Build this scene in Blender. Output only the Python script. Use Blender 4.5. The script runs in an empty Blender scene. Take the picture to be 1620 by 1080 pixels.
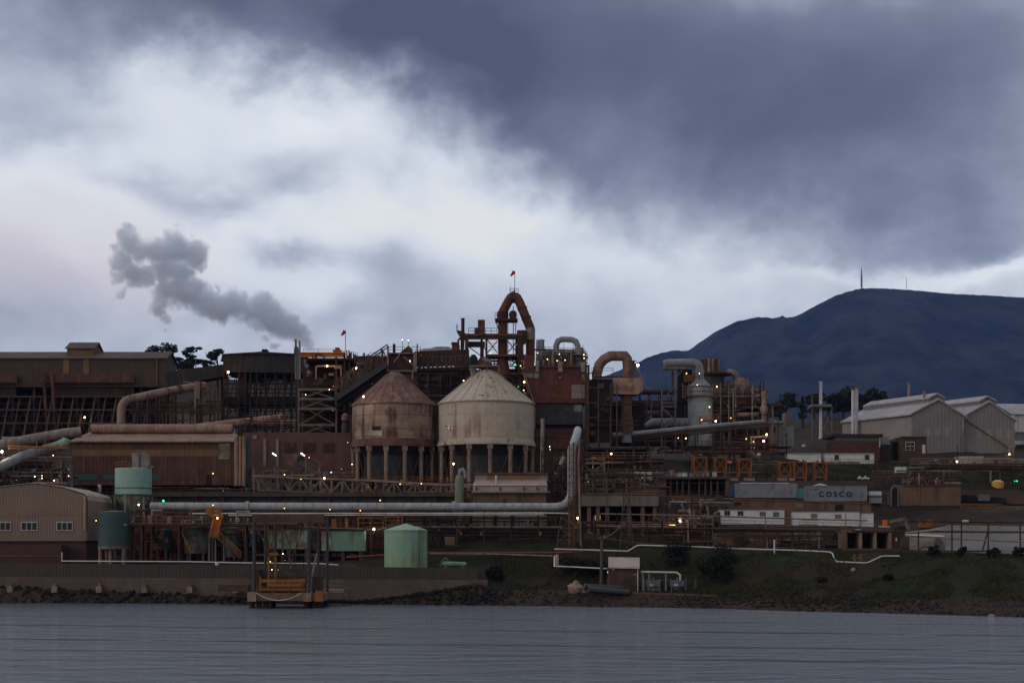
import bpy, bmesh, math, random
from math import pi, sin, cos, radians, sqrt, atan2, exp
from mathutils import Vector, Matrix, noise as mnoise
random.seed(7)
S = bpy.context.scene
COL = S.collection
# ------------------------------------------------------------------ camera, world, sun, exposure
F = 2500.0; HZ = 866.0; CAMZ = 9.0           # focal length and horizon in photo pixels, eye height above the water
cam_d = bpy.data.cameras.new("camera"); cam = bpy.data.objects.new("camera", cam_d); COL.objects.link(cam)
cam.location = (0, 0, CAMZ); cam.rotation_euler = (radians(90), 0, 0)
cam_d.sensor_width = 36; cam_d.lens = 36*F/1620; cam_d.shift_y = (HZ-540)/1620
cam_d.clip_start = 1; cam_d.clip_end = 40000
S.camera = cam
S.view_settings.view_transform = 'Standard'; S.view_settings.look = 'None'
S.view_settings.exposure = 0.0; S.view_settings.gamma = 1.0
try:
    S.cycles.use_denoising = True
    S.cycles.max_bounces = 8; S.cycles.volume_bounces = 8; S.cycles.diffuse_bounces = 3
    S.cycles.sample_clamp_indirect = 2.0; S.cycles.sample_clamp_direct = 12.0
except Exception: pass
SUN_EL, SUN_AZ = radians(6), radians(-115)     # low glow away to the west, behind the cloud
W = bpy.data.worlds.new("World"); S.world = W; W.use_nodes = True
nt = W.node_tree; nt.nodes.clear()
class NG:
    def __init__(s, nt): s.nt = nt
    def n(s, t, **k):
        x = s.nt.nodes.new(t)
        for a, b in k.items(): setattr(x, a, b)
        return x
    def lk(s, a, b): s.nt.links.new(a, b)
    def put(s, sock, v):
        if isinstance(v, bpy.types.NodeSocket): s.lk(v, sock)
        else: sock.default_value = v
    def m(s, op, a, b=None, c=None, clamp=False):
        x = s.n('ShaderNodeMath', operation=op, use_clamp=clamp)
        s.put(x.inputs[0], a)
        if b is not None: s.put(x.inputs[1], b)
        if c is not None: s.put(x.inputs[2], c)
        return x.outputs[0]
    def noise(s, vec, scale, detail=5, rough=.55, scl=None, dist=0):
        if scl:
            mp = s.n('ShaderNodeMapping'); mp.inputs['Scale'].default_value = scl
            s.lk(vec, mp.inputs['Vector']); vec = mp.outputs[0]
        x = s.n('ShaderNodeTexNoise'); s.lk(vec, x.inputs['Vector'])
        x.inputs['Scale'].default_value = scale; x.inputs['Detail'].default_value = detail
        x.inputs['Roughness'].default_value = rough; x.inputs['Distortion'].default_value = dist
        return x.outputs['Fac']
    def ramp(s, fac, stops, interp='LINEAR'):
        x = s.n('ShaderNodeValToRGB'); s.lk(fac, x.inputs[0]); e = x.color_ramp.elements
        x.color_ramp.interpolation = interp
        while len(e) < len(stops): e.new(.5)
        for el, (p, c) in zip(e, stops):
            el.position = p; el.color = (c, c, c, 1) if isinstance(c, (int, float)) else (*c, 1)
        return x.outputs[0]
    def mix(s, fac, a, b, mode='MIX'):
        x = s.n('ShaderNodeMix', data_type='RGBA', blend_type=mode)
        s.put(x.inputs[0], fac)
        for i, v in ((6, a), (7, b)):
            s.put(x.inputs[i], v if isinstance(v, bpy.types.NodeSocket) else (*v[:3], 1))
        return x.outputs[2]
    def sstep(s, v, a, b):
        x = s.n('ShaderNodeMapRange', interpolation_type='SMOOTHSTEP'); s.put(x.inputs[0], v)
        x.inputs[1].default_value = a; x.inputs[2].default_value = b
        return x.outputs[0]
def srgb(r, g, b):
    f = lambda c: (c/255/12.92) if c/255 <= .04045 else ((c/255+.055)/1.055)**2.4
    return (f(r), f(g), f(b))
g = NG(nt)
out = g.n('ShaderNodeOutputWorld'); bg = g.n('ShaderNodeBackground'); g.lk(bg.outputs[0], out.inputs[0])
tc = g.n('ShaderNodeTexCoord'); sep = g.n('ShaderNodeSeparateXYZ'); g.lk(tc.outputs['Generated'], sep.inputs[0])
DX, DY, DZ = sep.outputs
vec = tc.outputs['Generated']
n1 = g.noise(vec, 4.6, 9, .58, (1, 1, 1.9), .35)
n2 = g.noise(vec, 17, 7, .56, (1, 1, 1.3), .1)
wx = g.m('MULTIPLY_ADD', n1, .16, -.08); wz = g.m('MULTIPLY_ADD', n2, .045, -.0225)
UX = g.m('ADD', DX, g.m('ADD', wx, wz)); UZ = g.m('ADD', DZ, g.m('ADD', g.m('MULTIPLY', wx, -.5), g.m('MULTIPLY', wz, 1.0)))
def dirxz(px, py):
    u = (px-810)/F; v = (HZ-py)/F; r = sqrt(1+u*u+v*v); return u/r, v/r
def blob(px, py, sx, sy, amp, rot=0):
    cx, cz = dirxz(px, py); c, s_ = cos(radians(rot)), sin(radians(rot))
    a = g.m('SUBTRACT', UX, cx); b = g.m('SUBTRACT', UZ, cz)
    p = g.m('ADD', g.m('MULTIPLY', a, c*F/sx), g.m('MULTIPLY', b, s_*F/sx))
    q = g.m('ADD', g.m('MULTIPLY', a, -s_*F/sy), g.m('MULTIPLY', b, c*F/sy))
    e = g.m('ADD', g.m('MULTIPLY', p, p), g.m('MULTIPLY', q, q))
    return g.m('MULTIPLY', g.m('EXPONENT', g.m('MULTIPLY', e, -.5)), amp)
SKY = [  # cloud masses: px, py, width, height, darkness, tilt
 (990,70,300,110,.42,-16),(1480,190,260,120,.50,-6),(1500,10,420,80,.20,0),(1230,240,190,70,.28,-8),(860,180,75,45,.30,-35),(680,10,220,75,.34,-10),
 (30,80,100,70,.32,0),(260,-10,200,55,.34,0),(70,190,75,30,.16,0),(1180,340,170,50,.12,-12),(1530,345,150,45,.20,0),(1560,395,80,16,.14,0),
 (228,308,68,28,.34,5),(520,45,220,60,.36,-6),(740,110,110,50,.22,-20),(790,140,110,60,.26,-20),(960,320,110,40,.12,-15),(1450,330,200,60,-.14,0),(335,288,38,16,.18,-12),(460,268,62,24,.20,-8),(430,368,54,14,.20,-4),(510,394,56,14,.18,-14),
 (645,440,46,28,.24,0),(430,270,70,24,.10,-8),(560,505,150,22,.12,0),(780,480,60,40,.10,0),(1000,300,90,40,.10,-20),(700,215,60,26,.10,-20),
 (60,470,150,60,.12,0),(850,362,52,14,-.16,0),(1050,430,90,22,-.06,0),(1540,440,90,10,-.30,0),(1330,440,80,12,-.12,0),
 (430,165,110,45,-.16,0),(620,335,160,34,-.16,-12),(90,330,140,34,-.20,0),(150,120,60,30,-.12,0),(300,370,120,50,-.12,0)]
n3 = g.noise(vec, 10, 9, .60, (1, 1, 1.35), .15)
Dk = g.m('MULTIPLY_ADD', g.m('SUBTRACT', n1, .5), .34, .11)
Dk = g.m('ADD', Dk, g.m('MULTIPLY', g.m('SUBTRACT', n2, .5), .20))
Dk = g.m('ADD', Dk, g.m('MULTIPLY', g.m('SUBTRACT', n3, .5), .52))
for b in SKY: Dk = g.m('ADD', Dk, blob(*b))
Dk = g.m('ADD', Dk, g.m('MULTIPLY', g.sstep(DZ, .20, .10), .19))            # grey veil low over the hills
Dk = g.m('ADD', Dk, g.m('MULTIPLY', g.sstep(DZ, .36, .62), .14))            # heavy deck overhead
Dk = g.m('ADD', Dk, g.m('MULTIPLY', g.sstep(DX, .33, .75), .30))
Dk = g.m('ADD', Dk, g.m('MULTIPLY', g.sstep(DY, .5, -.2), .18))
Dk = g.m('SUBTRACT', Dk, g.m('MULTIPLY', g.sstep(Dk, .62, 1.35), .22))
cr = g.ramp(Dk, [(0, srgb(240,246,251)), (.14, srgb(226,232,242)), (.32, srgb(190,198,213)), (.48, srgb(157,166,186)), (.68, srgb(122,130,150)), (.85, srgb(97,104,125)), (1.0, srgb(80,87,107))])
pink = blob(40, 400, 150, 60, .55); pink2 = g.sstep(Dk, .62, .25)
cr = g.mix(g.m('MULTIPLY', pink, pink2, clamp=True), cr, srgb(214,196,205))
warm = g.m('MULTIPLY', g.sstep(Dk, .14, .0), blob(820, 350, 320, 70, .3), clamp=True)
cr = g.mix(warm, cr, srgb(246,240,226))
nis = g.n('ShaderNodeTexSky', sky_type='NISHITA'); nis.sun_disc = False; nis.sun_elevation = SUN_EL; nis.sun_rotation = SUN_AZ
nis.ozone_density = 2.0
bk = g.sstep(DY, .45, -.35)
cr = g.mix(bk, cr, g.mix(1, cr, (1.26, 1.09, .86), 'MULTIPLY'))  # unseen sky behind the camera tinted warm for its light on the plant
cr2 = g.mix(.04, cr, g.mix(1, nis.outputs[0], (.1, .1, .1), 'MULTIPLY'))      # clear dusk sky thinly through the cloud
g.lk(cr2, bg.inputs[0]); bg.inputs[1].default_value = 1.0
try: W.cycles.sampling_method = 'MANUAL'; W.cycles.sample_map_resolution = 1024
except Exception: pass
sd = bpy.data.lights.new("sun", 'SUN'); sd.energy = .45; sd.angle = radians(25); sd.color = (1, .86, .76)
sun = bpy.data.objects.new("sun", sd); COL.objects.link(sun)
dv = Vector((sin(SUN_AZ)*cos(radians(22)), cos(SUN_AZ)*cos(radians(22)), sin(radians(22))))
sun.rotation_euler = dv.to_track_quat('Z', 'Y').to_euler(); sun.location = (-100, 0, 200)

# ------------------------------------------------------------------ materials
MATS = {}
def mat(name, c, c2=None, sc=.35, th=(.42, .62), streak=None, st=(.5, .66), st_sc=(1.2, 1.2, .12), corr=0, panel=0, rough=.75, metal=0, bump=.25, fine=.22):
    """painted/rusty surface: base colour with blotches of c2, vertical runs of streak, optional sheet corrugation and panel seams"""
    m = bpy.data.materials.new(name); m.use_nodes = True; q = NG(m.node_tree)
    b = m.node_tree.nodes['Principled BSDF']; t = q.n('ShaderNodeTexCoord'); v = t.outputs['Object']
    col = None
    base = (*c, 1)
    nf = q.noise(v, sc*6, 4, .6)
    k = q.m('MULTIPLY_ADD', nf, fine*2, 1-fine)
    if c2 is not None:
        nb = q.noise(v, sc, 6, .62, None, .3)
        col = q.mix(q.ramp(nb, [(th[0], 0.), (th[1], 1.)]), c, c2)
    if streak is not None:
        ns = q.noise(v, 1.0, 5, .6, st_sc); ns2 = q.noise(v, sc*.7, 3, .5)
        f = q.ramp(q.m('ADD', q.m('MULTIPLY', ns, .65), q.m('MULTIPLY', ns2, .35)), [(st[0], 0.), (st[1], 1.)])
        col = q.mix(f, col if col is not None else c, streak)
    hgt = nf
    if panel:
        sx = q.n('ShaderNodeSeparateXYZ'); q.lk(v, sx.inputs[0])
        a = q.m('ABSOLUTE', q.m('SUBTRACT', q.m('FRACT', q.m('DIVIDE', sx.outputs[2], panel)), .5))
        bb = q.m('ABSOLUTE', q.m('SUBTRACT', q.m('FRACT', q.m('DIVIDE', q.m('ADD', sx.outputs[0], sx.outputs[1]), panel*1.6)), .5))
        seam = q.m('MAXIMUM', q.sstep(a, .475, .495), q.sstep(bb, .485, .497))
        col = q.mix(q.m('MULTIPLY', seam, .45), col if col is not None else c, tuple(x*.35 for x in c))
    sc_n = q.mix(1, col if col is not None else c, (1, 1, 1), 'MULTIPLY')
    cb = q.n('ShaderNodeCombineColor')
    for i in range(3): q.lk(k, cb.inputs[i])
    final = q.mix(1, sc_n, cb.outputs[0], 'MULTIPLY')
    q.lk(final, b.inputs['Base Color'])
    b.inputs['Roughness'].default_value = rough; b.inputs['Metallic'].default_value = metal
    b.inputs['Specular IOR Level'].default_value = .3
    if corr:
        sx = q.n('ShaderNodeSeparateXYZ'); q.lk(v, sx.inputs[0])
        w = q.m('SINE', q.m('MULTIPLY', q.m('ADD', sx.outputs[0], sx.outputs[1]), 2*pi/corr))
        hgt = q.m('ADD', q.m('MULTIPLY', nf, .4), q.m('MULTIPLY', w, .6))
        bump = max(bump, .5) if not name.startswith('silo') else .15
    bp = q.n('ShaderNodeBump'); bp.inputs['Strength'].default_value = bump; bp.inputs['Distance'].default_value = .08
    q.lk(hgt, bp.inputs['Height']); q.lk(bp.outputs[0], b.inputs['Normal'])
    MATS[name] = m; return m
def emis(name, c, s):
    m = bpy.data.materials.new(name); m.use_nodes = True; b = m.node_tree.nodes['Principled BSDF']
    b.inputs['Base Color'].default_value = (*c, 1); b.inputs['Emission Color'].default_value = (*c, 1); b.inputs['Emission Strength'].default_value = s
    MATS[name] = m; return m
RU = (.11, .045, .028)
mat('rust', (.095,.042,.028), (.15,.062,.035), streak=(.045,.025,.02), rough=.9)
mat('rust_red', (.10,.034,.028), (.14,.05,.036), streak=(.05,.022,.018), panel=2.2, rough=.9)
mat('rust_dark', (.045,.026,.022), (.075,.036,.026), streak=(.02,.015,.014), rough=.9)
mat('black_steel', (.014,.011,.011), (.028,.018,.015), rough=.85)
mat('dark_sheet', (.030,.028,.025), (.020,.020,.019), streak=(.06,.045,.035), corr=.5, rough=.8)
mat('brown_sheet', (.062,.044,.034), (.078,.054,.040), streak=(.06,.038,.03), corr=.6, rough=.8)
mat('brown_roof', (.10,.068,.060), (.08,.054,.048), corr=.6, rough=.75)
mat('orange_sheet', (.20,.115,.055), (.15,.085,.045), corr=.4, rough=.8)
mat('rust_sheet', (.095,.047,.032), (.060,.032,.025), sc=.2, streak=(.15,.072,.040), st_sc=(1.6,1.6,.1), corr=.7, rough=.85)
mat('tan_roof', (.30,.205,.155), (.23,.145,.11), streak=(.16,.085,.06), corr=.7, rough=.8)
mat('duct_tan', (.30,.21,.17), (.22,.13,.10), streak=(.12,.06,.045), rough=.75)
mat('beige_wall', (.215,.155,.125), (.185,.138,.112), sc=.15, streak=(.21,.145,.12), corr=.5, rough=.8)
mat('beige_roof', (.38,.31,.28), (.30,.24,.21), corr=.5, rough=.6)
mat('brick_dark', (.085,.040,.036), (.065,.035,.033), panel=.6, rough=.95)
mat('brick_red', (.085,.043,.036), (.066,.036,.031), panel=.5, rough=.95)
mat('brick_brown', (.13,.075,.062), (.10,.06,.052), panel=.6, rough=.95)
mat('concrete', (.20,.175,.155), (.15,.125,.105), sc=.2, streak=(.10,.075,.06), rough=.95)
mat('concrete_brown', (.16,.10,.068), (.12,.075,.052), sc=.2, streak=(.075,.048,.036), rough=.95)
mat('foot_concrete', (.115,.088,.074), (.085,.064,.054), sc=.2, streak=(.085,.07,.062), rough=.95)
mat('concrete_dark', (.085,.068,.060), (.060,.050,.046), sc=.2, streak=(.04,.034,.03), rough=.95)
mat('corr_slab', (.17,.165,.165), (.14,.135,.135), sc=.12, streak=(.10,.09,.085), rough=.95)
mat('wall_top', (.06,.050,.046), (.048,.040,.037), streak=(.05,.045,.042), corr=.5, rough=.9)
mat('silo_rust', (.34,.255,.205), (.22,.135,.105), sc=.35, streak=(.10,.045,.03), st=(.49,.58), st_sc=(.55,.55,.06), corr=1.3, rough=.75, bump=.3)
mat('silo_cream', (.48,.415,.345), (.41,.345,.28), sc=.2, streak=(.23,.125,.08), st=(.53,.66), st_sc=(.9,.9,.05), corr=1.3, rough=.75, bump=.3)
mat('cone_rust', (.15,.080,.064), (.22,.145,.118), sc=.7, th=(.46,.60), streak=(.11,.05,.04), rough=.85)
mat('cone_cream', (.44,.385,.325), (.38,.315,.255), sc=.3, th=(.42,.62), streak=(.17,.09,.06), st=(.555,.62), st_sc=(1.6,1.6,.5), rough=.8)
mat('skirt_rust', (.11,.055,.042), (.16,.09,.065), streak=(.07,.035,.03), rough=.85)
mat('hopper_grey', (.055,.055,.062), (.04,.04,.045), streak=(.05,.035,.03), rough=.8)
mat('leg_tan', (.27,.195,.155), (.18,.115,.09), rough=.8)
mat('grey_pipe', (.34,.36,.39), (.25,.26,.28), sc=.5, streak=(.25,.20,.17), st=(.56,.66), st_sc=(1.5,1.5,.5), rough=.55)
mat('grey_duct', (.23,.25,.27), (.18,.19,.21), sc=.4, streak=(.14,.12,.11), rough=.6)
mat('scrubber_grey', (.27,.30,.32), (.23,.25,.27), sc=.3, streak=(.17,.16,.15), panel=3.2, rough=.65)
mat('pale_duct', (.26,.23,.21), (.18,.145,.125), sc=.6, streak=(.15,.10,.085), rough=.75)
mat('steel_pale', (.18,.155,.14), (.12,.09,.075), rough=.7)
mat('steel_brown', (.09,.056,.043), (.055,.032,.025), rough=.85)
mat('steel_grey', (.13,.14,.155), (.10,.10,.11), rough=.65)
mat('white_pipe', (.62,.60,.58), (.5,.47,.45), rough=.5)
mat('red_pipe', (.20,.04,.03), (.13,.035,.028), rough=.7)
mat('teal_tank', (.27,.40,.37), (.22,.34,.32), sc=.25, streak=(.16,.23,.20), st=(.55,.68), rough=.6)
mat('teal_rust', (.17,.27,.235), (.17,.095,.055), sc=.45, th=(.44,.56), streak=(.11,.06,.04), rough=.75)
mat('green_tank', (.13,.26,.19), (.15,.22,.165), sc=.3, streak=(.10,.11,.07), rough=.6)
mat('vessel_olive', (.15,.185,.125), (.12,.14,.10), sc=.5, streak=(.08,.08,.06), rough=.65)
mat('green_dark', (.045,.085,.08), (.036,.065,.062), sc=.3, rough=.6)
mat('green_pale', (.20,.36,.28), (.28,.37,.235), sc=.15, th=(.4,.6), streak=(.12,.13,.085), st=(.53,.66), st_sc=(.9,.9,.04), rough=.6)
mat('yellow', (.26,.105,.024), (.17,.065,.02), sc=.8, rough=.7)
mat('yellow_tank', (.55,.30,.06), (.5,.26,.05), rough=.5)
mat('orange_beam', (.40,.125,.025), (.28,.08,.022), rough=.7)
mat('orange_sign', (.75,.13,.03), rough=.6)
mat('red_paint', (.38,.025,.02), rough=.6)
mat('corr_white', (.55,.55,.57), (.45,.45,.47), sc=.15, streak=(.33,.31,.31), corr=.8, rough=.6)
mat('shed_wall', (.27,.235,.22), (.23,.20,.185), sc=.12, corr=.9, rough=.8)
mat('shed_gable', (.20,.187,.19), (.18,.168,.17), sc=.12, corr=.9, rough=.8)
mat('shed_roof', (.34,.33,.35), (.27,.26,.275), sc=.1, streak=(.22,.20,.195), st_sc=(.3,1.2,1.2), corr=.9, rough=.7)
mat('portable_white', (.60,.61,.63), (.52,.53,.55), sc=.3, streak=(.40,.38,.37), st=(.58,.7), rough=.6)
mat('portable_dim', (.42,.38,.36), (.34,.30,.28), sc=.3, rough=.7)
mat('container_grey', (.21,.235,.27), (.17,.18,.205), sc=.5, streak=(.14,.10,.085), st=(.55,.65), corr=.28, rough=.6)
mat('container_blue', (.035,.07,.14), (.03,.06,.11), corr=.28, rough=.6)
mat('turquoise', (.10,.33,.38), rough=.6)
mat('lettering_blue', (.008,.028,.11), rough=.6)
mat('glass', (.012,.016,.022), rough=.12, bump=0)
mat('glass_grey', (.10,.11,.115), rough=.3, bump=0)
mat('frame_white', (.5,.47,.45), rough=.6)
mat('door_tan', (.22,.13,.08), rough=.7)
mat('timber', (.10,.075,.062), (.07,.05,.042), rough=.9)
mat('rock', (.008,.008,.008), (.018,.015,.013), sc=.8, rough=.95, bump=.6)
mat('rock_brown', (.045,.030,.022), (.02,.016,.013), sc=.8, rough=.95, bump=.6)
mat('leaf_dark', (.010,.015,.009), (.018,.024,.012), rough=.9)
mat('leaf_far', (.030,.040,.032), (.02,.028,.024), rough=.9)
mat('bark', (.05,.035,.028), rough=.95)
mat('grass_blade', (.020,.028,.007), (.040,.034,.013), sc=.3, rough=.95)
mat('hull_brown', (.17,.11,.08), (.11,.065,.05), sc=.5, streak=(.09,.05,.035), rough=.85)
mat('hose', (.03,.035,.04), rough=.5)
for k_, s_, w_ in (('dim', 1.0, (1,.72,.46)), ('mid', 7, (1,.72,.42)), ('bright', 160, (1,.82,.56))):
    emis('lamp_white_'+k_, w_, s_); emis('lamp_warm_'+k_, (1,.50,.18), s_*.8)
emis('lamp_orange', (1,.25,.06), 4); emis('lamp_green', (.04,.8,.36), 1.6); emis('lamp_cool', (.85,.92,1), 6)
emis('screen_dim', (.8,.62,.15), .28)

# ------------------------------------------------------------------ geometry helpers (photo pixel + distance -> world point)
def X(px, d): return (px-810)/F*d
def Z(py, d): return CAMZ+(HZ-py)/F*d
def P(px, py, d): return Vector((X(px, d), d, Z(py, d)))
def SZ(px, d): return px/F*d
def tag(o, label=None, cat=None, group=None, kind=None):
    for k, v in (('label', label), ('category', cat), ('group', group), ('kind', kind)):
        if v: o[k] = v
    return o
class MB:
    def __init__(s): s.v = []; s.f = []
    def quad(s, *idx): s.f.append(idx)
    def add(s, vs, fs):
        o = len(s.v); s.v += [Vector(v) for v in vs]; s.f += [tuple(i+o for i in f) for f in fs]; return s
    def box(s, x0, x1, y0, y1, z0, z1):
        return s.add([(x0,y0,z0),(x1,y0,z0),(x1,y1,z0),(x0,y1,z0),(x0,y0,z1),(x1,y0,z1),(x1,y1,z1),(x0,y1,z1)],
                     [(0,3,2,1),(4,5,6,7),(0,1,5,4),(1,2,6,5),(2,3,7,6),(3,0,4,7)])
    def pbox(s, a, b, c, e, d, dep):            # px0, py0, px1, py1 of the front face, its distance, depth behind it
        return s.box(X(a, d), X(c, d), d, d+dep, Z(e, d), Z(b, d))
    def beam(s, p, q, w, h=None):
        p = Vector(p); q = Vector(q); h = h or w; t = (q-p)
        if t.length < 1e-5: return s
        t.normalize(); up = Vector((0,0,1)) if abs(t.z) < .9 else Vector((0,1,0))
        a = t.cross(up).normalized()*w/2; b = a.cross(t).normalized()*h/2
        return s.add([p-a-b,p+a-b,p+a+b,p-a+b,q-a-b,q+a-b,q+a+b,q-a+b],
                     [(0,3,2,1),(4,5,6,7),(0,1,5,4),(1,2,6,5),(2,3,7,6),(3,0,4,7)])
    def tube(s, pts, r, n=10, cap=True):
        pts = [Vector(p) for p in pts]; k = len(pts); rs = r if isinstance(r, (list, tuple)) else [r]*k
        tan = []
        for i in range(k):
            a = (pts[i]-pts[i-1]).normalized() if i else None; b = (pts[i+1]-pts[i]).normalized() if i < k-1 else None
            tan.append((a+b).normalized() if a and b else (a or b))
        up = Vector((0,0,1)) if abs(tan[0].z) < .9 else Vector((0,1,0))
        nrm = tan[0].cross(up).normalized(); rings = []
        for i in range(k):
            if i: nrm = (nrm-tan[i]*nrm.dot(tan[i])).normalized()
            bi = tan[i].cross(nrm); f = 1.0
            if 0 < i < k-1:
                c = max(.35, tan[i].dot((pts[i]-pts[i-1]).normalized())); f = 1/c
            ring = []
            mdir = None
            if f > 1.001:
                a = (pts[i]-pts[i-1]).normalized(); mdir = (a-tan[i]*a.dot(tan[i])).normalized()
            for j in range(n):
                w = nrm*cos(2*pi*j/n)*rs[i]+bi*sin(2*pi*j/n)*rs[i]
                if mdir: w += mdir*w.dot(mdir)*(f-1)
                ring.append(pts[i]+w)
            rings.append(ring)
        vs = [v for rg in rings for v in rg]; fs = []
        for i in range(k-1):
            for j in range(n):
                fs.append((i*n+j, i*n+(j+1)%n, (i+1)*n+(j+1)%n, (i+1)*n+j))
        if cap: fs += [tuple(range(n-1, -1, -1)), tuple((k-1)*n+j for j in range(n))]
        return s.add(vs, fs)
    def lathe(s, c, prof, n=32):                 # c=(x,y), prof=[(r,z)...]
        vs = [(c[0]+r*cos(2*pi*j/n), c[1]+r*sin(2*pi*j/n), z) for r, z in prof for j in range(n)]; fs = []
        for i in range(len(prof)-1):
            for j in range(n): fs.append((i*n+j, i*n+(j+1)%n, (i+1)*n+(j+1)%n, (i+1)*n+j))
        fs += [tuple(range(n-1, -1, -1)), tuple((len(prof)-1)*n+j for j in range(n))]
        return s.add(vs, fs)
    def prism(s, pts, y0, y1):                   # outline in (x,z), extruded in y
        n = len(pts); vs = [(x, y0, z) for x, z in pts]+[(x, y1, z) for x, z in pts]
        return s.add(vs, [tuple(range(n)), tuple(range(2*n-1, n-1, -1))]+[(i, i+n, (i+1)%n+n, (i+1)%n) for i in range(n)])
    def hull4(s, fr, bk):                        # two quads (front, back) -> solid
        n = len(fr); return s.add(list(fr)+list(bk), [tuple(range(n)), tuple(range(2*n-1, n-1, -1))]+[(i, i+n, (i+1)%n+n, (i+1)%n) for i in range(n)])
    def ball(s, c, r, n=8, sz=1):
        return s.lathe((c[0], c[1]), [(max(.001, r*sin(pi*i/n)), c[2]-sz*r*cos(pi*i/n)) for i in range(n+1)], max(8, n))
    def make(s, name, m, parent=None, loc=None, smooth=False):
        root = parent
        if loc is None:
            if parent is not None:
                loc = Vector((0,0,0)); p = parent
                while p is not None: loc = loc+p.location; p = p.parent
                off = loc; oloc = Vector((0,0,0))
            else:
                xs = [v.x for v in s.v]; ys = [v.y for v in s.v]; zs = [v.z for v in s.v]
                off = Vector(((min(xs)+max(xs))/2, (min(ys)+max(ys))/2, min(zs))); oloc = off
        else: off = Vector(loc); oloc = Vector(loc)
        me = bpy.data.meshes.new(name); me.from_pydata([v-off for v in s.v], [], s.f)
        bm = bmesh.new(); bm.from_mesh(me); bmesh.ops.recalc_face_normals(bm, faces=bm.faces); bm.to_mesh(me); bm.free()
        me.materials.append(MATS[m] if isinstance(m, str) else m)
        if smooth:
            for p in me.polygons: p.use_smooth = True
            try: me.set_sharp_from_angle(angle=radians(40))
            except Exception: pass
        o = bpy.data.objects.new(name, me); COL.objects.link(o); o.location = oloc; o.parent = parent
        return o
def thing(name, label, cat, base, group=None):
    o = bpy.data.objects.new(name, None); COL.objects.link(o); o.location = base; o.empty_display_size = .5
    return tag(o, label, cat, group)
def B(T, name, m, a, b, c, e, d, dep): return MB().pbox(a, b, c, e, d, dep).make(name, m, T)
def L(T, name, m, p, q, w=.25, h=None): return MB().beam(P(*p), P(*q), w, h).make(name, m, T)
def TU(T, name, m, pts, r, n=12): return MB().tube([P(*p) for p in pts], r, n).make(name, m, T, smooth=True)
def dup(o, dx=0, dy=0, dz=0, label=None, parent=None):
    c = o.copy(); COL.objects.link(c)
    if parent is None: c.location = o.location+Vector((dx, dy, dz))
    else: c.parent = parent
    if label: c['label'] = label
    for ch in list(o.children): dup(ch, parent=c)
    return c
def truss(T, p, q, h, w, nb, mc='steel_pale', bw=.18, dep=0, name='brace', both=False):
    """trussed girder between p and q (bottom chord), height h; dep = distance of a second girder behind"""
    p = Vector(p); q = Vector(q); up = Vector((0,0,h))
    for k in ([0, dep] if dep else [0]):
        o = Vector((0,k,0))
        MB().beam(p+o, q+o, bw).make('bottom_chord', mc, T); MB().beam(p+o+up, q+o+up, bw).make('top_chord', mc, T)
        for i in range(nb):
            a = p+(q-p)*i/nb+o; b = p+(q-p)*(i+1)/nb+o
            MB().beam(a, a+up, bw*.8).make('post', mc, T)
            if both: MB().beam(a, b+up, bw*.7).beam(a+up, b, bw*.7).make(name, mc, T)
            elif i % 2: MB().beam(a, b+up, bw*.7).make(name, mc, T)
            else: MB().beam(a+up, b, bw*.7).make(name, mc, T)
        MB().beam(q+o, q+o+up, bw*.8).make('post', mc, T)
def rail(T, pts, h=1.1, m='steel_pale', r=.05, name='handrail', sp=2.0):
    mb = MB(); pts = [Vector(p) for p in pts]
    for a, b in zip(pts, pts[1:]):
        n = max(1, int((b-a).length/sp))
        for i in range(n+1):
            c = a+(b-a)*i/n; mb.beam(c, c+Vector((0,0,h)), r*1.6)
        for k in (.5, 1): mb.beam(a+Vector((0,0,h*k)), b+Vector((0,0,h*k)), r*1.6)
    return mb.make(name, m, T)
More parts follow.
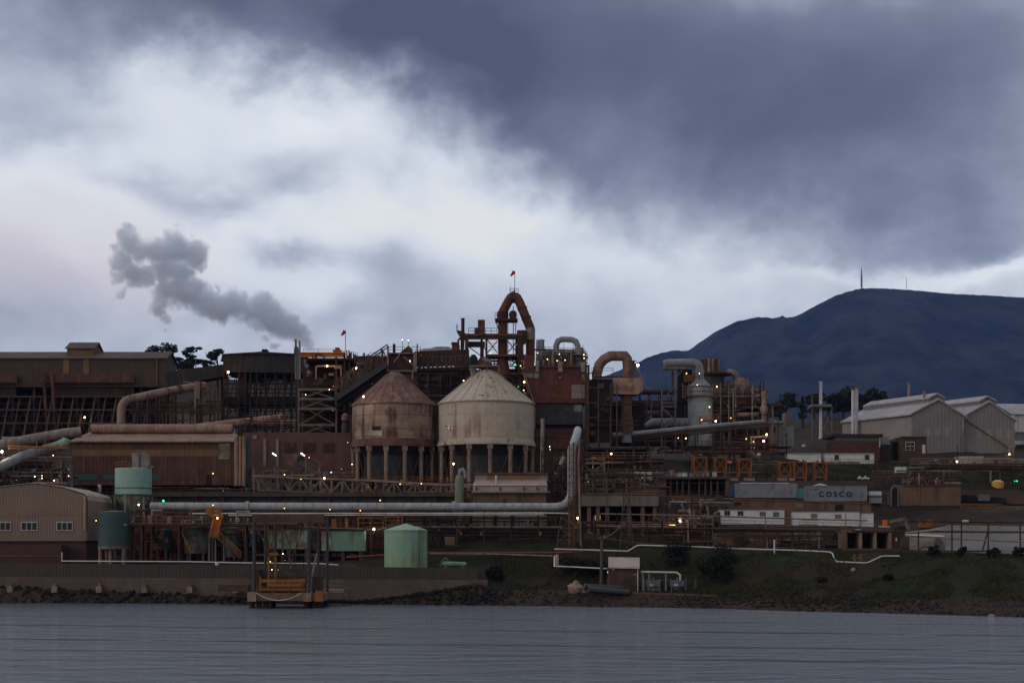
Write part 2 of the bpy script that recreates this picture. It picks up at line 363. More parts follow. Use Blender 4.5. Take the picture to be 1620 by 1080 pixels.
# ------------------------------------------------------------------ terrain, water, mountain
_a = [(320,18.6),(335,19),(350,20),(380,24),(400,26),(470,38)]
COLS = [
 (-900,[(256,-3),(259.5,.3),(264,3.2),(266.5,6.2),(275,6.3),(285,6.4),(298.5,6.5),(300.5,18.6)]+_a+[(600,73),(1500,60)]),
 (-100,[(256,-3),(259.5,.3),(264,3.2),(266.5,6.2),(275,6.3),(285,6.4),(298.5,6.5),(300.5,18.6)]+_a+[(600,73),(1500,60)]),
 (560,[(250,-3),(253.5,.3),(256,2.4),(258.5,5.6),(265,6),(275,7),(298.5,9),(300.5,18.6)]+_a+[(600,73),(1500,60)]),
 (762,[(244,-3),(247.5,.3),(249,2.2),(252.5,5.4),(262,5.9),(272,8.3),(290,12),(300.5,18.6)]+_a+[(600,66),(1500,60)]),
 (790,[(243,-3),(246.5,.3),(249,2.2),(258,4.5),(266,7),(272,8.5),(290,12),(300.5,18.6)]+_a+[(600,64),(1500,60)]),
 (1000,[(237,-3),(240,.3),(244,1.8),(252,2.4),(262,6),(270,8.7),(286,9.5),(292,11),(300,12),(308,19),(325,22),(345,30),(380,31),(470,36),(600,57),(1500,60)]),
 (1130,[(231,-3),(234.5,.3),(238,1.4),(243,2.2),(256,6.5),(266,9),(279,9.2),(282,13),(292,13.2),(294,17.6),(310,18),(314,22),(345,28),(470,38),(600,57),(1500,60)]),
 (1300,[(219,-3),(222.5,.3),(226,1.6),(236,3.8),(248,7),(254,7.9),(279,9),(282,13),(292,13.2),(294,17.6),(310,18),(314,22),(346,27.5),(450,46),(600,57),(1500,60)]),
 (1440,[(212,-3),(215.5,.3),(219,1.6),(230,3.8),(242,6.8),(250,8),(272,8.5),(288,13),(296,15),(300,17),(312,18),(318,21.5),(348,27.5),(450,45),(600,50),(1500,60)]),
 (1620,[(201,-3),(204.5,.3),(208,1.6),(220,3.6),(232,6.2),(242,7.6),(262,8.2),(282,13.5),(294,16.6),(300,17),(312,18),(318,21.5),(348,27.5),(450,44),(600,50),(1500,60)]),
 (3200,[(121,-3),(124.5,.3),(128,1.6),(140,3.6),(152,6.2),(182,7.6),(222,8.2),(252,13.5),(284,16.6),(300,17),(312,18),(318,21.5),(348,27.5),(450,44),(600,50),(1500,60)])]
def ctrl(px):
    px = max(-900, min(3200, px))
    for (a, A), (b, Bc) in zip(COLS, COLS[1:]):
        if a <= px <= b:
            t = (px-a)/(b-a); return [(p[0]+(q[0]-p[0])*t, p[1]+(q[1]-p[1])*t) for p, q in zip(A, Bc)]
def ground(px, d):
    c = ctrl(px)
    if d <= c[0][0]: return c[0][1]
    for p, q in zip(c, c[1:]):
        if p[0] <= d <= q[0]: return p[1]+(q[1]-p[1])*(d-p[0])/(q[0]-p[0])
    return c[-1][1]
def gz(px, d): return ground(px, d)
def build_ground():
    v = []; f = []; zone = []; pxs = [-900+i*14 for i in range(294)]; sub = [1,2,3,4,4,5,6,3,5,4,4,8,8,12,10,6,1]
    rows = 0
    for i, px in enumerate(pxs):
        c = ctrl(px)+[(9000, 20)]; col = []
        for k in range(len(c)-1):
            n = sub[k]+1
            for j in range(n): t = j/n; col.append((c[k][0]+(c[k+1][0]-c[k][0])*t, c[k][1]+(c[k+1][1]-c[k][1])*t, k+t))
        col.append((c[-1][0], c[-1][1], len(c)-1)); rows = len(col)
        for d, z, k in col:
            x = X(px, d)
            if 1 < k < 15:
                amp = .25 if k < 6 else (.18 if k < 12 else 1.2)
                if px < 775 and 3 < k < 13: amp *= .3
                z += amp*(mnoise.fractal(Vector((x*.09, d*.09, 0)), 1, 2, 4))
            v.append((x, d, z))
            g_ = 0.0
            if px > 560 and 2.2 < k < 6.1: g_ = 1 if px > 770 or k > 3 else .3
            if px > 1080 and 10.6 < k < 12.1: g_ = .8
            if px > 1400 and 6 < k < 7.2: g_ = 0
            if k >= 12.5: g_ = .42
            zone.append(g_)
    for i in range(len(pxs)-1):
        for j in range(rows-1): f.append((i*rows+j, (i+1)*rows+j, (i+1)*rows+j+1, i*rows+j+1))
    me = bpy.data.meshes.new('ground'); me.from_pydata(v, [], f)
    at = me.attributes.new('zone', 'FLOAT', 'POINT'); at.data.foreach_set('value', zone)
    for p in me.polygons: p.use_smooth = True
    m = bpy.data.materials.new('ground'); m.use_nodes = True; q = NG(m.node_tree); b = m.node_tree.nodes['Principled BSDF']
    tcn = q.n('ShaderNodeTexCoord'); vv = tcn.outputs['Object']; an = q.n('ShaderNodeAttribute', attribute_name='zone')
    na = q.noise(vv, .12, 6, .6); nb = q.noise(vv, .9, 6, .7); nc = q.noise(vv, .05, 4, .6); nd = q.noise(vv, 3.5, 4, .7)
    dirt = q.mix(q.ramp(na, [(.35, 0.), (.62, 1.)]), (.032,.024,.019), (.060,.040,.031))
    dirt = q.mix(q.ramp(nb, [(.5, 0.), (.7, 1.)]), dirt, (.028,.022,.018))
    grass = q.mix(q.ramp(nb, [(.40, 0.), (.58, 1.)]), (.009,.014,.004), (.022,.031,.008))
    grass = q.mix(q.ramp(na, [(.42, 0.), (.60, 1.)]), grass, (.018,.015,.009))
    grass = q.mix(q.ramp(nc, [(.52, 0.), (.62, 1.)]), grass, (.034,.020,.015))
    zf = q.m('ADD', an.outputs['Fac'], q.m('MULTIPLY', q.m('SUBTRACT', nb, .5), .9))
    cc = q.mix(q.ramp(zf, [(.35, 0.), (.6, 1.)]), dirt, grass)
    k = q.m('MULTIPLY_ADD', nd, 1.0, .5); cbn = q.n('ShaderNodeCombineColor')
    for i in range(3): q.lk(k, cbn.inputs[i])
    q.lk(q.mix(1, cc, cbn.outputs[0], 'MULTIPLY'), b.inputs['Base Color']); b.inputs['Roughness'].default_value = .97
    b.inputs['Specular IOR Level'].default_value = .1
    bp = q.n('ShaderNodeBump'); bp.inputs['Strength'].default_value = .8; bp.inputs['Distance'].default_value = .35
    q.lk(q.m('ADD', nb, q.m('MULTIPLY', nd, .5)), bp.inputs['Height']); q.lk(bp.outputs[0], b.inputs['Normal'])
    me.materials.append(m); o = bpy.data.objects.new('ground', me); COL.objects.link(o); tag(o, kind='structure')
build_ground()
def build_water():
    m = bpy.data.materials.new('water'); m.use_nodes = True; q = NG(m.node_tree); b = m.node_tree.nodes['Principled BSDF']
    b.inputs['Base Color'].default_value = (.078,.095,.130,1); b.inputs['Roughness'].default_value = .10; b.inputs['IOR'].default_value = 1.6; b.inputs['Specular IOR Level'].default_value = 1.0
    tcn = q.n('ShaderNodeTexCoord'); vv = tcn.outputs['Object']; sx = q.n('ShaderNodeSeparateXYZ'); q.lk(vv, sx.inputs[0])
    a = q.noise(vv, .8, 6, .62, (.4, 1.2, 1)); c = q.noise(vv, 3.2, 4, .6, (.6, 1.0, 1)); e = q.noise(vv, .12, 3, .5, (.5, 1.3, 1))
    h = q.m('ADD', q.m('MULTIPLY', a, .85), q.m('MULTIPLY', c, .17)); h = q.m('ADD', h, q.m('MULTIPLY', e, .9)); h = q.m('ADD', h, q.m('MULTIPLY', q.noise(vv, .34, 4, .62, (.42, 1, 1)), 2.2))
    wob = q.m('MULTIPLY', q.m('SUBTRACT', q.noise(vv, .045, 3, .5), .5), 7)
    yy = q.m('ADD', q.m('ADD', sx.outputs[1], q.m('MULTIPLY', sx.outputs[0], .20)), wob)
    for y0, wd, am in ((172, .9, 1.5), (146, .8, 1.4), (196, 1.0, .9), (131, .8, .7)):
        t = q.m('DIVIDE', q.m('SUBTRACT', yy, y0), wd); gs = q.m('EXPONENT', q.m('MULTIPLY', q.m('MULTIPLY', t, t), -1))
        br = q.sstep(q.noise(vv, .06, 3, .6, (1, .3, 1)), .35, .6)
        h = q.m('ADD', h, q.m('MULTIPLY', q.m('MULTIPLY', gs, br), q.m('MULTIPLY_ADD', q.noise(vv, 1.6, 5, .7, (.45, 1, 1)), am*8, -am*3.4)))
    bp = q.n('ShaderNodeBump'); bp.inputs['Strength'].default_value = 1; bp.inputs['Distance'].default_value = .46
    q.lk(h, bp.inputs['Height']); q.lk(bp.outputs[0], b.inputs['Normal'])
    mb = MB(); mb.add([(-3000,-600,0),(3000,-600,0),(3000,400,0),(-3000,400,0)], [(0,1,2,3)])
    o = mb.make('water', m, None, loc=(0,0,0)); tag(o, kind='structure')
build_water()
def build_mountain():
    prof = [(780,640),(900,606),(960,590),(1000,572),(1030,558),(1060,550),(1088,551),(1105,538),(1130,521),(1165,504),(1200,497),(1222,499),(1238,495),(1243,499),(1260,495),(1290,479),(1320,464),(1345,456),(1363,452),(1400,452),(1430,454),(1500,459),(1560,462),(1620,466),(1800,478),(2100,540),(2500,600),(3000,660)]
    def r(px):
        for (a, A), (b, Bv) in zip(prof, prof[1:]):
            if a <= px <= b: return A+(Bv-A)*(px-a)/(b-a)
        return prof[0][1] if px < 780 else prof[-1][1]
    v = []; f = []; D = 8000; nx = 420; ny = 34
    for i in range(nx+1):
        px = 700+2300*i/nx; top = Z(r(px)+1.2*mnoise.fractal(Vector((px*.12,0,3)), 1, 2, 4), D)
        for j in range(ny+1):
            t = j/ny
            d = 4600+3400*min(1, t*1.12)+ (1500*(t*1.12-1) if t*1.12 > 1 else 0)
            s_ = min(1, t*1.12); hgt = top*(s_**1.25) if t*1.12 <= 1 else top*(1-(t*1.12-1)*1.2)
            if s_ < 1:
                x = X(px, D); rg = mnoise.fractal(Vector((x*.0016+t*.6, d*.0009, 1)), .9, 2.1, 6)
                hgt += rg*300*s_*(1-s_)*1.6 - 120*s_*(1-s_)
            v.append((X(px, D)*(.82+.18*s_), d, max(0, hgt)))
    for i in range(nx):
        for j in range(ny): a = i*(ny+1)+j; f.append((a, a+ny+1, a+ny+2, a+1))
    me = bpy.data.meshes.new('mountain'); me.from_pydata(v, [], f)
    for p in me.polygons: p.use_smooth = True
    m = bpy.data.materials.new('mountain_forest'); m.use_nodes = True; q = NG(m.node_tree); b = m.node_tree.nodes['Principled BSDF']
    tcn = q.n('ShaderNodeTexCoord'); nn = q.noise(tcn.outputs['Object'], .0045, 10, .72)
    q.lk(q.mix(q.ramp(nn, [(.4, 0.), (.62, 1.)]), (.008,.012,.018), (.038,.045,.053)), b.inputs['Base Color']); b.inputs['Roughness'].default_value = 1
    b.inputs['Specular IOR Level'].default_value = 0
    bp = q.n('ShaderNodeBump'); bp.inputs['Strength'].default_value = .6; bp.inputs['Distance'].default_value = 60
    q.lk(nn, bp.inputs['Height']); q.lk(bp.outputs[0], b.inputs['Normal'])
    me.materials.append(m); o = bpy.data.objects.new('mountain', me); COL.objects.link(o); tag(o, kind='structure')
build_mountain()
def mast(px, py0, py1, r, lab):
    T = thing('transmission_tower', lab, 'tower', P(px, py1+3, 8000), 'masts on the mountain top')
    a = P(px, py1+3, 8000); b = P(px, py0, 8000); h = b.z-a.z
    MB().lathe((a.x, a.y), [(r, a.z), (r, a.z+h*.55), (r*.75, a.z+h*.58), (r*.7, a.z+h*.8)], 10).make('shaft', 'concrete', T)
    MB().lathe((a.x, a.y), [(r*.35, a.z+h*.8), (r*.2, b.z)], 8).make('antenna', 'steel_grey', T)
mast(1363, 422, 452, 5.0, 'tall thick broadcast tower on the mountain summit')
mast(1434, 436, 454, 1.3, 'thin faint mast further along the mountain ridge')
# haze
hz = MB().box(-8500, 8500, -300, 9800, -4, 1420).make('haze', 'steel_grey', None, loc=(0,0,0))
hm = bpy.data.materials.new('haze'); hm.use_nodes = True; hm.node_tree.nodes.clear(); q = NG(hm.node_tree)
ho = q.n('ShaderNodeOutputMaterial'); pv = q.n('ShaderNodeVolumePrincipled'); q.lk(pv.outputs[0], ho.inputs['Volume'])
pv.inputs['Color'].default_value = (.28,.46,1,1); pv.inputs['Density'].default_value = 2.7e-5
hz.data.materials.clear(); hz.data.materials.append(hm); tag(hz, kind='stuff')
# ------------------------------------------------------------------ shore works
def base(px, py, d): return P(px, py, d)
def quay():
    T = thing('quay_wall', 'long sheeted wall with pale concrete foot along the rocky shore', 'wall', (X(0,264), 262, 2.2))
    a0 = Vector((-110, 266, 0)); a1 = Vector((-3.9, 250.6, 0)); n = Vector((.144, .99, 0))
    def seg(name, m, z0a, z1a, z0b, z1b, off, th, u0=0, u1=1):
        p = a0+(a1-a0)*u0; q = a0+(a1-a0)*u1; o = n*off; e = n*(off+th)
        za0 = z0a+(z0b-z0a)*u0; zb0 = z0a+(z0b-z0a)*u1; za1 = z1a+(z1b-z1a)*u0; zb1 = z1a+(z1b-z1a)*u1
        up = lambda v, z: Vector((v.x, v.y, z))
        MB().hull4([up(p+o,za0),up(q+o,zb0),up(q+o,zb1),up(p+o,za1)],[up(p+e,za0),up(q+e,zb0),up(q+e,zb1),up(p+e,za1)]).make(name, m, T)
    seg('concrete_foot', 'foot_concrete', .4, 4.3, .6, 3.9, -.35, 1.2)
    seg('upper_wall', 'wall_top', 4.3, 6.75, 3.9, 5.75, 0, .5, .0, .985)
    for i in range(9):
        u = .04+i*.072; p = a0+(a1-a0)*u
        MB().box(p.x-.45, p.x+.45, p.y-1.6, p.y-.35, 1.6+u*.2, 2.6+u*.2).box(p.x-.12, p.x+.12, p.y-1.2, p.y-.35, 2.6, 3.1).make('pipe_support', 'leg_tan', T)
    TP = thing('coping_pipe', 'thin white pipe running along the top of the shore wall', 'pipe', P(98,888,261))
    TU(TP, 'pipe', 'white_pipe', [(98,873,262.6),(98,887,262.6),(300,888,259.3),(390,890,257.6),(505,891,255.8),(535,893,255.4)], .10, 8)
    TU(TP, 'bracket', 'white_pipe', [(343,889,258.2),(343,914,257.5)], .28, 8)
    T2 = thing('shore_pipe', 'dark pipe slung low under the foot of the shore wall', 'pipe', P(0,920,262))
    TU(T2, 'pipe', 'hose', [(0,921,262.2),(300,923,258.3),(395,924,256.6)], .22, 8)
quay()
def rocks():
    mb = MB(); mc = MB()
    for i in range(9000):
        px = random.uniform(-60, 1780); c = ctrl(px); t = random.random()
        if t < .72: k = 0; d = c[0][0]+1.8+(c[2][0]-c[0][0]-1)*random.random()
        else: k = 1; d = c[2][0]+random.uniform(-1.5, 2.0)
        if px < 775: d = min(d, 266-(px+78)*.0172-1.6)
        z = ground(px, d); s_ = random.choice([.12,.16,.2,.26,.34,.55])*random.uniform(.8,1.25)*(.85 if px < 800 else .5)
        if z < -.4: continue
        c0 = Vector((X(px, d), d, z)); vs = []
        for a, b in ((1,0),(0,1),(-1,0),(0,-1)):
            vs.append(c0+Vector((a*s_*random.uniform(.7,1.3), b*s_*random.uniform(.7,1.3), random.uniform(-.2,.3)*s_)))
        vs.append(c0+Vector((random.uniform(-.3,.3)*s_, random.uniform(-.3,.3)*s_, s_*random.uniform(.5,1.1)))); vs.append(c0-Vector((0,0,s_)))
        (mc if px > 850 and random.random() < .3 and z > 1.0 else mb).add(vs, [(0,1,4),(1,2,4),(2,3,4),(3,0,4),(1,0,5),(2,1,5),(3,2,5),(0,3,5)])
    tag(mb.make('riprap', 'rock', None), kind='stuff'); tag(mc.make('riprap', 'rock_brown', None), kind='stuff')
rocks()
def grass():
    mb = MB()
    for i in range(26000):
        px = random.uniform(775, 1680); c = ctrl(px)
        if i % 4: d = random.uniform(c[2][0]+2, c[5][0]+6)
        else: px = random.uniform(1210, 1640); d = random.uniform(316, 344)
        if mnoise.noise(Vector((px*.02, d*.12, 5))) < -.15: continue
        p = Vector((X(px, d), d, ground(px, d)-.05)); h = random.uniform(.15, .5)
        for k in range(2):
            a = random.uniform(0, pi); w = .10; o = Vector((random.uniform(-.3,.3), random.uniform(-.3,.3), 0))
            mb.add([p+o+Vector((-w*cos(a),-w*sin(a),0)), p+o+Vector((w*cos(a),w*sin(a),0)), p+o+Vector((random.uniform(-.15,.15),random.uniform(-.15,.15),h))], [(0,1,2)])
    tag(mb.make('grass', 'grass_blade', None), kind='stuff')
grass()
def crown_mb(c, rx, ry, rz, n, ls, clumps=7, seed=1, flat=0):
    R = random.Random(seed); mb = MB(); cl = []
    for i in range(clumps):
        a = R.uniform(0, 2*pi); r = R.uniform(.15, .75); z = R.uniform(-.6, .75)
        cl.append((Vector((c[0]+rx*r*cos(a), c[1]+ry*r*sin(a), c[2]+rz*z)), R.uniform(.3, .55)))
    for i in range(n):
        cc, s_ = cl[R.randrange(clumps)]; v = Vector((R.gauss(0,1), R.gauss(0,1), R.gauss(0,1))).normalized()*(R.random()**.4)
        p = cc+Vector((v.x*rx*s_, v.y*ry*s_, v.z*rz*s_)); n_ = Vector((R.gauss(0,1), R.gauss(0,1), R.gauss(0,1)+.5)).normalized()
        t = n_.cross(Vector((0.3,1,.2))).normalized(); u = n_.cross(t); l = ls*R.uniform(.6, 1.4)
        mb.add([p-t*l*.5, p-u*l*.35, p+t*l*.5, p+u*l*.35], [(0,1,2,3)])
    return mb
def bush(px, py, d, w, h, lab, seed, group='bushes on the grass bank', name='bush', m='leaf_dark'):
    b = P(px, py, d); b.z = ground(px, d)-.1; T = thing(name, lab, name, b, group)
    crown_mb((b.x, b.y, b.z+h*.5), w/2, w/2, h*.55, int(420*w), .34, 12, seed).make('foliage', m, T)
    mb = MB()
    for k in range(5): mb.tube([b, b+Vector((random.uniform(-.3,.3)*w, random.uniform(-.3,.3)*w, h*.6))], [.09, .03], 5)
    mb.make('stem', 'bark', T)
bush(1145, 915, 247, 7.6, 5.4, 'big dark rounded bush at the brow of the grass bank', 3)
bush(1120, 925, 249, 5.0, 3.6, 'lower dark bush hugging the big round bush towards the transformers', 4)
bush(1070, 905, 259, 6.0, 3.4, 'broad dim shrub above the transformers', 5)
bush(910, 905, 258, 5.6, 3.0, 'dark shrub under the white pipeline bend above the pale boulder', 6)
bush(945, 915, 257, 4.6, 3.2, 'dark shrub right behind the timber pole', 61)
bush(785, 917, 254, 4.0, 2.6, 'small dark shrub just past the end of the shore wall', 7)
bush(1478, 884, 247, 2.3, 1.6, 'small bush below the leaning concrete slab', 8)
bush(1522, 884, 246, 2.0, 1.5, 'small bush under the middle of the pale apron', 9)
bush(1572, 884, 243, 2.1, 1.5, 'small bush under the A shaped prop of the pipe', 10)
bush(1614, 884, 242, 2.2, 1.6, 'small bush at the far end of the pale apron', 11)
bush(1300, 935, 236, 1.8, 1.0, 'low scrubby tuft in the middle of the grass slope', 12)
bush(1405, 932, 233, 1.7, 1.0, 'low scrubby tuft near the red earth patch', 13)
bush(648, 888, 259, 2.2, 1.8, 'dark shrub tucked behind the pale green tank', 14)
# landing stage in the water
def dolphin():
    d = 236; T = thing('mooring_platform', 'rusty square landing stage with tall grey columns standing in the water', 'platform', (X(452,d), d, 0))
    B(T, 'deck', 'hull_brown', 391, 938, 512, 950, d, 9)
    B(T, 'fender_beam', 'duct_tan', 391, 936, 405, 951, d-.35, .3); B(T, 'fender_beam', 'duct_tan', 479, 938, 492, 951, d-.35, .3); B(T, 'fender_beam', 'yellow', 498, 934, 511, 951, d-.4, .35)
    for px in (397, 408, 420, 484, 497, 506):
        for dd in (1, 7.5): MB().tube([(X(px,d), d+dd, -3), (X(px,d), d+dd, Z(950,d))], .42, 10).make('pile', 'black_steel', T)
    for px, dd, top in ((401,.6,824),(413,4,826),(423,8,826),(488,.6,815),(498,4,816),(508,8,816)):
        MB().tube([(X(px,d), d+dd, Z(938,d)), (X(px,d), d+dd, Z(top,d))], .25 if dd < 1 else .2, 10).make('column', 'hopper_grey', T, smooth=True)
    B(T, 'head_frame', 'steel_brown', 399, 813, 513, 826, d+.2, .5); B(T, 'head_frame', 'steel_brown', 399, 813, 513, 826, d+8, .5)
    B(T, 'winch_house', 'yellow', 455, 815, 487, 825, d+3, 2.5); TU(T, 'sheave', 'duct_tan', [(455,818,d+2.8),(455,818,d+3.3)], .35, 12)
    B(T, 'lower_cabin', 'rust_dark', 494, 911, 508, 937, d+2, 3); B(T, 'lower_cabin', 'rust_dark', 402, 900, 412, 937, d+3, 3)
    for p, q in (((412,918,d+.8),(483,918,d+.8)),((412,932,d+.8),(483,932,d+.8)),((412,911,d+5),(483,920,d+5)),((412,911,d+.8),(412,935,d+.8)),((425,920,d+.8),(425,932,d+.8)),((476,918,d+.8),(476,935,d+.8)),((425,925,d+.8),(476,925,d+.8)),((425,876,d+3),(440,876,d+3)),((425,880,d+3),(425,935,d+3)),((436,880,d+3),(436,925,d+3))):
        L(T, 'gangway_beam', 'yellow', p, q, .28, .45)
    for py in (877, 901, 912): L(T, 'cross_beam', 'steel_brown', (402,py,d+4.5), (508,py,d+4.5), .3)
    L(T, 'brace', 'leg_tan', (501,875,d+2), (492,918,d+2), .28); L(T, 'brace', 'steel_grey', (455,870,d+5), (466,925,d+5), .15); L(T, 'brace', 'steel_grey', (466,870,d+5), (452,925,d+5), .12)
    for k in range(4): L(T, 'brace', 'steel_brown', (403+k*1,826,d+.6),(423,860,d+8), .12) if k == 0 else None
    TU(T, 'hoist_rope', 'hose', [(472,825,d+4),(465,905,d+4)], .06, 6)
    rail(T, [(X(406,d), d+.5, Z(938,d)), (X(480,d), d+.5, Z(938,d))], 1.0, 'yellow', .05, 'deck_rail')
    mb = MB(); pts = []
    for i in range(13):
        t = i/12; pts.append((405+72*t, 937+12*(1-(2*t-1)**2), d-.5))
    mb.tube([P(*p) for p in pts], .05, 5).make('mooring_rope', 'white_pipe', T)
    rail(T, [P(440,899,d+6), P(480,899,d+6)], 1.2, 'black_steel', .05)
    for k in range(9): L(T, 'brace', ('steel_brown','rust_dark','rust')[k%3], (402+k*11,937 if k%2 else 905,d+1.5+k%4*2), (413+k*11,905 if k%2 else 937,d+1.5+k%4*2), .16)
    for k in range(5): L(T, 'brace', 'steel_brown', (404+k*21,872 if k%2 else 828,d+3+k%2*3), (424+k*19,828 if k%2 else 872,d+3+k%2*3), .14)
    for px in (430, 444, 458, 470): L(T, 'stanchion', 'steel_brown', (px,938,d+2.5), (px,902,d+2.5), .16)
    B(T, 'rusty_panel', 'rust_dark', 412, 926, 484, 937, d+4, .3)
    # footbridge back to shore
    G = thing('footbridge', 'low pale gangway linking the landing stage with the shore wall', 'gangway', P(545,935,250))
    B(G, 'deck', 'leg_tan', 508, 932, 546, 937, 246, 3); rail(G, [P(510,932,246), P(544,932,246)], 1.3, 'steel_pale', .06)
    B(G, 'abutment', 'concrete', 545, 930, 549, 942, 246, 3); B(G, 'beam', 'steel_brown', 345, 924, 392, 935, 250, 3)
dolphin()
# ------------------------------------------------------------------ far shore plant, west end
def gable_x(T, wall, roof, a, b, yr, ye, yb, d, dep, oh=.4, rname='roof', wname='wall', rb=None):
    """long building with ridge along x; front eave at ye, ridge yr (pixel at d), base yb"""
    x0, x1 = X(a, d), X(b, d); ze, zb = Z(ye, d), Z(yb, d); hr = (Z(yr, d+dep/2)-ze)
    MB().add([(x0,d,zb),(x1,d,zb),(x1,d+dep,zb),(x0,d+dep,zb),(x0,d,ze),(x1,d,ze),(x1,d+dep,ze),(x0,d+dep,ze),(x0,d+dep/2,ze+hr-.15),(x1,d+dep/2,ze+hr-.15)],
             [(0,1,5,4),(2,3,7,6),(1,2,6,9,5),(3,0,4,8,7),(0,3,2,1),(4,5,9,8),(6,7,8,9)]).make(wname, wall, T)
    t = .25
    for s_ in (0, 1):
        ye_ = d-oh if s_ == 0 else d+dep+oh; zo = -oh*hr/(dep/2)
        A = [(x0-oh,ye_,ze+zo),(x1+oh,ye_,ze+zo),(x1+oh,d+dep/2,ze+hr),(x0-oh,d+dep/2,ze+hr)]
        MB().hull4(A, [(p[0],p[1],p[2]+t) for p in A]).make(rname, roof, T)
def west():
    d = 385; T = thing('conveyor_hall', 'long dark brown corrugated hall raised on rusty trestle legs', 'building', P(100,700,d))
    gable_x(T, 'brown_sheet', 'brown_roof', -160, 262, 558, 567, 612, d, 12)
    B(T, 'corner_post', 'orange_sheet', 247, 568, 249, 609, d-.3, .3)
    for a, c in ((100,109),(132,141)): B(T, 'wall_patch', 'orange_sheet', a, 567.5, c, 591, d-.12, .1)
    G = thing('monitor', None, None, P(130,560,d)); G.parent = T; G.location = P(130,560,d)-T.location
    gable_x(G, 'orange_sheet', 'brown_roof', 106, 148, 543, 551, 566, d+2.5, 8)
    B(T, 'skirt_panel', 'rust_sheet', -160, 591.5, 27, 605, d-1.2, .5); B(T, 'skirt_panel', 'rust_sheet', 61, 591.5, 212, 605, d-1.2, .5)
    B(T, 'hopper_wall', 'rust_dark', -160, 605.2, 25, 628, d+.5, 1); B(T, 'hopper_wall', 'rust_dark', 82, 605.2, 212, 628, d+.5, 1)
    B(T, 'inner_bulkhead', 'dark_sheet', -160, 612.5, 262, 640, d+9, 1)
    B(T, 'dark_rear_sheet', 'black_steel', -160, 640.5, 262, 702, d+10, .4)  # black sheet added to stand in for the shade behind the trestle legs
    for i, px in enumerate(range(-150, 225, 17)):
        L(T, 'leg', 'steel_brown' if i % 2 else 'rust_dark', (px, 692, d-6), (px+12, 628, d-.5), .42)
    for i, px in enumerate(range(-150, 262, 34)):
        L(T, 'leg', 'rust_dark', (px, 700, d+1), (px, 606, d+1), .55); L(T, 'leg', 'black_steel', (px+8, 700, d+9), (px+8, 606, d+9), .55)
    for py in (627, 648, 669): L(T, 'tie_beam', 'steel_brown', (-160,py,d-1.5-(py-627)*.1), (212,py,d-1.5-(py-627)*.1), .35)
    for i in range(24):
        px = -150+i*17; L(T, 'brace', 'black_steel', (px,692,d-4), (px+17,648,d-3), .2); L(T, 'brace', 'rust_dark', (px+17,692,d-4), (px,648,d-3), .18); L(T, 'brace', 'black_steel', (px,648,d+1), (px+17,628,d+1), .22)
    for py in (638, 658, 680): L(T, 'tie_beam', 'black_steel', (-160,py,d+1), (262,py,d+1), .4)
    for px in range(215, 262, 12): L(T, 'leg', 'black_steel', (px, 700, d+3), (px, 612, d+3), .4)
    for py in (630, 650, 670): L(T, 'tie_beam', 'black_steel', (205,py,d+3), (262,py,d+3), .35)
    for px in (75, 88): L(T, 'leg', 'rust', (px, 692, d-2), (px-6, 590, d-2), .6)
    # concrete yard wall behind trestles
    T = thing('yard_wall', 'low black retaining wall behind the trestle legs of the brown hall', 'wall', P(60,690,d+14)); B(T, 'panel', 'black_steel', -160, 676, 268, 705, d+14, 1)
    for i, (a, b, py) in enumerate(((43,52,610),(60,66,640))):
        pass
    # inclined gallery
    d = 375; T = thing('conveyor_gallery', 'sloping enclosed black gallery climbing to the dark head building', 'conveyor', P(305,640,d))
    MB().hull4([P(262,588,d),P(262,612,d),P(353,595,d),P(353,576,d)], [P(262,588,d)+Vector((0,5,0)),P(262,612,d)+Vector((0,5,0)),P(353,595,d)+Vector((0,5,0)),P(353,576,d)+Vector((0,5,0))]).make('casing', 'dark_sheet', T)
    for px, t in ((272,610),(312,603),(345,598)):
        L(T, 'trestle_leg', 'rust_dark', (px,700,d+1), (px,t,d+1), .4); L(T, 'trestle_leg', 'rust_dark', (px+6,700,d+4), (px+6,t,d+4), .4)
    d = 372; T = thing('transfer_building', 'black sheeted head building with shallow gable on an open steel frame', 'building', P(410,700,d))
    x = [P(352,561,d),P(352,588,d),P(352,590,d),P(467,590,d),P(467,561,d),P(414,556,d)]
    MB().hull4([P(353,560,d),P(353,588,d),P(480,590,d),P(480,561,d),P(414,557,d)], [p+Vector((0,14,0)) for p in (P(353,560,d),P(353,588,d),P(480,590,d),P(480,561,d),P(414,557,d))]).make('casing', 'dark_sheet', T)
    MB().hull4([P(351,559.6,d-.5),P(414,555.8,d-.5),P(482,560,d-.5)]+[], [p+Vector((0,15,0)) for p in (P(351,559.6,d-.5),P(414,555.8,d-.5),P(482,560,d-.5))]).make('roof', 'dark_sheet', T)
    B(T, 'ridge_vent', 'black_steel', 414, 552, 422, 557, d+3, 3)
    for px in (354, 360, 378, 388, 396, 406, 420, 436, 450, 462):
        for dd in (.5, 13): L(T, 'column', 'black_steel', (px,700,d+dd), (px,588,d+dd), .38)
    B(T, 'lift_shaft', 'dark_sheet', 376, 590, 390, 700, d+3, 3)
    for py in (607, 615, 644, 660): L(T, 'floor_beam', 'black_steel', (353,py,d+.5), (467,py,d+.5), .3)
    B(T, 'deck', 'black_steel', 353, 627, 467, 640, d+1, 11)
    for a, b in ((353,378),(390,420),(420,450)):
        L(T, 'brace', 'black_steel', (a,627,d+.5), (b,644,d+.5), .2); L(T, 'brace', 'black_steel', (a,660,d+.5), (b,644,d+.5), .2)
    # terrace bands on the hillside behind
    R_ = random.Random(91)
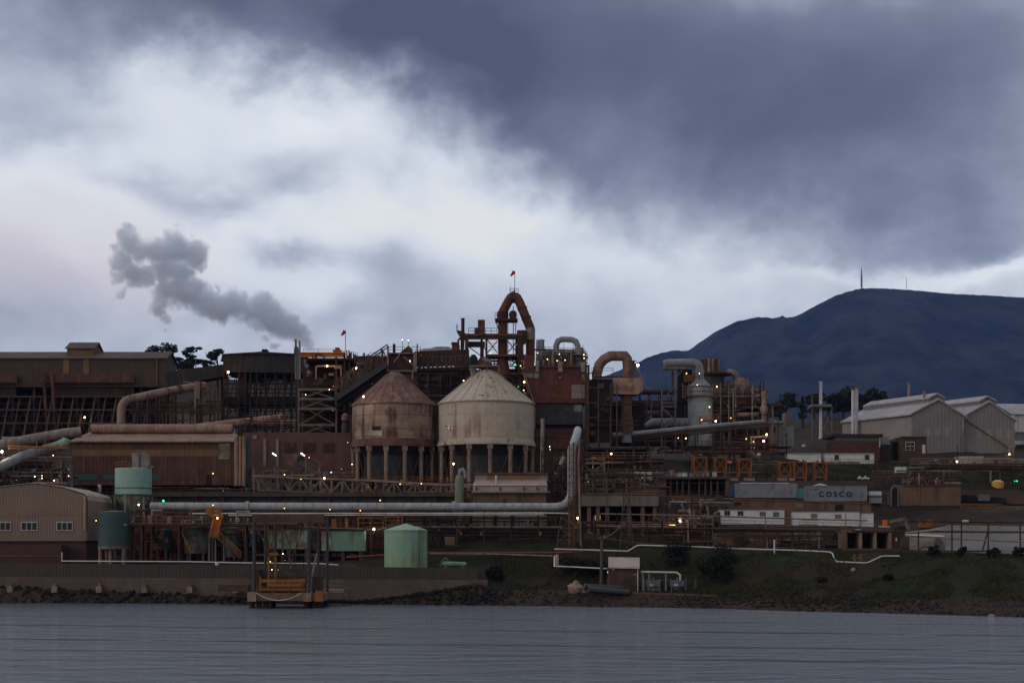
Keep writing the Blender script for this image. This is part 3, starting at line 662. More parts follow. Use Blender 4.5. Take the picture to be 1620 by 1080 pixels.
    for k in range(12):
        px = 355+k*9.5
        for a_, b_ in ((590,627),(640,675)): L(T, 'brace', 'black_steel', (px,b_,d+5), (px+9.5,a_,d+5), .16)
        L(T, 'stanchion', 'black_steel', (px,690,d+7), (px,R_.choice([590,600,627]),d+7), .22)
    for py in (597, 622, 650, 668, 676): L(T, 'floor_beam', 'black_steel', (353,py,d+6), (467,py,d+6), .22)
    T = thing('hillside_wall', 'long pale retaining wall on the hillside seen through the steel frames', 'wall', P(370,650,430)); 
    MB().box(X(240,430), X(475,430), 430, 431, ground(370,430)-4, Z(643,430)).make('panel', 'concrete', T)
    T = thing('hillside_hut', 'low pinkish hut on the hillside behind the duct', 'building', P(312,662,440)); B(T, 'wall', 'duct_tan', 299, 657, 322, 664, 440, 3); B(T, 'roof', 'beige_roof', 298, 655, 323, 657.4, 439.8, 3.4)
    for k, (px, py, w_) in enumerate(((55,600,18),(50,625,20))):
        T = thing('storage_tank', ('pale dome seen through the gap in the brown hall', 'pale squat tank low in the gap of the brown hall')[k], 'tank', P(px,py+8,410), None)
        p = P(px,py,410); r = SZ(w_/2,410); MB().lathe((p.x,p.y), [(r,p.z-4),(r,p.z),(r*.6,p.z+1.6),(.2,p.z+2.2)], 16).make('shell', 'pale_duct', T)
        MB().tube([(p.x+r*.8,p.y-r*.8,p.z-6),(p.x+r*.8,p.y-r*.8,p.z+1)], .2, 6).make('ladder', 'steel_grey', T)
    # tan duct with elbow
    d = 352; T = thing('flue_duct', 'wide tan duct rising, bending and climbing towards the hillside', 'duct', P(192,675,d))
    TU(T, 'duct', 'duct_tan', [(192,680,d),(192,650,d),(193.5,641,d),(199,634,d),(208,631,d+1),(255,621,d+6),(300,613,d+14),(322,610,d+20)], .98, 16)
    for px, py in ((205,632),(219,629),(240,624.5),(262,620),(283,616)):
        a = (px-205)/78; TU(T, 'flange', 'steel_brown', [(px,py,d+.8+a*9),(px+2,py-.4,d+.9+a*9.2)], 1.1, 16)
    for px, py in ((252,625),(276,620),(310,614)):
        L(T, 'support_leg', 'steel_brown', (px,690,d+8), (px,py,d+8), .3); L(T, 'support_leg', 'steel_brown', (px+6,690,d+10), (px,py,d+10), .25)
    T = thing('scaffold', 'weathered scaffold tower around the upper end of the tan duct', 'scaffold', P(325,690,d+6)); dd = d+5
    for px in (309, 318, 332, 340): L(T, 'standard', 'duct_tan' if px == 309 else 'steel_brown', (px,690,dd), (px,604 if px != 340 else 616,dd), .38 if px == 309 else .25)
    for py in (608, 622, 640, 655, 670): L(T, 'ledger', 'steel_brown', (309,py,dd), (340,py,dd), .18)
    for a, b in ((608,640),(640,670)): L(T, 'brace', 'steel_brown', (309,a,dd), (340,b,dd), .15); L(T, 'brace', 'steel_brown', (340,a,dd), (309,b,dd), .15)
    B(T, 'sheet_panel', 'duct_tan', 309, 603, 316, 630, dd-.6, .3); L(T, 'ledger', 'duct_tan', (290,604,dd), (312,606,dd), .25)
    d = 340; T = thing('inclined_duct', 'long brown tapering duct sloping up behind the brown shed', 'duct', P(330,675,d))
    TU(T, 'duct', 'duct_tan', [(296,676,d),(360,671,d),(447,660,d+2)], [.55,.95,.75], 14); 
    for px in (380, 420, 440): L(T, 'support_leg', 'steel_brown', (px,700,d), (px,668,d), .22)
    L(T, 'walkway', 'steel_brown', (388,680,d+1), (455,679,d+1), .5, .2); rail(T, [P(388,679,d+1), P(455,678,d+1)], 1.1, 'steel_brown', .05)
    # brown shed
    d = 312; T = thing('corrugated_shed', 'large rusty brown corrugated shed with a full length ridge vent', 'building', P(245,775,d))
    B(T, 'wall', 'rust_sheet', 112, 696, 378, 767, d, 14); B(T, 'wall_band', 'orange_sheet', 113, 711, 345, 721, d-.06, .05)
    MB().add([P(110,699,d-.6),P(381,699,d-.6),P(371,684,d+8),P(145,684,d+8),P(110,697,d-.6),P(381,697,d-.6),P(371,682,d+8),P(145,682,d+8)], [(0,1,2,3),(4,7,6,5),(0,4,5,1),(1,5,6,2),(2,6,7,3),(3,7,4,0)]).make('roof', 'tan_roof', T)
    MB().tube([P(145,678,d+6),P(368,678,d+6)], .95, 14).make('ridge_vent', 'tan_roof', T, smooth=True); B(T, 'vent_curb', 'tan_roof', 145, 678, 368, 685, d+6, 1.5)
    B(T, 'green_panel', 'teal_rust', 346, 701, 364, 726, d-.14, .08); B(T, 'door', 'black_steel', 326, 750, 334, 767, d-.15, .1)
    for a, c in ((120,154),(164,184),(196,254)): B(T, 'translucent_strip', 'green_dark', a, 750, c, 759, d-.1, .08)
    for px, r in ((374,.42),(380,.35),(386,.4)): MB().tube([P(px,690,d-.6),P(px,768,d-.6)], r, 10).make('downpipe', 'tan_roof', T, smooth=True)
    MB().tube([P(392,692,d+.5),P(392,768,d+.5)], .5, 10).make('downpipe', 'green_dark', T, smooth=True)
    for px in range(118, 392, 21): L(T, 'leg', 'black_steel', (px,800,d+1), (px,766,d+1), .5); 
    for px in range(128, 392, 34): L(T, 'leg', 'rust_dark', (px,800,d+9), (px,766,d+9), .5)
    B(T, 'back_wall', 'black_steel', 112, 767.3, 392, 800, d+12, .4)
    B(T, 'porch', 'steel_pale', 305, 771, 362, 773, d-1.5, 3)
    for px in (306, 361): L(T, 'porch_post', 'steel_pale', (px,800,d-1.3), (px,772,d-1.3), .25)
    L(T, 'porch_brace', 'steel_brown', (330,795,d-1), (355,775,d-1), .22)
    T = thing('duct', 'small white duct stub standing against the brown shed', 'duct', P(157,785,308)); TU(T, 'pipe', 'white_pipe', [(155,788,308),(155,779,308),(157.5,775,308),(157.5,766,308)], .35)
    # red brown hall behind
    d = 334; T = thing('annex_building', 'dull red brown hall with two pale vertical strips beside the brown shed', 'building', P(425,760,d))
    B(T, 'wall', 'brick_brown', 384, 684, 556, 782, d, 12)
    for px in (416.5, 436.5): B(T, 'pilaster', 'pale_duct', px, 694, px+4.5, 737, d-.3, .28)
    B(T, 'vent', 'pale_duct', 400, 688, 406, 694, d-.2, .15); B(T, 'door', 'black_steel', 470, 722, 480, 745, d-.2, .15)
    for k in range(3): B(T, 'louvre', 'rust_dark', 450+k*30, 700, 468+k*30, 715, d-.15, .12)
west()
def west_front():
    # big inclined pipes and rack at far west
    d = 296; T = thing('inclined_pipe', 'thick whitish pipe climbing past the brown shed roof', 'pipe', P(60,705,d)); TU(T, 'pipe', 'pale_duct', [(-60,716,d-3),(0,704,d),(60,693,d+3),(100,686,d+5),(128,683,d+6)], 1.0, 16)
    for px, py in ((20,700.5),(40,696.8),(62,692.8),(80,689.5)): TU(T, 'saddle', 'steel_brown', [(px,py,d+1+px*.04),(px+2,py-.4,d+1+px*.04)], 1.1, 16)
    T = thing('inclined_pipe', 'grey green pipe sloping below the thick whitish one', 'pipe', P(60,725,d)); TU(T, 'pipe', 'grey_duct', [(-60,752,d-5),(0,738,d-4),(35,722,d-2),(80,709,d),(106,701,d+2)], .95, 16); TU(T, 'end_cap', 'green_pale', [(95,703,d-1),(104,699,d-1),(106,694,d-1)], .85, 12)
    T = thing('conveyor_beam', 'slim orange beam lying between the two inclined pipes', 'beam', P(60,707,d-2)); L(T, 'beam', 'yellow', (12,705,d-3), (108,708,d-3), .35); L(T, 'beam', 'yellow', (12,709,d-3), (108,709,d-3), .2)
    T = thing('skip_bin', 'small red bin behind the orange beam', 'bin', P(73,705,d+4)); MB().hull4([P(66,704,d+4),P(77,704,d+4),P(80,695,d+4),P(64,695,d+4)], [p+Vector((0,2,0)) for p in (P(66,704,d+4),P(77,704,d+4),P(80,695,d+4),P(64,695,d+4))]).make('body', 'red_paint', T); L(T, 'rim', 'red_paint', (63,695,d+3.9), (81,695,d+3.9), .2)
    T = thing('service_cabin', 'white cabin beyond the inclined pipes at the hall edge', 'hut', P(10,705,d+12)); B(T, 'wall', 'corr_white', 3, 692, 34, 704, d+12, 4); B(T, 'roof', 'portable_dim', 2, 690.5, 35, 692.2, d+11.8, 4.4)
    T = thing('pipe_rack', 'tangled pale scaffold rack under the inclined pipes', 'rack', P(60,765,d)); R = random.Random(5)
    for px in (6, 14, 22, 30, 42, 58, 71, 86, 101, 107, 114): L(T, 'column', R.choice(['steel_pale','steel_grey','steel_brown']), (px,790,d-1+R.random()*3), (px,R.choice([695,728,735,742,722]),d-1+R.random()*2), R.uniform(.14,.28))
    for py in (728, 733, 742, 747, 757): L(T, 'ledger', R.choice(['steel_pale','steel_brown','steel_grey']), (R.uniform(-30,30),py,d-1), (R.uniform(95,118),py+R.uniform(-1,1),d-1), R.uniform(.14,.3))
    for k in range(9): px = R.uniform(0,95); L(T, 'brace', 'steel_grey', (px,742,d-.8), (px+14,768,d-.8), .14)
    B(T, 'deck', 'rust_dark', -60, 735, 76, 741, d+1, 3); rail(T, [P(28,735,d+.8), P(76,735,d+.8)], 1.1, 'steel_pale', .05)
    for k in range(7): px = R.uniform(-10,100); py = R.uniform(745,762); TU(T, 'pipe', R.choice(['grey_duct','rust','steel_brown']), [(px,py,d+2),(px+R.uniform(15,40),py,d+2)], R.uniform(.15,.4), 8)
    B(T, 'backing_screen', 'black_steel', -60, 742, 112, 800, d+6, .5)
    for k in range(4): px = R.uniform(10,90); p = P(px,765,d+2); r = R.uniform(.6,1.1); MB().lathe((p.x,p.y), [(r,p.z),(r,p.z+2.2),(.1,p.z+2.8)], 12).make('vessel', R.choice(['steel_grey','pale_duct']), T)
    # beige shed
    d = 272; T = thing('waterfront_shed', 'beige gabled shed on a dark brick base by the shore wall', 'building', P(40,888,d))
    x0, x1 = X(-60, d), X(137, d); pts = [(-150,855),(-150,786),(-10,772),(45,766),(60,765.5),(100,772),(131,781.5),(136,785),(137,790),(137,855)]
    MB().hull4([P(a,b,d) for a, b in pts], [P(a,b,d)+Vector((0,16,0)) for a, b in pts]).make('wall', 'beige_wall', T)
    # roof shell with rounded eave: swept strips just outside the wall
    arc = [(-150,785),(-10,771),(45,764.8),(60,764.3),(100,770.8),(132,780.3),(137.2,784.5),(138.6,791),(138.6,855)]
    for i in range(len(arc)-1):
        (a, b), (c, e) = arc[i], arc[i+1]; nn = 'roof' if i < 5 else ('rounded_eave' if i < 7 else 'side_cladding')
        A = P(a,b,d-.15); Bq = P(c,e,d-.15); dr = (Bq-A).normalized(); nr = Vector((dr.z,0,-dr.x))*-.12 if True else None
        if nr.z < 0 and i < 6: nr = -nr
        if i >= 6: nr = Vector((.12,0,0))
        MB().hull4([A,Bq,Bq+nr,A+nr], [v+Vector((0,16.3,0)) for v in (A,Bq,Bq+nr,A+nr)]).make(nn, 'beige_roof' if i < 7 else 'beige_wall', T, smooth=False)
    B(T, 'ridge_cap', 'tan_roof', 51, 762, 99, 764.5, d+1, 3)
    for px in (-9, 33, 89):
        Wd = B(T, 'window', 'frame_white', px, 825, px+26, 839, d-.14, .12)
        for k in range(3): MB().pbox(px+1.2+k*8.3, 826.3, px+8.2+k*8.3, 837.6, d-.18, .04).make('pane', 'glass', Wd)
    B(T, 'brick_base', 'brick_dark', -150, 855.2, 136.6, 897, d+.12, 15); MB().pbox(-150, 862, 97, 930, d-4.5, 4.2).make('loading_base', 'brick_dark', T)
    B(T, 'string_course', 'beige_wall', -150, 853.6, 137, 855.4, d-.25, .2); B(T, 'seam', 'tan_roof', -150, 812.6, 136, 813.6, d-.07, .06)
    TU(T, 'downpipe', 'beige_roof', [(134,784,d-.3),(134,838,d-.3)], .16, 8); L(T, 'ledge', 'steel_pale', (-150,879,d-4.6), (97,879,d-4.6), .1)
    T = thing('retaining_wall', 'dim earth brown retaining wall behind the tank yard', 'wall', P(400,870,299))
    B(T, 'panel', 'concrete_dark', -400, 782, 735, 884, 298.6, 1.2)
    for px in range(140, 735, 42): B(T, 'buttress', 'rust_dark', px, 786, px+4, 884, 297.9, .7)
    B(T, 'parapet', 'concrete_dark', 240, 778, 735, 785, 297.6, 1.0)
    # teal hopper tank
    d = 283; c = P(211,770,d+3); r = SZ(28.5, d+3); T = thing('hopper_tank', 'pale turquoise tank with grey box housings on its lid', 'tank', P(211,885,d+3))
    def zz(py): return Z(py, d+3)
    MB().lathe((c.x,c.y), [(r,zz(783)),(r,zz(741.5)),(r*.97,zz(740.5))], 32).make('shell', 'teal_tank', T, smooth=True)
    MB().lathe((c.x,c.y), [(r*.42,zz(809)),(r*.95,zz(787)),(r*.95,zz(783.2))], 32).make('hopper', 'teal_rust', T, smooth=True)
    MB().lathe((c.x,c.y), [(r*1.03,zz(772.6)),(r*1.03,zz(771.4))], 32).make('hoop', 'green_dark', T); MB().lathe((c.x,c.y), [(r*1.04,zz(784)),(r*1.04,zz(781.8))], 32).make('hoop', 'green_dark', T)
    for a in range(6):
        th = a*pi/3+.3; x, y = c.x+r*1.0*cos(th), c.y+r*1.0*sin(th); MB().beam((x,y,6.5), (x,y,zz(783)), .3).make('leg', 'teal_rust', T)
    B(T, 'filter_housing', 'pale_duct', 208.5, 716, 220, 740, d+1.5, 1.5); B(T, 'filter_housing', 'pale_duct', 224, 715, 235, 740, d+1.5, 1.5); B(T, 'filter_housing', 'grey_duct', 219.5, 718, 224.5, 740, d+2, 1)
    rail(T, [(c.x-r*.9,c.y-r*.4,zz(741)),(c.x-r*.3,c.y-r*.95,zz(741)),(c.x,c.y-r,zz(741))], 1.1, 'yellow', .06)
    TU(T, 'vent_pipe', 'duct_tan', [(236,741,d+2),(236,729,d+2)], .15, 8)
    # dark green tank
    d = 268; c = P(180,868,d+3); r = SZ(24.5, d+3); T = thing('cylindrical_tank', 'dark green cylindrical tank raised on short pale posts', 'tank', P(180,890,d+3))
    def zz(py): return Z(py, d+3)
    MB().lathe((c.x,c.y), [(r,zz(864)),(r,zz(809.5)),(r*.6,zz(808)),(.1,zz(806.8))], 36).make('shell', 'green_dark', T, smooth=True)
    MB().lathe((c.x,c.y), [(r*.98,zz(868)),(r*1.01,zz(863.6))], 36).make('base_ring', 'concrete', T)
    for a in (-.75, -.1, .75): MB().tube([(c.x+r*a,c.y-r*.5,6.1),(c.x+r*a,c.y-r*.5,zz(867))], .3, 8).make('post', 'leg_tan', T)
    for a in (-.6, .5): MB().tube([(c.x+r*a,c.y+r*.6,6.1),(c.x+r*a,c.y+r*.6,zz(867))], .3, 8).make('post', 'leg_tan', T)
    MB().pbox(196,828,200,830.5,d-.2,.3).make('hatch', 'pale_duct', T)
    for py in (822,836,850): MB().lathe((c.x,c.y), [(r*1.008,zz(py+.5)),(r*1.008,zz(py-.5))], 36).make('hoop', 'green_dark', T)
    # long grey pipe
    d = 279; T = thing('main_pipe', 'long pale grey pipe on trestles turning steeply upward near the pylon', 'pipe', P(560,800,d))
    pts = [(238,800.5,d),(880,801.5,d),(890,799.5,d),(898,793.5,d),(902.5,785,d),(904,776,d),(904,712,d),(906,704,d),(909,697,d+1),(913.5,683,d+6),(914,680,d+8)]
    TU(T, 'pipe', 'grey_pipe', pts, .70, 18)
    for i in range(44):
        px = 250+i*14.4; TU(T, 'band', 'steel_grey', [(px,800.6,d),(px+.55,800.6,d)], .72, 16) 
    for py in (740,751,763,768,775): TU(T, 'band', 'steel_grey', [(904,py,d),(904,py+.7,d)], .76, 16)
    for px in (391.5, 718): TU(T, 'coupling', 'grey_pipe', [(px-2.5,800.8,d),(px+2.5,800.8,d)], .92, 16)
    for px in range(250, 900, 43):
        L(T, 'trestle', 'rust_dark', (px,888,d+.6), (px,808,d+.6), .26)
    L(T, 'support_beam', 'rust', (238,810.5,d), (890,811.5,d), .5, .22)
    T = thing('service_pipe', 'thin whitish pipe strung just under the long grey pipe', 'pipe', P(500,812,d)); TU(T, 'pipe', 'white_pipe', [(300,812,d-1),(700,811.6,d-1),(850,811,d-1),(900,811.5,d-1),(900,868,d-1)], .12, 8)
    TU(T, 'lower_pipe', 'white_pipe', [(330,815,d-1.4),(860,813.6,d-1.4)], .08, 8)
west_front()
# ------------------------------------------------------------------ tank yard under the long pipe
def vtank(name, lab, px0, px1, pyt, pyb, d, m, cone=0, group=None, legs=0, skirt=None, gzv=None):
    cx = (px0+px1)/2; r = SZ((px1-px0)/2, d+3); c = P(cx, 0, d+3); zt = Z(pyt, d+3); zb = Z(pyb, d+3); g_ = gzv if gzv is not None else gz(cx, d+3)
    T = thing(name, lab, 'tank', Vector((c.x, c.y, g_ if legs else zb)), group)
    MB().lathe((c.x,c.y), [(r,zb),(r,zt),(r*1.02,zt+.01),(.05,zt+.1+cone)], 36).make('shell', m, T, smooth=True)
    MB().lathe((c.x,c.y), [(r*1.03,zt-.25),(r*1.03,zt)], 36).make('rim', m, T)
    hh = zt-zb
    for q_ in range(1, 4): MB().lathe((c.x,c.y), [(r*1.004,zb+hh*q_/4-.03),(r*1.004,zb+hh*q_/4+.03)], 36).make('weld_seam', m, T)
    a_ = -pi/2+.75; lx, ly = c.x+r*1.06*cos(a_), c.y+r*1.06*sin(a_); lad = MB()
    for o_ in (-.2, .2): lad.beam((lx+o_,ly,zb),(lx+o_,ly,zt+.9),.05)
    for q_ in range(int(hh/.35)): lad.beam((lx-.2,ly,zb+.3+q_*.35),(lx+.2,ly,zb+.3+q_*.35),.04)
    lad.make('ladder', 'steel_brown', T)
    for i in range(legs):
        a = 2*pi*i/legs+.4; MB().beam((c.x+r*.85*cos(a), c.y+r*.85*sin(a), g_-.3), (c.x+r*.85*cos(a), c.y+r*.85*sin(a), zb+.05), .35).make('leg', 'concrete', T)
    return T
vtank('fuel_tank', 'big pale green tank with low conical lid behind the shore wall', 608, 676, 838, 900, 258, 'green_pale', 1.0)
def ht():
    d = 256; T = thing('pressure_vessel', 'small light green lying vessel with a curved pipe beside the big pale green tank', 'tank', P(718,893,d))
    MB().tube([P(700,893,d),P(702,891.5,d),P(736,892.5,d),P(738,893,d)], [.2,.45,.42,.2], 14).make('shell', 'green_tank', T, smooth=True)
    TU(T, 'inlet_pipe', 'green_dark', [(697,897,d),(699,888,d),(704,883,d),(709,887,d),(711,892,d)], .2, 8)
    for px in (705, 731): L(T, 'saddle', 'concrete', (px,899,d), (px,893,d), .5)
ht()
def yard():
    vtank('process_tank', 'small dark green tank with a stained side nearest the dark green cylinder', 249, 272, 838, 871, 274, 'green_dark', .2, 'tanks under the service platform', 4)
    vtank('process_tank', 'rusty tank streaked brown and green just before the yellow stair', 292, 333, 836, 875, 274, 'teal_rust', .2, 'tanks under the service platform', 5)
    vtank('process_tank', 'turquoise tank with rust running down it behind the yellow stair', 354, 381, 835, 881, 276, 'teal_rust', .2, 'tanks under the service platform', 4)
    vtank('process_tank', 'narrow bright turquoise tank seen between the grey stage columns', 395, 412, 836, 868, 278, 'teal_tank', .2, 'tanks under the service platform', 4)
    vtank('process_tank', 'slim turquoise tank beside the narrow bright one', 414, 422, 837, 868, 279, 'teal_tank', .1, 'tanks under the service platform', 3)
    vtank('process_tank', 'low squat green tank on the platform by the yellow stair', 305, 333, 819, 833, 275, 'green_tank', .3, 'tanks under the service platform')
    d = 272
    T = thing('rectangular_tank', 'long rusted tank with peeling turquoise paint behind the landing stage', 'tank', P(455,870,d)); B(T, 'shell', 'teal_rust', 424, 837, 487, 868, d, 4); B(T, 'lid', 'steel_brown', 423, 835.5, 488, 837.2, d-.2, 4.4)
    for px in (428, 455, 482): B(T, 'plinth', 'concrete_dark', px, 868.2, px+5, 888, d+.4, 3)
    T = thing('rectangular_tank', 'long green tank with a clean bright end next to the pale green tank', 'tank', P(545,870,d)); B(T, 'shell', 'green_tank', 508, 838.5, 576, 871, d, 4); B(T, 'lid', 'black_steel', 506, 836.5, 579, 838.8, d-.2, 4.4); B(T, 'stained_end', 'teal_rust', 508, 839, 524, 870.7, d-.06, .05)
    for px in (512, 540, 568): B(T, 'plinth', 'concrete_dark', px, 871.2, px+5, 890, d+.4, 3)
    T = thing('block_wall', 'brown block wall between the long green tank and the pale green tank', 'wall', P(592,885,d+8)); B(T, 'wall', 'concrete_brown', 577, 832, 612, 855, d+8, .4); B(T, 'lower_wall', 'brick_dark', 577, 855, 612, 888, d+7.7, .7)
    # service platform
    d = 271; R = random.Random(11)
    T = thing('service_platform', 'rusty service platform with railings over the green tanks', 'platform', P(330,888,d))
    B(T, 'deck', 'steel_brown', 206, 828, 470, 831.5, d, 5); B(T, 'edge_beam', 'steel_pale', 206, 826.8, 470, 828.2, d-.2, .2); 
    rail(T, [P(206,827,d),P(330,827,d)], 1.15, 'yellow', .055); rail(T, [P(350,827,d),P(470,827,d)], 1.15, 'steel_brown', .05)
    for px in (207, 224, 240, 283, 336, 388, 424, 447): L(T, 'column', R.choice(['rust','rust_dark','steel_brown']), (px,888,d+.3), (px,829,d+.3), .32); L(T, 'column', 'rust_dark', (px+3,888,d+4), (px+3,829,d+4), .3)
    L(T, 'brace', 'steel_pale', (286,840,d+.5), (298,862,d+.5), .15)
    for k in range(26):
        px = R.uniform(210, 330); w = R.uniform(2, 7); h = R.uniform(3, 14)
        B(T, 'equipment', R.choice(['rust','steel_brown','pale_duct','rust_dark','duct_tan','rust_dark']), px, 827-h, px+w, 827.5, d+R.uniform(.8,4), R.uniform(.3,1))
    for k in range(16):
        px = R.uniform(206, 460); py = R.uniform(806, 824); TU(T, 'pipe', R.choice(['rust','rust','steel_brown','pale_duct','rust_dark']), [(px,827,d+2.2),(px,py,d+2.2),(px+R.uniform(6,24),py,d+2.2)], R.uniform(.08,.25), 8)
    for k in range(14):
        px = R.uniform(206, 300); py = R.uniform(836, 884); B(T, 'equipment', R.choice(['rust','rust_dark','yellow','rust_dark']), px, py, px+R.uniform(3,9), py+R.uniform(4,10), d+R.uniform(1,4), .6)
    for k in range(5): TU(T, 'pipe', 'rust', [(212+k*9,888,d+1),(212+k*9,846+k*5,d+1),(232+k*6,846+k*5,d+1)], .16, 8)
    for px in (364, 372, 377, 391): B(T, 'valve', 'frame_white', px, 819.5, px+1.6, 824, d+.2, .2)
    T = thing('dark_shed', 'unlit rust red wall set behind the green tanks', 'wall', P(350,888,281)); B(T, 'wall', 'rust_red', 215, 828, 480, 889, 281, .5); B(T, 'opening', 'black_steel', 380, 836, 425, 880, 280.8, .15)
    d = 268; T = thing('stairway', 'steep yellow caged stair folding down beside the rusty tanks', 'stairs', P(350,888,d))
    for a, b in (((331,876-26,d),(339,818,d)),((343,848,d),(350,818,d)),((337,849,d+1),(345,818,d+1))): L(T, 'stringer', 'yellow', a, b, .35)
    for k in range(8): L(T, 'tread', 'yellow', (332+k*1.0,848-k*4,d+.2), (343+k*1.0,848-k*4,d+.2), .12, .4)
    B(T, 'hood', 'yellow', 326, 803, 350, 812, d+1, .4); L(T, 'hood_side', 'yellow', (340,806,d), (352,818,d), .5); L(T, 'hood_side', 'yellow', (326,806,d), (338,818,d), .5)
    for dd in (0, 1.1): L(T, 'stringer', 'steel_brown', (342,848,d-dd), (381,883,d-dd), .3); L(T, 'hand_rail', 'yellow', (344,838,d-dd), (381,872,d-dd), .12); L(T, 'hand_rail', 'yellow', (344,843,d-dd), (381,878,d-dd), .08)
    for k in range(6): L(T, 'rail_post', 'yellow', (346+k*7,851+k*6.2,d-1.1), (346+k*7,841+k*6.2,d-1.1), .09)
    for px in (331, 341, 354): L(T, 'column', 'steel_pale', (px,888,d-.4), (px,851 if px < 350 else 862,d-.4), .18)
    B(T, 'landing', 'steel_brown', 330, 849, 345, 851, d-1, 2)
    # yellow walkway by the trestle
    d = 277; T = thing('walkway', 'yellow railed walkway beneath the long pipe near the pale green tank', 'walkway', P(610,838,d))
    B(T, 'deck', 'steel_brown', 480, 834, 608, 836, d, 1.5); rail(T, [P(566,834,d),P(606,834,d)], 1.7, 'yellow', .07); rail(T, [P(610,829,d),P(637,829,d)], 1.3, 'yellow', .07); B(T, 'upper_deck', 'steel_brown', 609, 829, 638, 831, d, 1.5)
    for px in (567, 610, 630): L(T, 'post', 'yellow', (px,880,d+.2), (px,812,d+.2), .16)
    for k in range(8):
        px = 480+k*11; B(T, 'equipment', R.choice(['rust','yellow','rust_dark','rust']), px, R.uniform(816,825), px+R.uniform(4,9), 834, d+.8, .6)
    TU(T, 'cable_tray', 'steel_pale', [(470,833,d-.6),(560,836,d-.6),(598,838,d-.6),(606,835,d-.6),(612,834.5,d-.6)], .1, 6)
yard()
def mid_clutter():
    R = random.Random(21)
    # trestle with many dark pipes, px 620..900 y 815..850
    d = 283; T = thing('pipe_trestle', 'dark multi tier pipe trestle in front of the block building', 'rack', P(760,850,d))
    for px in (640, 671, 693, 722, 745, 784, 812, 851, 884): L(T, 'column', R.choice(['black_steel','rust_dark']), (px,878,d), (px,812,d), R.uniform(.3,.5)); 
    for py, m_, r_ in ((833,'grey_duct',.16),(836.5,'black_steel',.2),(840,'rust_dark',.18),(843,'black_steel',.15),(846,'steel_brown',.1),(824,'black_steel',.12),(818,'rust_dark',.14)):
        TU(T, 'pipe', m_, [(612+R.uniform(-8,8),py,d-.5),(884+R.uniform(0,14),py+.6,d-.5)], r_, 8)
    for px in (670, 697, 724): L(T, 'brace', 'black_steel', (px,838,d-.2), (px+14,815,d-.2), .2); 
    for k in range(14): px = R.uniform(640,880); py = R.choice([822,828,836,841]); B(T, 'junction_box', R.choice(['steel_grey','black_steel','concrete_dark','pale_duct']), px, py, px+R.uniform(2,6), py+R.uniform(3,6), d-.9, .5)
    T = thing('cabin', 'small weathered tan box on the red earth bank', 'hut', P(712,862,276)); B(T, 'wall', 'concrete_brown', 704, 850, 719, 862, 275, 2); B(T, 'roof', 'pale_duct', 703.5, 849.3, 719.5, 850.4, 274.9, 2.2)
    T = thing('red_pipeline', 'dark red pipeline running low along the foot of the bank', 'pipe', P(700,877,268)); TU(T, 'pipe', 'red_pipe', [(548,881,268),(680,874,268),(875,874,268),(905,873,267.5)], .17, 8); TU(T, 'lower_pipe', 'pale_duct', [(680,875.6,267.2),(780,876,267),(874,879,266.5)], .13, 8)
    for px in (563, 571, 784, 700, 850): L(T, 'support', 'rust_dark', (px,884,268), (px,875,268), .16)
    T = thing('louvred_fence', 'dark slatted fence panel below the block building', 'fence', P(830,872,279)); B(T, 'panel', 'rust_dark', 789, 850, 868, 872, 279, .3)
    for k in range(6): L(T, 'slat', 'black_steel', (789,852+k*3.6,278.8), (868,852+k*3.6,278.8), .12)
    # block building
    d = 290; T = thing('block_building', 'beige panelled building with a raised roof light behind the pipe bend', 'building', P(806,842,d))
    B(T, 'lower_wall', 'concrete_brown', 748, 777, 864, 795, d+.3, 8); B(T, 'lower_wall', 'concrete', 748, 808, 865, 841, d+.1, 9)
    for px in (784, 826): B(T, 'panel_joint', 'concrete_dark', px, 809, px+1, 841, d, .08)
    B(T, 'mid_band', 'concrete_dark', 748, 795.2, 865, 807.8, d+.2, 8)
    B(T, 'eave_wall', 'beige_roof', 748, 768, 866, 776.6, d, 8.5); B(T, 'gutter', 'grey_duct', 746, 776.8, 870, 779, d-.4, .4)
    MB().hull4([P(748,767.8,d-.2),P(866,767.8,d-.2),P(864,760,d+1.8),P(752,760,d+1.8)], [p+Vector((0,.3,.2)) for p in (P(748,767.8,d-.2),P(866,767.8,d-.2),P(864,760,d+1.8),P(752,760,d+1.8))]).make('roof', 'beige_roof', T)
    MB().pbox(751, 750, 867, 761, d+2.2, 5).make('clerestory', 'beige_roof', T); B(T, 'clerestory_window', 'door_tan', 770, 751, 850, 760, d+2, .15); B(T, 'clerestory_roof', 'brown_roof', 749, 747, 869, 749.6, d+1.6, 6)
    TU(T, 'vent_pipe', 'white_pipe', [(785,766,d+.6),(785,752,d+.6)], .2, 8)
    for px in (753, 790, 828, 849): B(T, 'bracket', 'black_steel', px, 770, px+2, 775, d-.2, .15)
    B(T, 'window', 'glass', 796, 788, 801, 794, d+.15, .12); B(T, 'door', 'black_steel', 845, 826, 850, 841, d-.05, .12)
    T = thing('scrubber_vessel', 'dull green upright vessel with a crook pipe on top beside the block building', 'tank', P(728,800,d)); p = P(727,0,d+1)
    MB().lathe((p.x,p.y), [(.85,Z(842,d)),(.85,Z(757,d)),(.6,Z(752,d)),(.15,Z(748.5,d))], 18).make('shell', 'vessel_olive', T, smooth=True)
    TU(T, 'crook_pipe', 'grey_duct', [(727,750,d+1),(728,744,d+1),(732,742,d+1),(735,746,d+1),(736,756,d+1)], .3, 10)
mid_clutter()
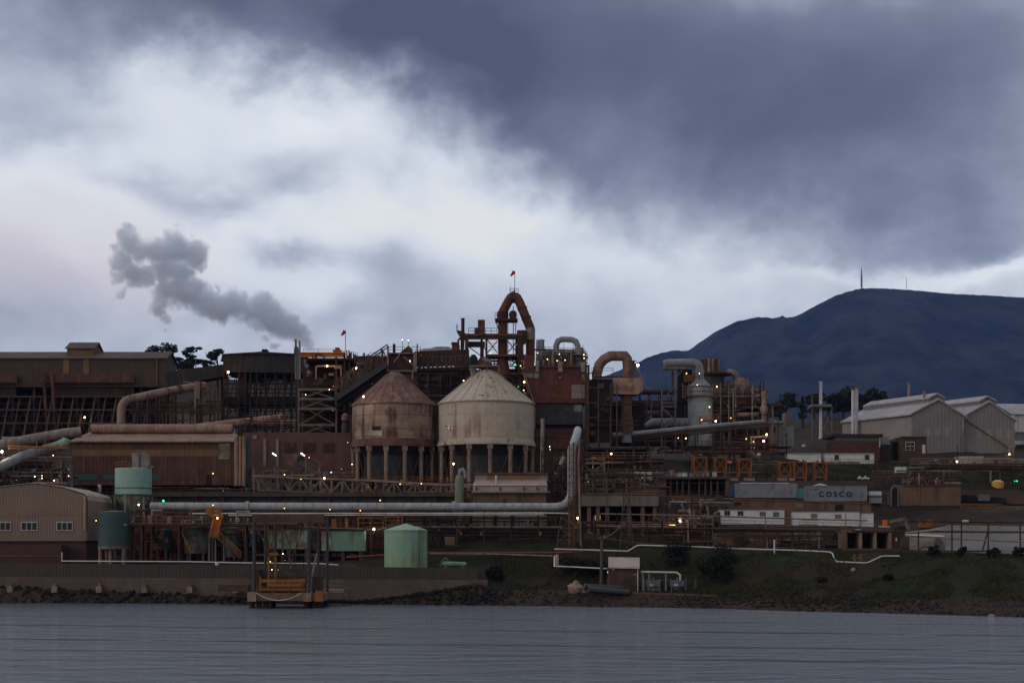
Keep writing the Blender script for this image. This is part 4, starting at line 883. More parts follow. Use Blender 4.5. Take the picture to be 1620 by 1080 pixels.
# ------------------------------------------------------------------ silos
def silo(name, lab, px0, px1, pye, pyap, pysk, pyb, d, wall, cone, skirt, nleg, seed, legtop):
    cx = (px0+px1)/2; r = SZ((px1-px0)/2, d+9); c = P(cx, 0, d+9); dz = d+9
    T = thing(name, lab, 'silo', Vector((c.x, c.y, gz(cx, dz))), 'silos')
    zt = Z(pye, dz-r*.3)
    prof = [(r, Z(pysk, dz)), (r, zt-.05)]
    MB().lathe((c.x,c.y), prof, 64).make('wall', wall, T, smooth=True)
    ap = Z(pyap, dz); MB().lathe((c.x,c.y), [(r*1.025,zt-.25),(r*1.03,zt),(r*.16,ap-.3),(r*.1,ap)], 64).make('cone_roof', cone, T, smooth=True)
    MB().lathe((c.x,c.y), [(r*.34,zt+(ap-zt)*.70+.12),(r*.20,zt+(ap-zt)*.86+.12),(r*.11,ap+.12)], 32).make('rusted_collar', 'skirt_rust', T, smooth=True)
    for q_ in range(24): a_ = 2*pi*q_/24; MB().beam((c.x+r*1.03*cos(a_),c.y+r*1.03*sin(a_),zt+.06),(c.x+r*.2*cos(a_),c.y+r*.2*sin(a_),ap-.38+.02),.10,.05).make('roof_seam', cone, T)
    MB().lathe((c.x,c.y), [(r*1.035,Z(pyb,dz)-.1),(r*1.035,Z(pyb,dz)+.35),(r*1.0,Z(pysk,dz)+.05)] if name != 'x' else [], 64).make('skirt', skirt, T, smooth=True)
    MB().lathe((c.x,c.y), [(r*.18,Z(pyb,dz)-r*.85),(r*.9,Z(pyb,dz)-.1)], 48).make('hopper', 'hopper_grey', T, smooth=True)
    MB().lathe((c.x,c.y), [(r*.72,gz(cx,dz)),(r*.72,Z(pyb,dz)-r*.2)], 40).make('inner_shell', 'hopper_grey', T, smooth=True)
    n = nleg; zb = Z(pyb, dz)-.08; z0 = gz(cx, dz)-.5
    pts = [(c.x+r*.97*cos(2*pi*i/n+seed), c.y+r*.97*sin(2*pi*i/n+seed)) for i in range(n)]
    for i, (x, y) in enumerate(pts):
        MB().tube([(x,y,z0),(x,y,zb)], .42, 10).make('leg', 'leg_tan', T, smooth=True)
        MB().beam((x,y,zb-1.0),(x,y,zb),1.15,.9).make('leg_head', 'leg_tan', T)
        x2, y2 = pts[(i+1)%n]; h = zb-z0-.6
        MB().beam((x,y,zb-.8),(x2,y2,z0+.6),.16).beam((x,y,z0+.6),(x2,y2,zb-.8),.16).make('cross_brace', 'steel_brown', T)
        MB().beam((x,y,z0+h*.38),(x2,y2,z0+h*.38),.2).make('ring_beam', 'steel_brown', T)
    for py in ((pye+pysk)/2-8, (pye+pysk)/2+14, pysk-4):
        MB().lathe((c.x,c.y), [(r*1.004,Z(py+.35,dz)),(r*1.004,Z(py-.35,dz))], 64).make('seam', skirt, T)
    return T, c, r
T, c, r = silo('silo', 'rusty brown silo with red oxide cone roof and pale torn patch, on round legs', 557.5, 690.5, 640, 589, 697, 708, 321, 'silo_rust', 'cone_rust', 'skirt_rust', 14, .1, 0)
def onwall(T, c, r, px, py, w, h, m, name):
    x = X(px, c.y-r*.8); dx = max(-.98*r, min(.98*r, x-c.x)); y = c.y-sqrt(r*r-dx*dx); z = Z(py, y); a = atan2(y-c.y, dx); ww = SZ(w, y); hh = SZ(h, y)
    t = Vector((-sin(a), cos(a), 0)); 
    if t.x < 0: t = -t
    nrm = Vector((cos(a), sin(a), 0)); p0 = Vector((c.x+dx, y, z))+nrm*.06
    return MB().hull4([p0-t*ww/2+Vector((0,0,-hh/2)), p0+t*ww/2+Vector((0,0,-hh/2)), p0+t*ww/2+Vector((0,0,hh/2)), p0-t*ww/2+Vector((0,0,hh/2))],
        [v+nrm*.05 for v in (p0-t*ww/2+Vector((0,0,-hh/2)), p0+t*ww/2+Vector((0,0,-hh/2)), p0+t*ww/2+Vector((0,0,hh/2)), p0-t*ww/2+Vector((0,0,hh/2)))]).make(name, m, T)
onwall(T, c, r, 598, 683, 18, 12, 'silo_cream', 'patch_plate')
mbx = MB(); p0 = None
o = onwall(T, c, r, 597, 677, 15, 6, 'black_steel', 'torn_opening'); o.location += Vector((-.05,-.16,0))
T, c, r = silo('silo', 'cream silo with streaked cream cone roof and small white notice, on round legs', 694, 845, 637, 584, 698, 706, 317, 'silo_cream', 'cone_cream', 'cone_cream', 14, .32, 0)
N = onwall(T, c, r, 711.5, 676.5, 15, 7.5, 'portable_white', 'notice_board')
def text_on(parent, body, px, py, d, size, m, rx=0, font_w=1.0, yoff=0):
    cu = bpy.data.curves.new('text', 'FONT'); cu.body = body; cu.size = size; cu.align_x = 'CENTER'; cu.align_y = 'CENTER'; cu.extrude = .02; cu.offset = .02*size*font_w
    o = bpy.data.objects.new('tmp', cu); COL.objects.link(o); dg = bpy.context.evaluated_depsgraph_get(); me = bpy.data.meshes.new_from_object(o.evaluated_get(dg))
    bpy.data.objects.remove(o); me.materials.clear(); me.materials.append(MATS[m]); t = bpy.data.objects.new('lettering', me); COL.objects.link(t); t.parent = parent
    p = parent; loc = Vector((0,0,0))
    while p is not None: loc = loc+p.location; p = p.parent
    t.location = P(px, py, d)-loc; t.rotation_euler = (radians(90), 0, rx); return t
yy = c.y-sqrt(r*r-(X(711.5,c.y-r*.8)-c.x)**2)-.22; rz = -atan2(-(X(711.5,c.y-r*.8)-c.x), c.y-yy)*1.0
for a_, b_, py_ in ((705.3,710.2,674.4),(711.6,717.6,674.4),(707,710,678.6),(711.6,716.4,678.6)):
    p_ = (a_+b_)/2; dx_ = X(p_, yy)-c.x; y_ = c.y-sqrt(r*r-dx_*dx_)-.16; MB().beam(P(a_,py_,y_+.02), P(b_,py_,y_-.02), .03, .30).make('faded_lettering', 'hopper_grey', T)
# platform on the cream silo apex
def apex():
    d = 326; T = thing('roof_platform', 'small flat steel platform over the tip of the cream silo', 'platform', P(768,583,d)); B(T, 'deck', 'steel_pale', 743, 577.5, 790, 580, d-2, 3.6)
    for px in (744, 771, 789): L(T, 'post', 'steel_pale', (px,588,d-1.8), (px,579,d-1.8), .25)
    TU(T, 'downpipe', 'leg_tan', [(749,600,d-1),(749,582,d-1)], .62, 10); MB().lathe((X(770,d),d), [(1.3,Z(587,d)),(1.0,Z(574,d))], 16).make('chute', 'rust', T)
apex()
# ------------------------------------------------------------------ process tower with crane beam
def ptower():
    d = 343; R = random.Random(31)
    T = thing('process_tower', 'tall open steel process tower with an orange crane beam across its roof', 'tower', P(510,780,d))
    for px in (469, 474, 481, 532, 545, 553): L(T, 'column', 'rust_dark' if px != 532 else 'rust', (px,790,d+1), (px,558,d+1), .45)
    for px in (474, 500, 532, 551): L(T, 'rear_column', 'rust_dark', (px,790,d+9), (px,562,d+9), .5)
    B(T, 'dark_rear_sheet', 'rust_dark', 480, 568, 560, 782, d+10, .4); B(T, 'side_cladding', 'dark_sheet', 540, 568, 562, 690, d+6, 3); B(T, 'lower_cladding', 'brick_brown', 474, 700, 555, 790, d+6, .4)
    B(T, 'crane_beam', 'orange_beam', 474, 558, 543, 564.5, d-.4, .6); B(T, 'crane_flange', 'orange_beam', 473, 557, 545, 558.4, d-.7, 1.2)
    for k in range(4): L(T, 'crane_web', 'black_steel', (500+k*2,564,d-.5), (503+k*3,558,d-.5), .12) if k < 0 else None
    L(T, 'beam_strut', 'rust_dark', (494,566,d-.5), (503,559.5,d-.5), .25); L(T, 'beam_strut', 'rust_dark', (514,566,d-.5), (505,559.5,d-.5), .25)
    B(T, 'crane_trolley', 'orange_beam', 527, 553, 540, 557, d, 1.2); B(T, 'crane_cab', 'rust', 530, 549.5, 537, 553, d, 1)
    rail(T, [P(480,556.8,d),P(527,556.8,d)], .75, 'orange_beam', .045, sp=3)
    B(T, 'roof', 'rust_dark', 479, 566, 562, 569, d, 10); rail(T, [P(543,563,d+1),P(566,566,d+1)], 1.1, 'steel_brown', .05)
    for k in range(6): px = 545+k*3.6; L(T, 'roof_fitting', R.choice(['rust','steel_pale','rust_dark']), (px,566,d+1), (px,R.uniform(553,560),d+1), .25)
    for px, t in ((468,537),(474,539)): TU(T, 'vent_pipe', 'grey_duct' if px > 470 else 'steel_grey', [(px,600,d-.3),(px,t+2,d-.3),(px-1,t,d-.3)], .24, 8)
    TU(T, 'vent_pipe', 'steel_grey', [(466,560,d-.5),(466.5,550,d-.5),(470,549,d-.5),(471,553,d-.5),(471,600,d-.5)], .2, 8)
    for py in (607, 616): pass
    # portal frame & gallery
    for p, q in (((500,579,d-1),(540,579,d-1)),((500,579,d-1),(500,600,d-1)),((539.5,579,d-1),(539.5,618,d-1)),((529,582,d-1),(539,582,d-1))): L(T, 'portal', 'leg_tan', p, q, .28)
    B(T, 'control_box', 'pale_duct', 520, 590, 528, 594, d+.5, .8); B(T, 'red_box', 'red_paint', 527, 610, 535, 616, d-.5, .8); B(T, 'machine', 'steel_brown', 503, 598, 510, 608, d, 1.5); B(T, 'machine', 'steel_brown', 512, 592, 516, 600, d+.6, 1)
    for py in (600, 604, 608): L(T, 'gallery_rail', 'steel_brown', (476,py,d-.6), (540,py,d-.6), .1)
    B(T, 'gallery_deck', 'rust_dark', 474, 613, 545, 616, d-.8, 9)
    for k in range(12): px = R.uniform(482, 535); py = R.uniform(572, 608); B(T, 'equipment', R.choice(['rust','rust_dark','steel_brown','hopper_grey']), px, py, px+R.uniform(3,9), py+R.uniform(3,9), d+R.uniform(2,8), 1.2)
    # scaffold bays
    def bay(y0, y1): 
        a, b, dd = 472.5, 532, d-2
        L(T, 'ledger', 'steel_pale', (a,y0,dd), (b,y0,dd), .42); 
        L(T, 'brace', 'steel_pale', (a+1,y1,dd), (b-18,y0+1,dd), .2); L(T, 'brace', 'steel_pale', (a+14,y0+1,dd+.2), (b,y1,dd+.2), .2); L(T, 'brace', 'steel_brown', (a+1,y1,dd+3), (b,y0,dd+3), .2)
    ys = [616, 631, 646.5, 672, 687.5, 698]
    for a, b in zip(ys, ys[1:]): bay(a, b)
    L(T, 'ledger', 'steel_pale', (472.5,698,d-2), (532,698,d-2), .3)
    for px in (472.5, 532): L(T, 'standard', 'steel_pale', (px,722,d-2), (px,614,d-2), .32)
    B(T, 'floor', 'rust_dark', 474, 648, 545, 650, d, 9); B(T, 'floor', 'rust_dark', 474, 688, 545, 690, d, 9); B(T, 'floor', 'rust_dark', 474, 722, 556, 724, d-1.6, 10)
    for k in range(16): px = R.uniform(478, 525); py = R.uniform(620, 715); B(T, 'equipment', R.choice(['rust','rust_dark','black_steel','steel_brown']), px, py, px+R.uniform(4,14), py+R.uniform(4,14), d+R.uniform(3,7), 1.2)
    for px in (543, 546.5, 556): TU(T, 'riser', 'rust_dark' if px < 550 else 'rust', [(px,780,d-1.5),(px,656,d-1.5)], .3, 8)
    T = thing('cyclone_vessel', 'pale rusty vessel with a round hatch beside the steel tower', 'vessel', P(546,730,d-4)); q = P(546,0,d-4)
    MB().lathe((q.x,q.y), [(.45,Z(738,d)),(.8,Z(722,d)),(.8,Z(676,d)),(.5,Z(670,d))], 14).make('shell', 'hopper_grey', T, smooth=True); MB().lathe((q.x,q.y), [(.75,Z(667,d)),(.8,Z(660,d)),(.3,Z(656,d))], 14).make('head', 'leg_tan', T, smooth=True); L(T, 'bracket', 'steel_brown', (540,673,d-4), (558,673,d-4), .25)
    # windsocks
    for (px, p0, p1, dd, lab) in ((546.5,524,556,d+2,'small dark windsock on a thin pole over the orange crane beam'),(814.3,430,462,343,'little red windsock on the pole at the very top of the furnace duct')):
        Wn = thing('windsock', lab, 'windsock', P(px,p1,dd), 'windsocks'); L(Wn, 'pole', 'steel_pale', (px,p1,dd), (px,p0-2,dd), .13)
        MB().tube([P(px-.8,p0-.5,dd),P(px-3,p0+2.5,dd),P(px-6.5,p0+6.5,dd)], [.42,.34,.18], 10).make('sock', 'red_pipe' if px < 600 else 'red_paint', Wn, smooth=True)
ptower()
def galleries():
    d = 334; T = thing('inclined_conveyor', 'inclined trussed conveyor climbing to the head house over the rust silo', 'conveyor', P(575,640,d))
    p = P(530,633,d); q = P(613,577,d); truss(T, p+Vector((0,0,1.0)), q+Vector((0,0,1.0)), 3.3, .2, 9, 'steel_brown', .24, 3.5)
    MB().beam(p, q, 3.2, 1.0).make('belt_casing', 'hopper_grey', T); MB().beam(p-Vector((0,-1,1.4)), q-Vector((0,-1,1.4)), 2.4, .8).make('lower_casing', 'black_steel', T)
    T = thing('head_house', 'small railed conveyor head house on a frame over the rust silo', 'building', P(637,590,d))
    B(T, 'casing', 'rust_dark', 615, 562, 655, 584, d+.6, 5); B(T, 'deck', 'steel_pale', 613, 557.5, 657, 559.5, d, 6); B(T, 'lower_deck', 'steel_pale', 611, 585, 653, 587.5, d-.3, 6)
    for px in (613.5, 655, 658): L(T, 'column', 'leg_tan', (px,588,d), (px,557,d), .32)
    L(T, 'column', 'leg_tan', (652.5,600,d-1), (652.5,586,d-1), .3); L(T, 'brace', 'leg_tan', (623,573,d-.2), (633,559,d-.2), .2); L(T, 'brace', 'leg_tan', (655,578,d-.2), (638,564,d-.2), .2)
    MB().hull4([P(632,558,d+1),P(654,558,d+1),P(650,549.5,d+1),P(646,546.5,d+1)], [v+Vector((0,3,0)) for v in (P(632,558,d+1),P(654,558,d+1),P(650,549.5,d+1),P(646,546.5,d+1))]).make('pulley_hood', 'rust', T)
    rail(T, [P(615,557.5,d),P(640,557.5,d)], 1.2, 'steel_brown', .06); rail(T, [P(652,557.5,d),P(665,557.5,d)], 1.2, 'steel_brown', .06)
    TU(T, 'vent', 'rust_dark', [(623.5,558,d+1),(623.5,544,d+1)], .3, 8); TU(T, 'vent', 'rust', [(660,558,d+1),(660,544,d+1)], .14, 8)
    for px in (636.5, 646): TU(T, 'lamp_pole', 'steel_grey', [(px,556,d+.5),(px,538,d+.5)], .06, 6)
    d = 336; T = thing('conveyor_bridge', 'level trussed conveyor bridge between the head house and the furnace tower', 'conveyor', P(700,585,d))
    p = P(655,583,d); q = P(742,580,d); truss(T, p, q, P(0,563,d).z-P(0,581,d).z, .2, 12, 'steel_brown', .26, 3.5); L(T, 'walkway', 'steel_brown', (655,580,d+.2), (742,577,d+.2), .3); 
    MB().beam(p+Vector((0,2,-.3)), q+Vector((0,2,-.3)), 3.6, .5).make('deck', 'rust_dark', T); MB().beam(p+Vector((0,2.5,2.4)), q+Vector((0,2.5,2.4)), .3, 3.2).make('back_sheet', 'rust_dark', T)
    T = thing('warehouse_building', 'dark many panelled industrial wall behind the two silos', 'building', P(700,780,346)); d = 346
    B(T, 'wall', 'brick_brown', 560, 588, 842, 782, d, 10); B(T, 'cornice', 'hopper_grey', 655, 586, 842, 592, d-.4, .4); B(T, 'upper_storey', 'rust_dark', 562, 563, 618, 640, d+2, 8)
    for px in (662, 676, 696, 701, 712, 722, 730): B(T, 'pier', 'rust_dark' if px%2 else 'steel_grey', px, 592, px+2, 720, d-.5, .45)
    for k in range(6): L(T, 'cladding_rail', 'black_steel', (664,603+k*9,d-.2), (700,603+k*9,d-.2), .22)
    B(T, 'opening', 'black_steel', 797, 592, 842, 640, d-.2, .15); B(T, 'opening', 'black_steel', 548, 640, 566, 690, d-.3, .15)
    for k in range(4):
        px = 672+k*15
    T = thing('roof_duct', 'fat grey duct lying on the roof beyond the conveyor bridge', 'duct', P(690,562,352)); TU(T, 'duct', 'grey_duct', [(666,560,352),(672,557.5,352),(722,556.5,352)], .95, 14); MB().tube([P(684,556,352),P(690,551.5,352),P(708,551.5,352),P(713,556,352)], [.9,.5,.5,.9], 10).make('raised_box', 'grey_duct', T, smooth=True)
galleries()
def furnace():
    d = 340; T = thing('furnace_tower', 'rust brown furnace offtake tower with a pointed duct arch and stacked platforms', 'tower', P(805,600,d))
    ax = 795.2
    TU(T, 'shaft', 'rust', [(ax,640,d),(ax,500,d)], 1.0, 18); MB().lathe((X(ax,d),d), [(2.0,Z(600,d)),(1.0,Z(566,d))], 20).make('flare', 'rust', T, smooth=True)
    TU(T, 'arch_duct', 'rust', [(ax,502,d),(ax,494,d),(804,477,d),(808,471,d),(812,468.5,d),(818,471,d),(822,478,d),(838,517,d),(839,521,d),(839,568,d+.5),(836,590,d+1)], .98, 18)
    TU(T, 'duct_sleeve', 'pale_duct', [(839,519,d),(839,538,d)], 1.04, 18); TU(T, 'shaft_collar', 'rust_dark', [(ax,502,d),(ax,494,d)], 1.25, 18)
    for a, b in (((807,476,d),(809,472.5,d)),((826,487,d),(827,489.5,d)),((832,502,d),(833,504.5,d))): TU(T, 'flange', 'rust_dark', [a,b], 1.08, 18)
    B(T, 'top_deck', 'rust_dark', 806, 463, 820, 466, d-.8, 1.8); rail(T, [P(807,463,d-.8),P(820,463,d-.8)], .9, 'steel_brown', .06, sp=.7); rail(T, [P(807,463,d+.8),P(820,463,d+.8)], .9, 'steel_brown', .06, sp=.9); L(T, 'lightning_rod', 'steel_pale', (807,463,d), (807,453,d), .12)
    B(T, 'upper_deck', 'rust_dark', 783, 503, 819, 507, d-1.8, 3.6); L(T, 'deck_strut', 'rust_dark', (788,520,d-1.5), (784,505,d-1.5), .22); rail(T, [P(783,503,d-1.8),P(787,503,d-1.8)], 1.2, 'steel_brown', .06, sp=.7)
    p = P(811.5,498,d-.6); MB().tube([p+Vector((0,-1,0)),p+Vector((0,1,0))], .85, 16).make('wheel', 'rust_dark', T, smooth=True)
    for px in (812, 816, 803.5): L(T, 'ladder', 'rust_dark', (px,560,d-.3), (px,484 if px < 816 else 505,d-.3), .16)
    for k in range(14): L(T, 'rung', 'rust_dark', (812,508+k*4,d-.3), (816,508+k*4,d-.3), .07)
    B(T, 'main_deck', 'rust', 735, 527.5, 826, 531, d-2.4, 5); B(T, 'main_girder', 'rust_dark', 738, 531.2, 820, 536.5, d-2.2, .5)
    B(T, 'main_girder', 'rust_dark', 738, 531.2, 820, 536.5, d+2.2, .5); B(T, 'machine_room', 'rust_dark', 818, 522, 832, 540, d-2, 4)
    B(T, 'low_deck', 'rust', 770, 560, 830, 563.5, d-2.2, 5)
    for px in (733, 738.5, 769.5, 821.5, 826): L(T, 'column', 'rust_dark', (px,600,d-2), (px,533,d-2), .75 if px in (738.5,821.5) else .45)
    for px in (762, 817): L(T, 'rear_column', 'rust_dark', (px,600,d+3), (px,533,d+3), .5)
    MB().hull4([P(722,522,d-2),P(735,524,d-2),P(738,536,d-2),P(729,534,d-2)], [v+Vector((0,3.5,0)) for v in (P(722,522,d-2),P(735,524,d-2),P(738,536,d-2),P(729,534,d-2))]).make('bracket_deck', 'rust_dark', T)
    TU(T, 'stack', 'rust_dark', [(732.3,530,d),(732.3,503.5,d)], .37, 10); TU(T, 'stack_cap', 'rust_dark', [(732.3,505,d),(732.3,503.5,d)], .45, 10); B(T, 'fan_house', 'rust', 756, 505.5, 767, 527, d-1, 2); B(T, 'motor', 'rust', 751, 518, 757, 527, d-1, 1); L(T, 'gangway_plate', 'steel_pale', (751,531,d-2.5), (768,527,d-2.5), .4, .15)
    rail(T, [P(722,522,d-2),P(724,523,d-2)], 1.2, 'steel_brown', .06, sp=.5)
    rail(T, [P(741,527.5,d-2.4),P(786,527.5,d-2.4)], 1.15, 'steel_brown', .06, sp=1.2)
    B(T, 'bin', 'rust', 715, 545, 727, 562, d-1, 2); B(T, 'bin_cap', 'rust_dark', 714, 541, 724, 545, d-1, 2); TU(T, 'loop_pipe', 'rust_dark', [(725,565,d-.5),(725,538,d-.5),(727,535.5,d-.5),(730,536,d-.5),(730,565,d-.5)], .2, 8)
    B(T, 'duct_box', 'rust_dark', 740, 540, 767, 547.5, d-1, 2); L(T, 'duct_drop', 'rust', (762.5,576,d), (762.5,548,d), .8); MB().lathe((X(762.5,d),d), [(1.3,Z(580,d)),(.5,Z(566,d))], 12).make('drop_cone', 'rust', T)
    for a, b in (((771,537),(787,558)),((787,539),(771,558)),((803,558),(819,539)),((803,539),(819,558)),((741,548),(760,562)),((760,540),(770,556)),((771,565),(784,575)),((806,565),(820,582)),((808,580),(820,566))): L(T, 'brace', 'rust_dark', (*a,d-1.8), (*b,d-1.8), .2)
    for py in (543, 548, 553): L(T, 'rail', 'steel_brown', (771,py,d-2.2), (820,py,d-2.2), .07)
    L(T, 'side_beam', 'rust_dark', (800,591,d-3), (842,591,d-3), .6)
    TU(T, 'small_pipe', 'rust', [(826,600,d-2),(826,545,d-2),(833,540,d-1.5)], .3, 8)
    T2 = thing('dark_hood', 'small dark green hood beside the pale bent vent under the furnace deck', 'hood', P(749,573,d+2)); MB().lathe((X(749,d+2),d+2), [(1.0,Z(578,d)),(.9,Z(564,d)),(.4,Z(559,d))], 14).make('hood', 'green_dark', T2, smooth=True); L(T2, 'stand', 'rust_dark', (749,590,d+2), (749,577,d+2), .6)
    T3 = thing('bent_vent', 'pale bent vent pipe above the cream silo platform', 'vent', P(770,573,d-6)); TU(T3, 'pipe', 'pale_duct', [(764,566,d-6),(768,570,d-6),(774,571,d-6),(776,577,d-6)], .45, 10); TU(T3, 'flange', 'grey_duct', [(764,566,d-6),(764.8,566.8,d-6)], .55, 10)
furnace()
def redhopper():
    d = 330; T = thing('hopper_building', 'dark red riveted hopper building with pale repair panels', 'building', P(878,750,d))
    A = [P(826,585,d),P(843,637,d),P(926.5,637,d),P(926.5,580,d),P(848,582,d)]
    MB().hull4(A, [v+Vector((0,9,0)) for v in A]).make('hopper', 'rust_red', T)
    B(T, 'upper_casing', 'rust_red', 829, 561, 845, 588, d-.5, 5); B(T, 'roof_edge', 'rust', 844, 578, 928, 581, d-.3, 9.6)
    for a,b,c_,e in ((830,587.5,844,597),(845,583,852,598),(904,608.5,919,630),(920,608.5,926.5,630),(883,573,891,590),(921,574,927,602)): B(T, 'repair_panel', 'pale_duct', a, b, c_, e, d-.12, .1)
    L(T, 'edge_strip', 'leg_tan', (829,588,d-.2), (845,637,d-.2), .2)
    B(T, 'grey_casing', 'hopper_grey', 848, 638, 922, 671, d+.6, 8); B(T, 'patch', 'grey_duct', 908, 640, 921, 651, d+.5, .1)
    L(T, 'strut', 'steel_brown', (885,640,d+.2), (860,660,d+.2), .15); L(T, 'strut', 'steel_brown', (885,640,d+.2), (908,660,d+.2), .15); L(T, 'strut', 'steel_brown', (885,640,d+.2), (885,650,d+.2), .12)
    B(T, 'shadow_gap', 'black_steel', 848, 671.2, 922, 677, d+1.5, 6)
    B(T, 'lower_wall', 'brick_dark', 846, 677.2, 930, 800, d+.3, 9); L(T, 'string_band', 'rust', (846,690,d), (925,690,d), .2); L(T, 'string_band', 'rust', (846,709,d), (905,709,d), .25); B(T, 'lower_patch', 'rust_red', 866, 690.5, 904, 708, d+.15, .12)
    B(T, 'door', 'container_blue', 874, 743, 888, 762, d+.1, .15); B(T, 'door_sign', 'corr_white', 877, 746, 880, 752, d+0, .08); B(T, 'cabinet', 'grey_duct', 880, 722, 887, 737, d-.2, .4)
    for px in (927, 931): L(T, 'corner_column', 'rust_dark', (px,760,d-.5), (px,577,d-.5), .45)
    R = random.Random(3)
    for i in range(40):
        p = P(R.uniform(850,922), R.choice([589,590,606,614,625,R.uniform(588,634)]), d-.06); MB().ball(p, .11, 4).make('rivet', 'pale_duct', T) if i < 34 else None
    # roof pipes and arch
    G = thing('pipe_cluster', 'hazy grey pipes crowded on the roof beside the furnace tower', 'pipes', P(885,578,d+7)); dd = d+5
    TU(G, 'pipe', 'grey_duct', [(880,560,dd),(880,546,dd),(883,539,dd),(890,536.5,dd),(904,537,dd),(911,540,dd),(914,547,dd),(915,566,dd)], .62, 14)
    MB().lathe((X(916,dd),dd), [(1.7,Z(580,dd)),(1.5,Z(562,dd)),(.9,Z(550,dd))], 18).make('cowl', 'grey_duct', G, smooth=True)
    for px, t in ((852,538),(857,537)): TU(G, 'pipe', 'grey_duct', [(px,580,dd-1),(px,t+4,dd-1),(px+1,t,dd-1)], .55, 12)
    for k in range(5): TU(G, 'manifold', R.choice(['grey_duct','pale_duct','steel_grey']), [(858+k,555+k*5,dd-k*.5),(908,556+k*4.6,dd-k*.5)], .5, 10)
    for k in range(14): px = 860+k*3.6; TU(G, 'riser', R.choice(['grey_duct','pale_duct','steel_brown','hopper_grey']), [(px,582,dd-2.5),(px,R.uniform(556,570),dd-2.5)], R.uniform(.18,.4), 8)
    for px, t, w in ((850,570,.7),(886,572,.9),(922,573,.8)): L(G, 'stub', 'pale_duct', (px,588,d-.4), (px,t,d-.4), w)
    for k in range(5): px = 862+k*15; L(G, 'mast', 'rust', (px,580,dd-3), (px,R.uniform(540,556),dd-3), .1)
    rail(G, [P(850,556,dd-3),P(925,560,dd-3)], 1.1, 'rust', .05); L(G, 'beam', 'rust_dark', (846,553,dd-3.2), (862,553,dd-3.2), .3)
redhopper()
def archduct():
    d = 333; T = thing('arched_duct', 'large rust brown arched duct dropping into a tan box', 'duct', P(975,690,d))
    TU(T, 'arch', 'cone_rust', [(945,606,d),(944,592,d),(948,577,d),(956,568,d),(966,563,d),(988,563,d),(992,568,d),(993,580,d),(993,598,d)], 1.05, 18)
    TU(T, 'lower_leg', 'cone_rust', [(945,604,d),(950,609,d-1),(956,617,d-2),(957,630,d-2),(957,680,d-2)], .85, 14)
    MB().hull4([P(969.5,597,d-2),P(1017,598,d-2),P(1017,618,d-2),P(1009,623.5,d-2),P(971,623,d-2)], [v+Vector((0,5,0)) for v in (P(969.5,597,d-2),P(1017,598,d-2),P(1017,618,d-2),P(1009,623.5,d-2),P(971,623,d-2))]).make('box', 'duct_tan', T)
    x, y = X(991,d), d; MB().lathe((x,y), [(1.5,Z(685,d)),(1.5,Z(671,d)),(1.15,Z(655,d)),(1.1,Z(632,d)),(1.4,Z(626,d)),(1.6,Z(623,d))], 20).make('drop_cylinder', 'skirt_rust', T, smooth=True)
    MB().lathe((x,y), [(1.15,Z(700,d)),(1.15,Z(673,d))], 16).make('base_cylinder', 'grey_duct', T, smooth=True)
    for px, py in ((964,563),(981,561)): L(T, 'lug', 'rust_dark', (px,py,d), (px,py-3,d), .2)
    for a, b in (((952,570),(953.5,573)),((985,563),(987.5,564))): pass
    R = random.Random(8)
    G = thing('steel_rack', 'tall rusty steel rack with ladders between the red hopper and the arched duct', 'rack', P(940,700,d-5))
    for px in (929.5, 946.5, 966, 976): L(G, 'column', 'steel_brown', (px,716,d-5), (px,590 if px < 940 else 607,d-5), .26)
    for py in (590, 613, 637, 660): L(G, 'ledger', 'steel_brown', (929,py,d-5), (947,py,d-5), .2)
    for py in (596, 640, 665, 672): L(G, 'ledger', 'rust_dark', (940,py,d-4), (1010,py,d-4), .28)
    B(G, 'panel', 'black_steel', 929, 600, 969, 700, d-3, .3); B(G, 'panel', 'black_steel', 969, 636, 1020, 690, d+4, .3); L(G, 'post', 'leg_tan', (941,596,d-5), (941,590,d-5), .18)
    for k in range(12): px = R.uniform(930,962); py = R.uniform(600,690); B(G, 'equipment', R.choice(['rust','rust_dark','steel_brown']), px, py, px+R.uniform(3,10), py+R.uniform(3,12), d-R.uniform(3.2,4.6), .8)
    rail(G, [P(936,590,d-5),P(970,590,d-5)], 1.1, 'rust', .05); B(G, 'platform', 'rust_dark', 950, 600, 965, 602, d-3, 3)
    L(G, 'flood_mast', 'rust_dark', (1001,597,d-3), (1002,570,d-3), .5); L(G, 'stay', 'steel_grey', (1008,578,d-3), (1014,597,d-3), .18); L(G, 'stay', 'steel_grey', (1017,606,d-3), (1030,618,d-3), .15)
    for py in (571, 575, 579, 583): L(G, 'flood_mast_rung', 'rust_dark', (999,py,d-3), (1007,py,d-3), .15)
archduct()
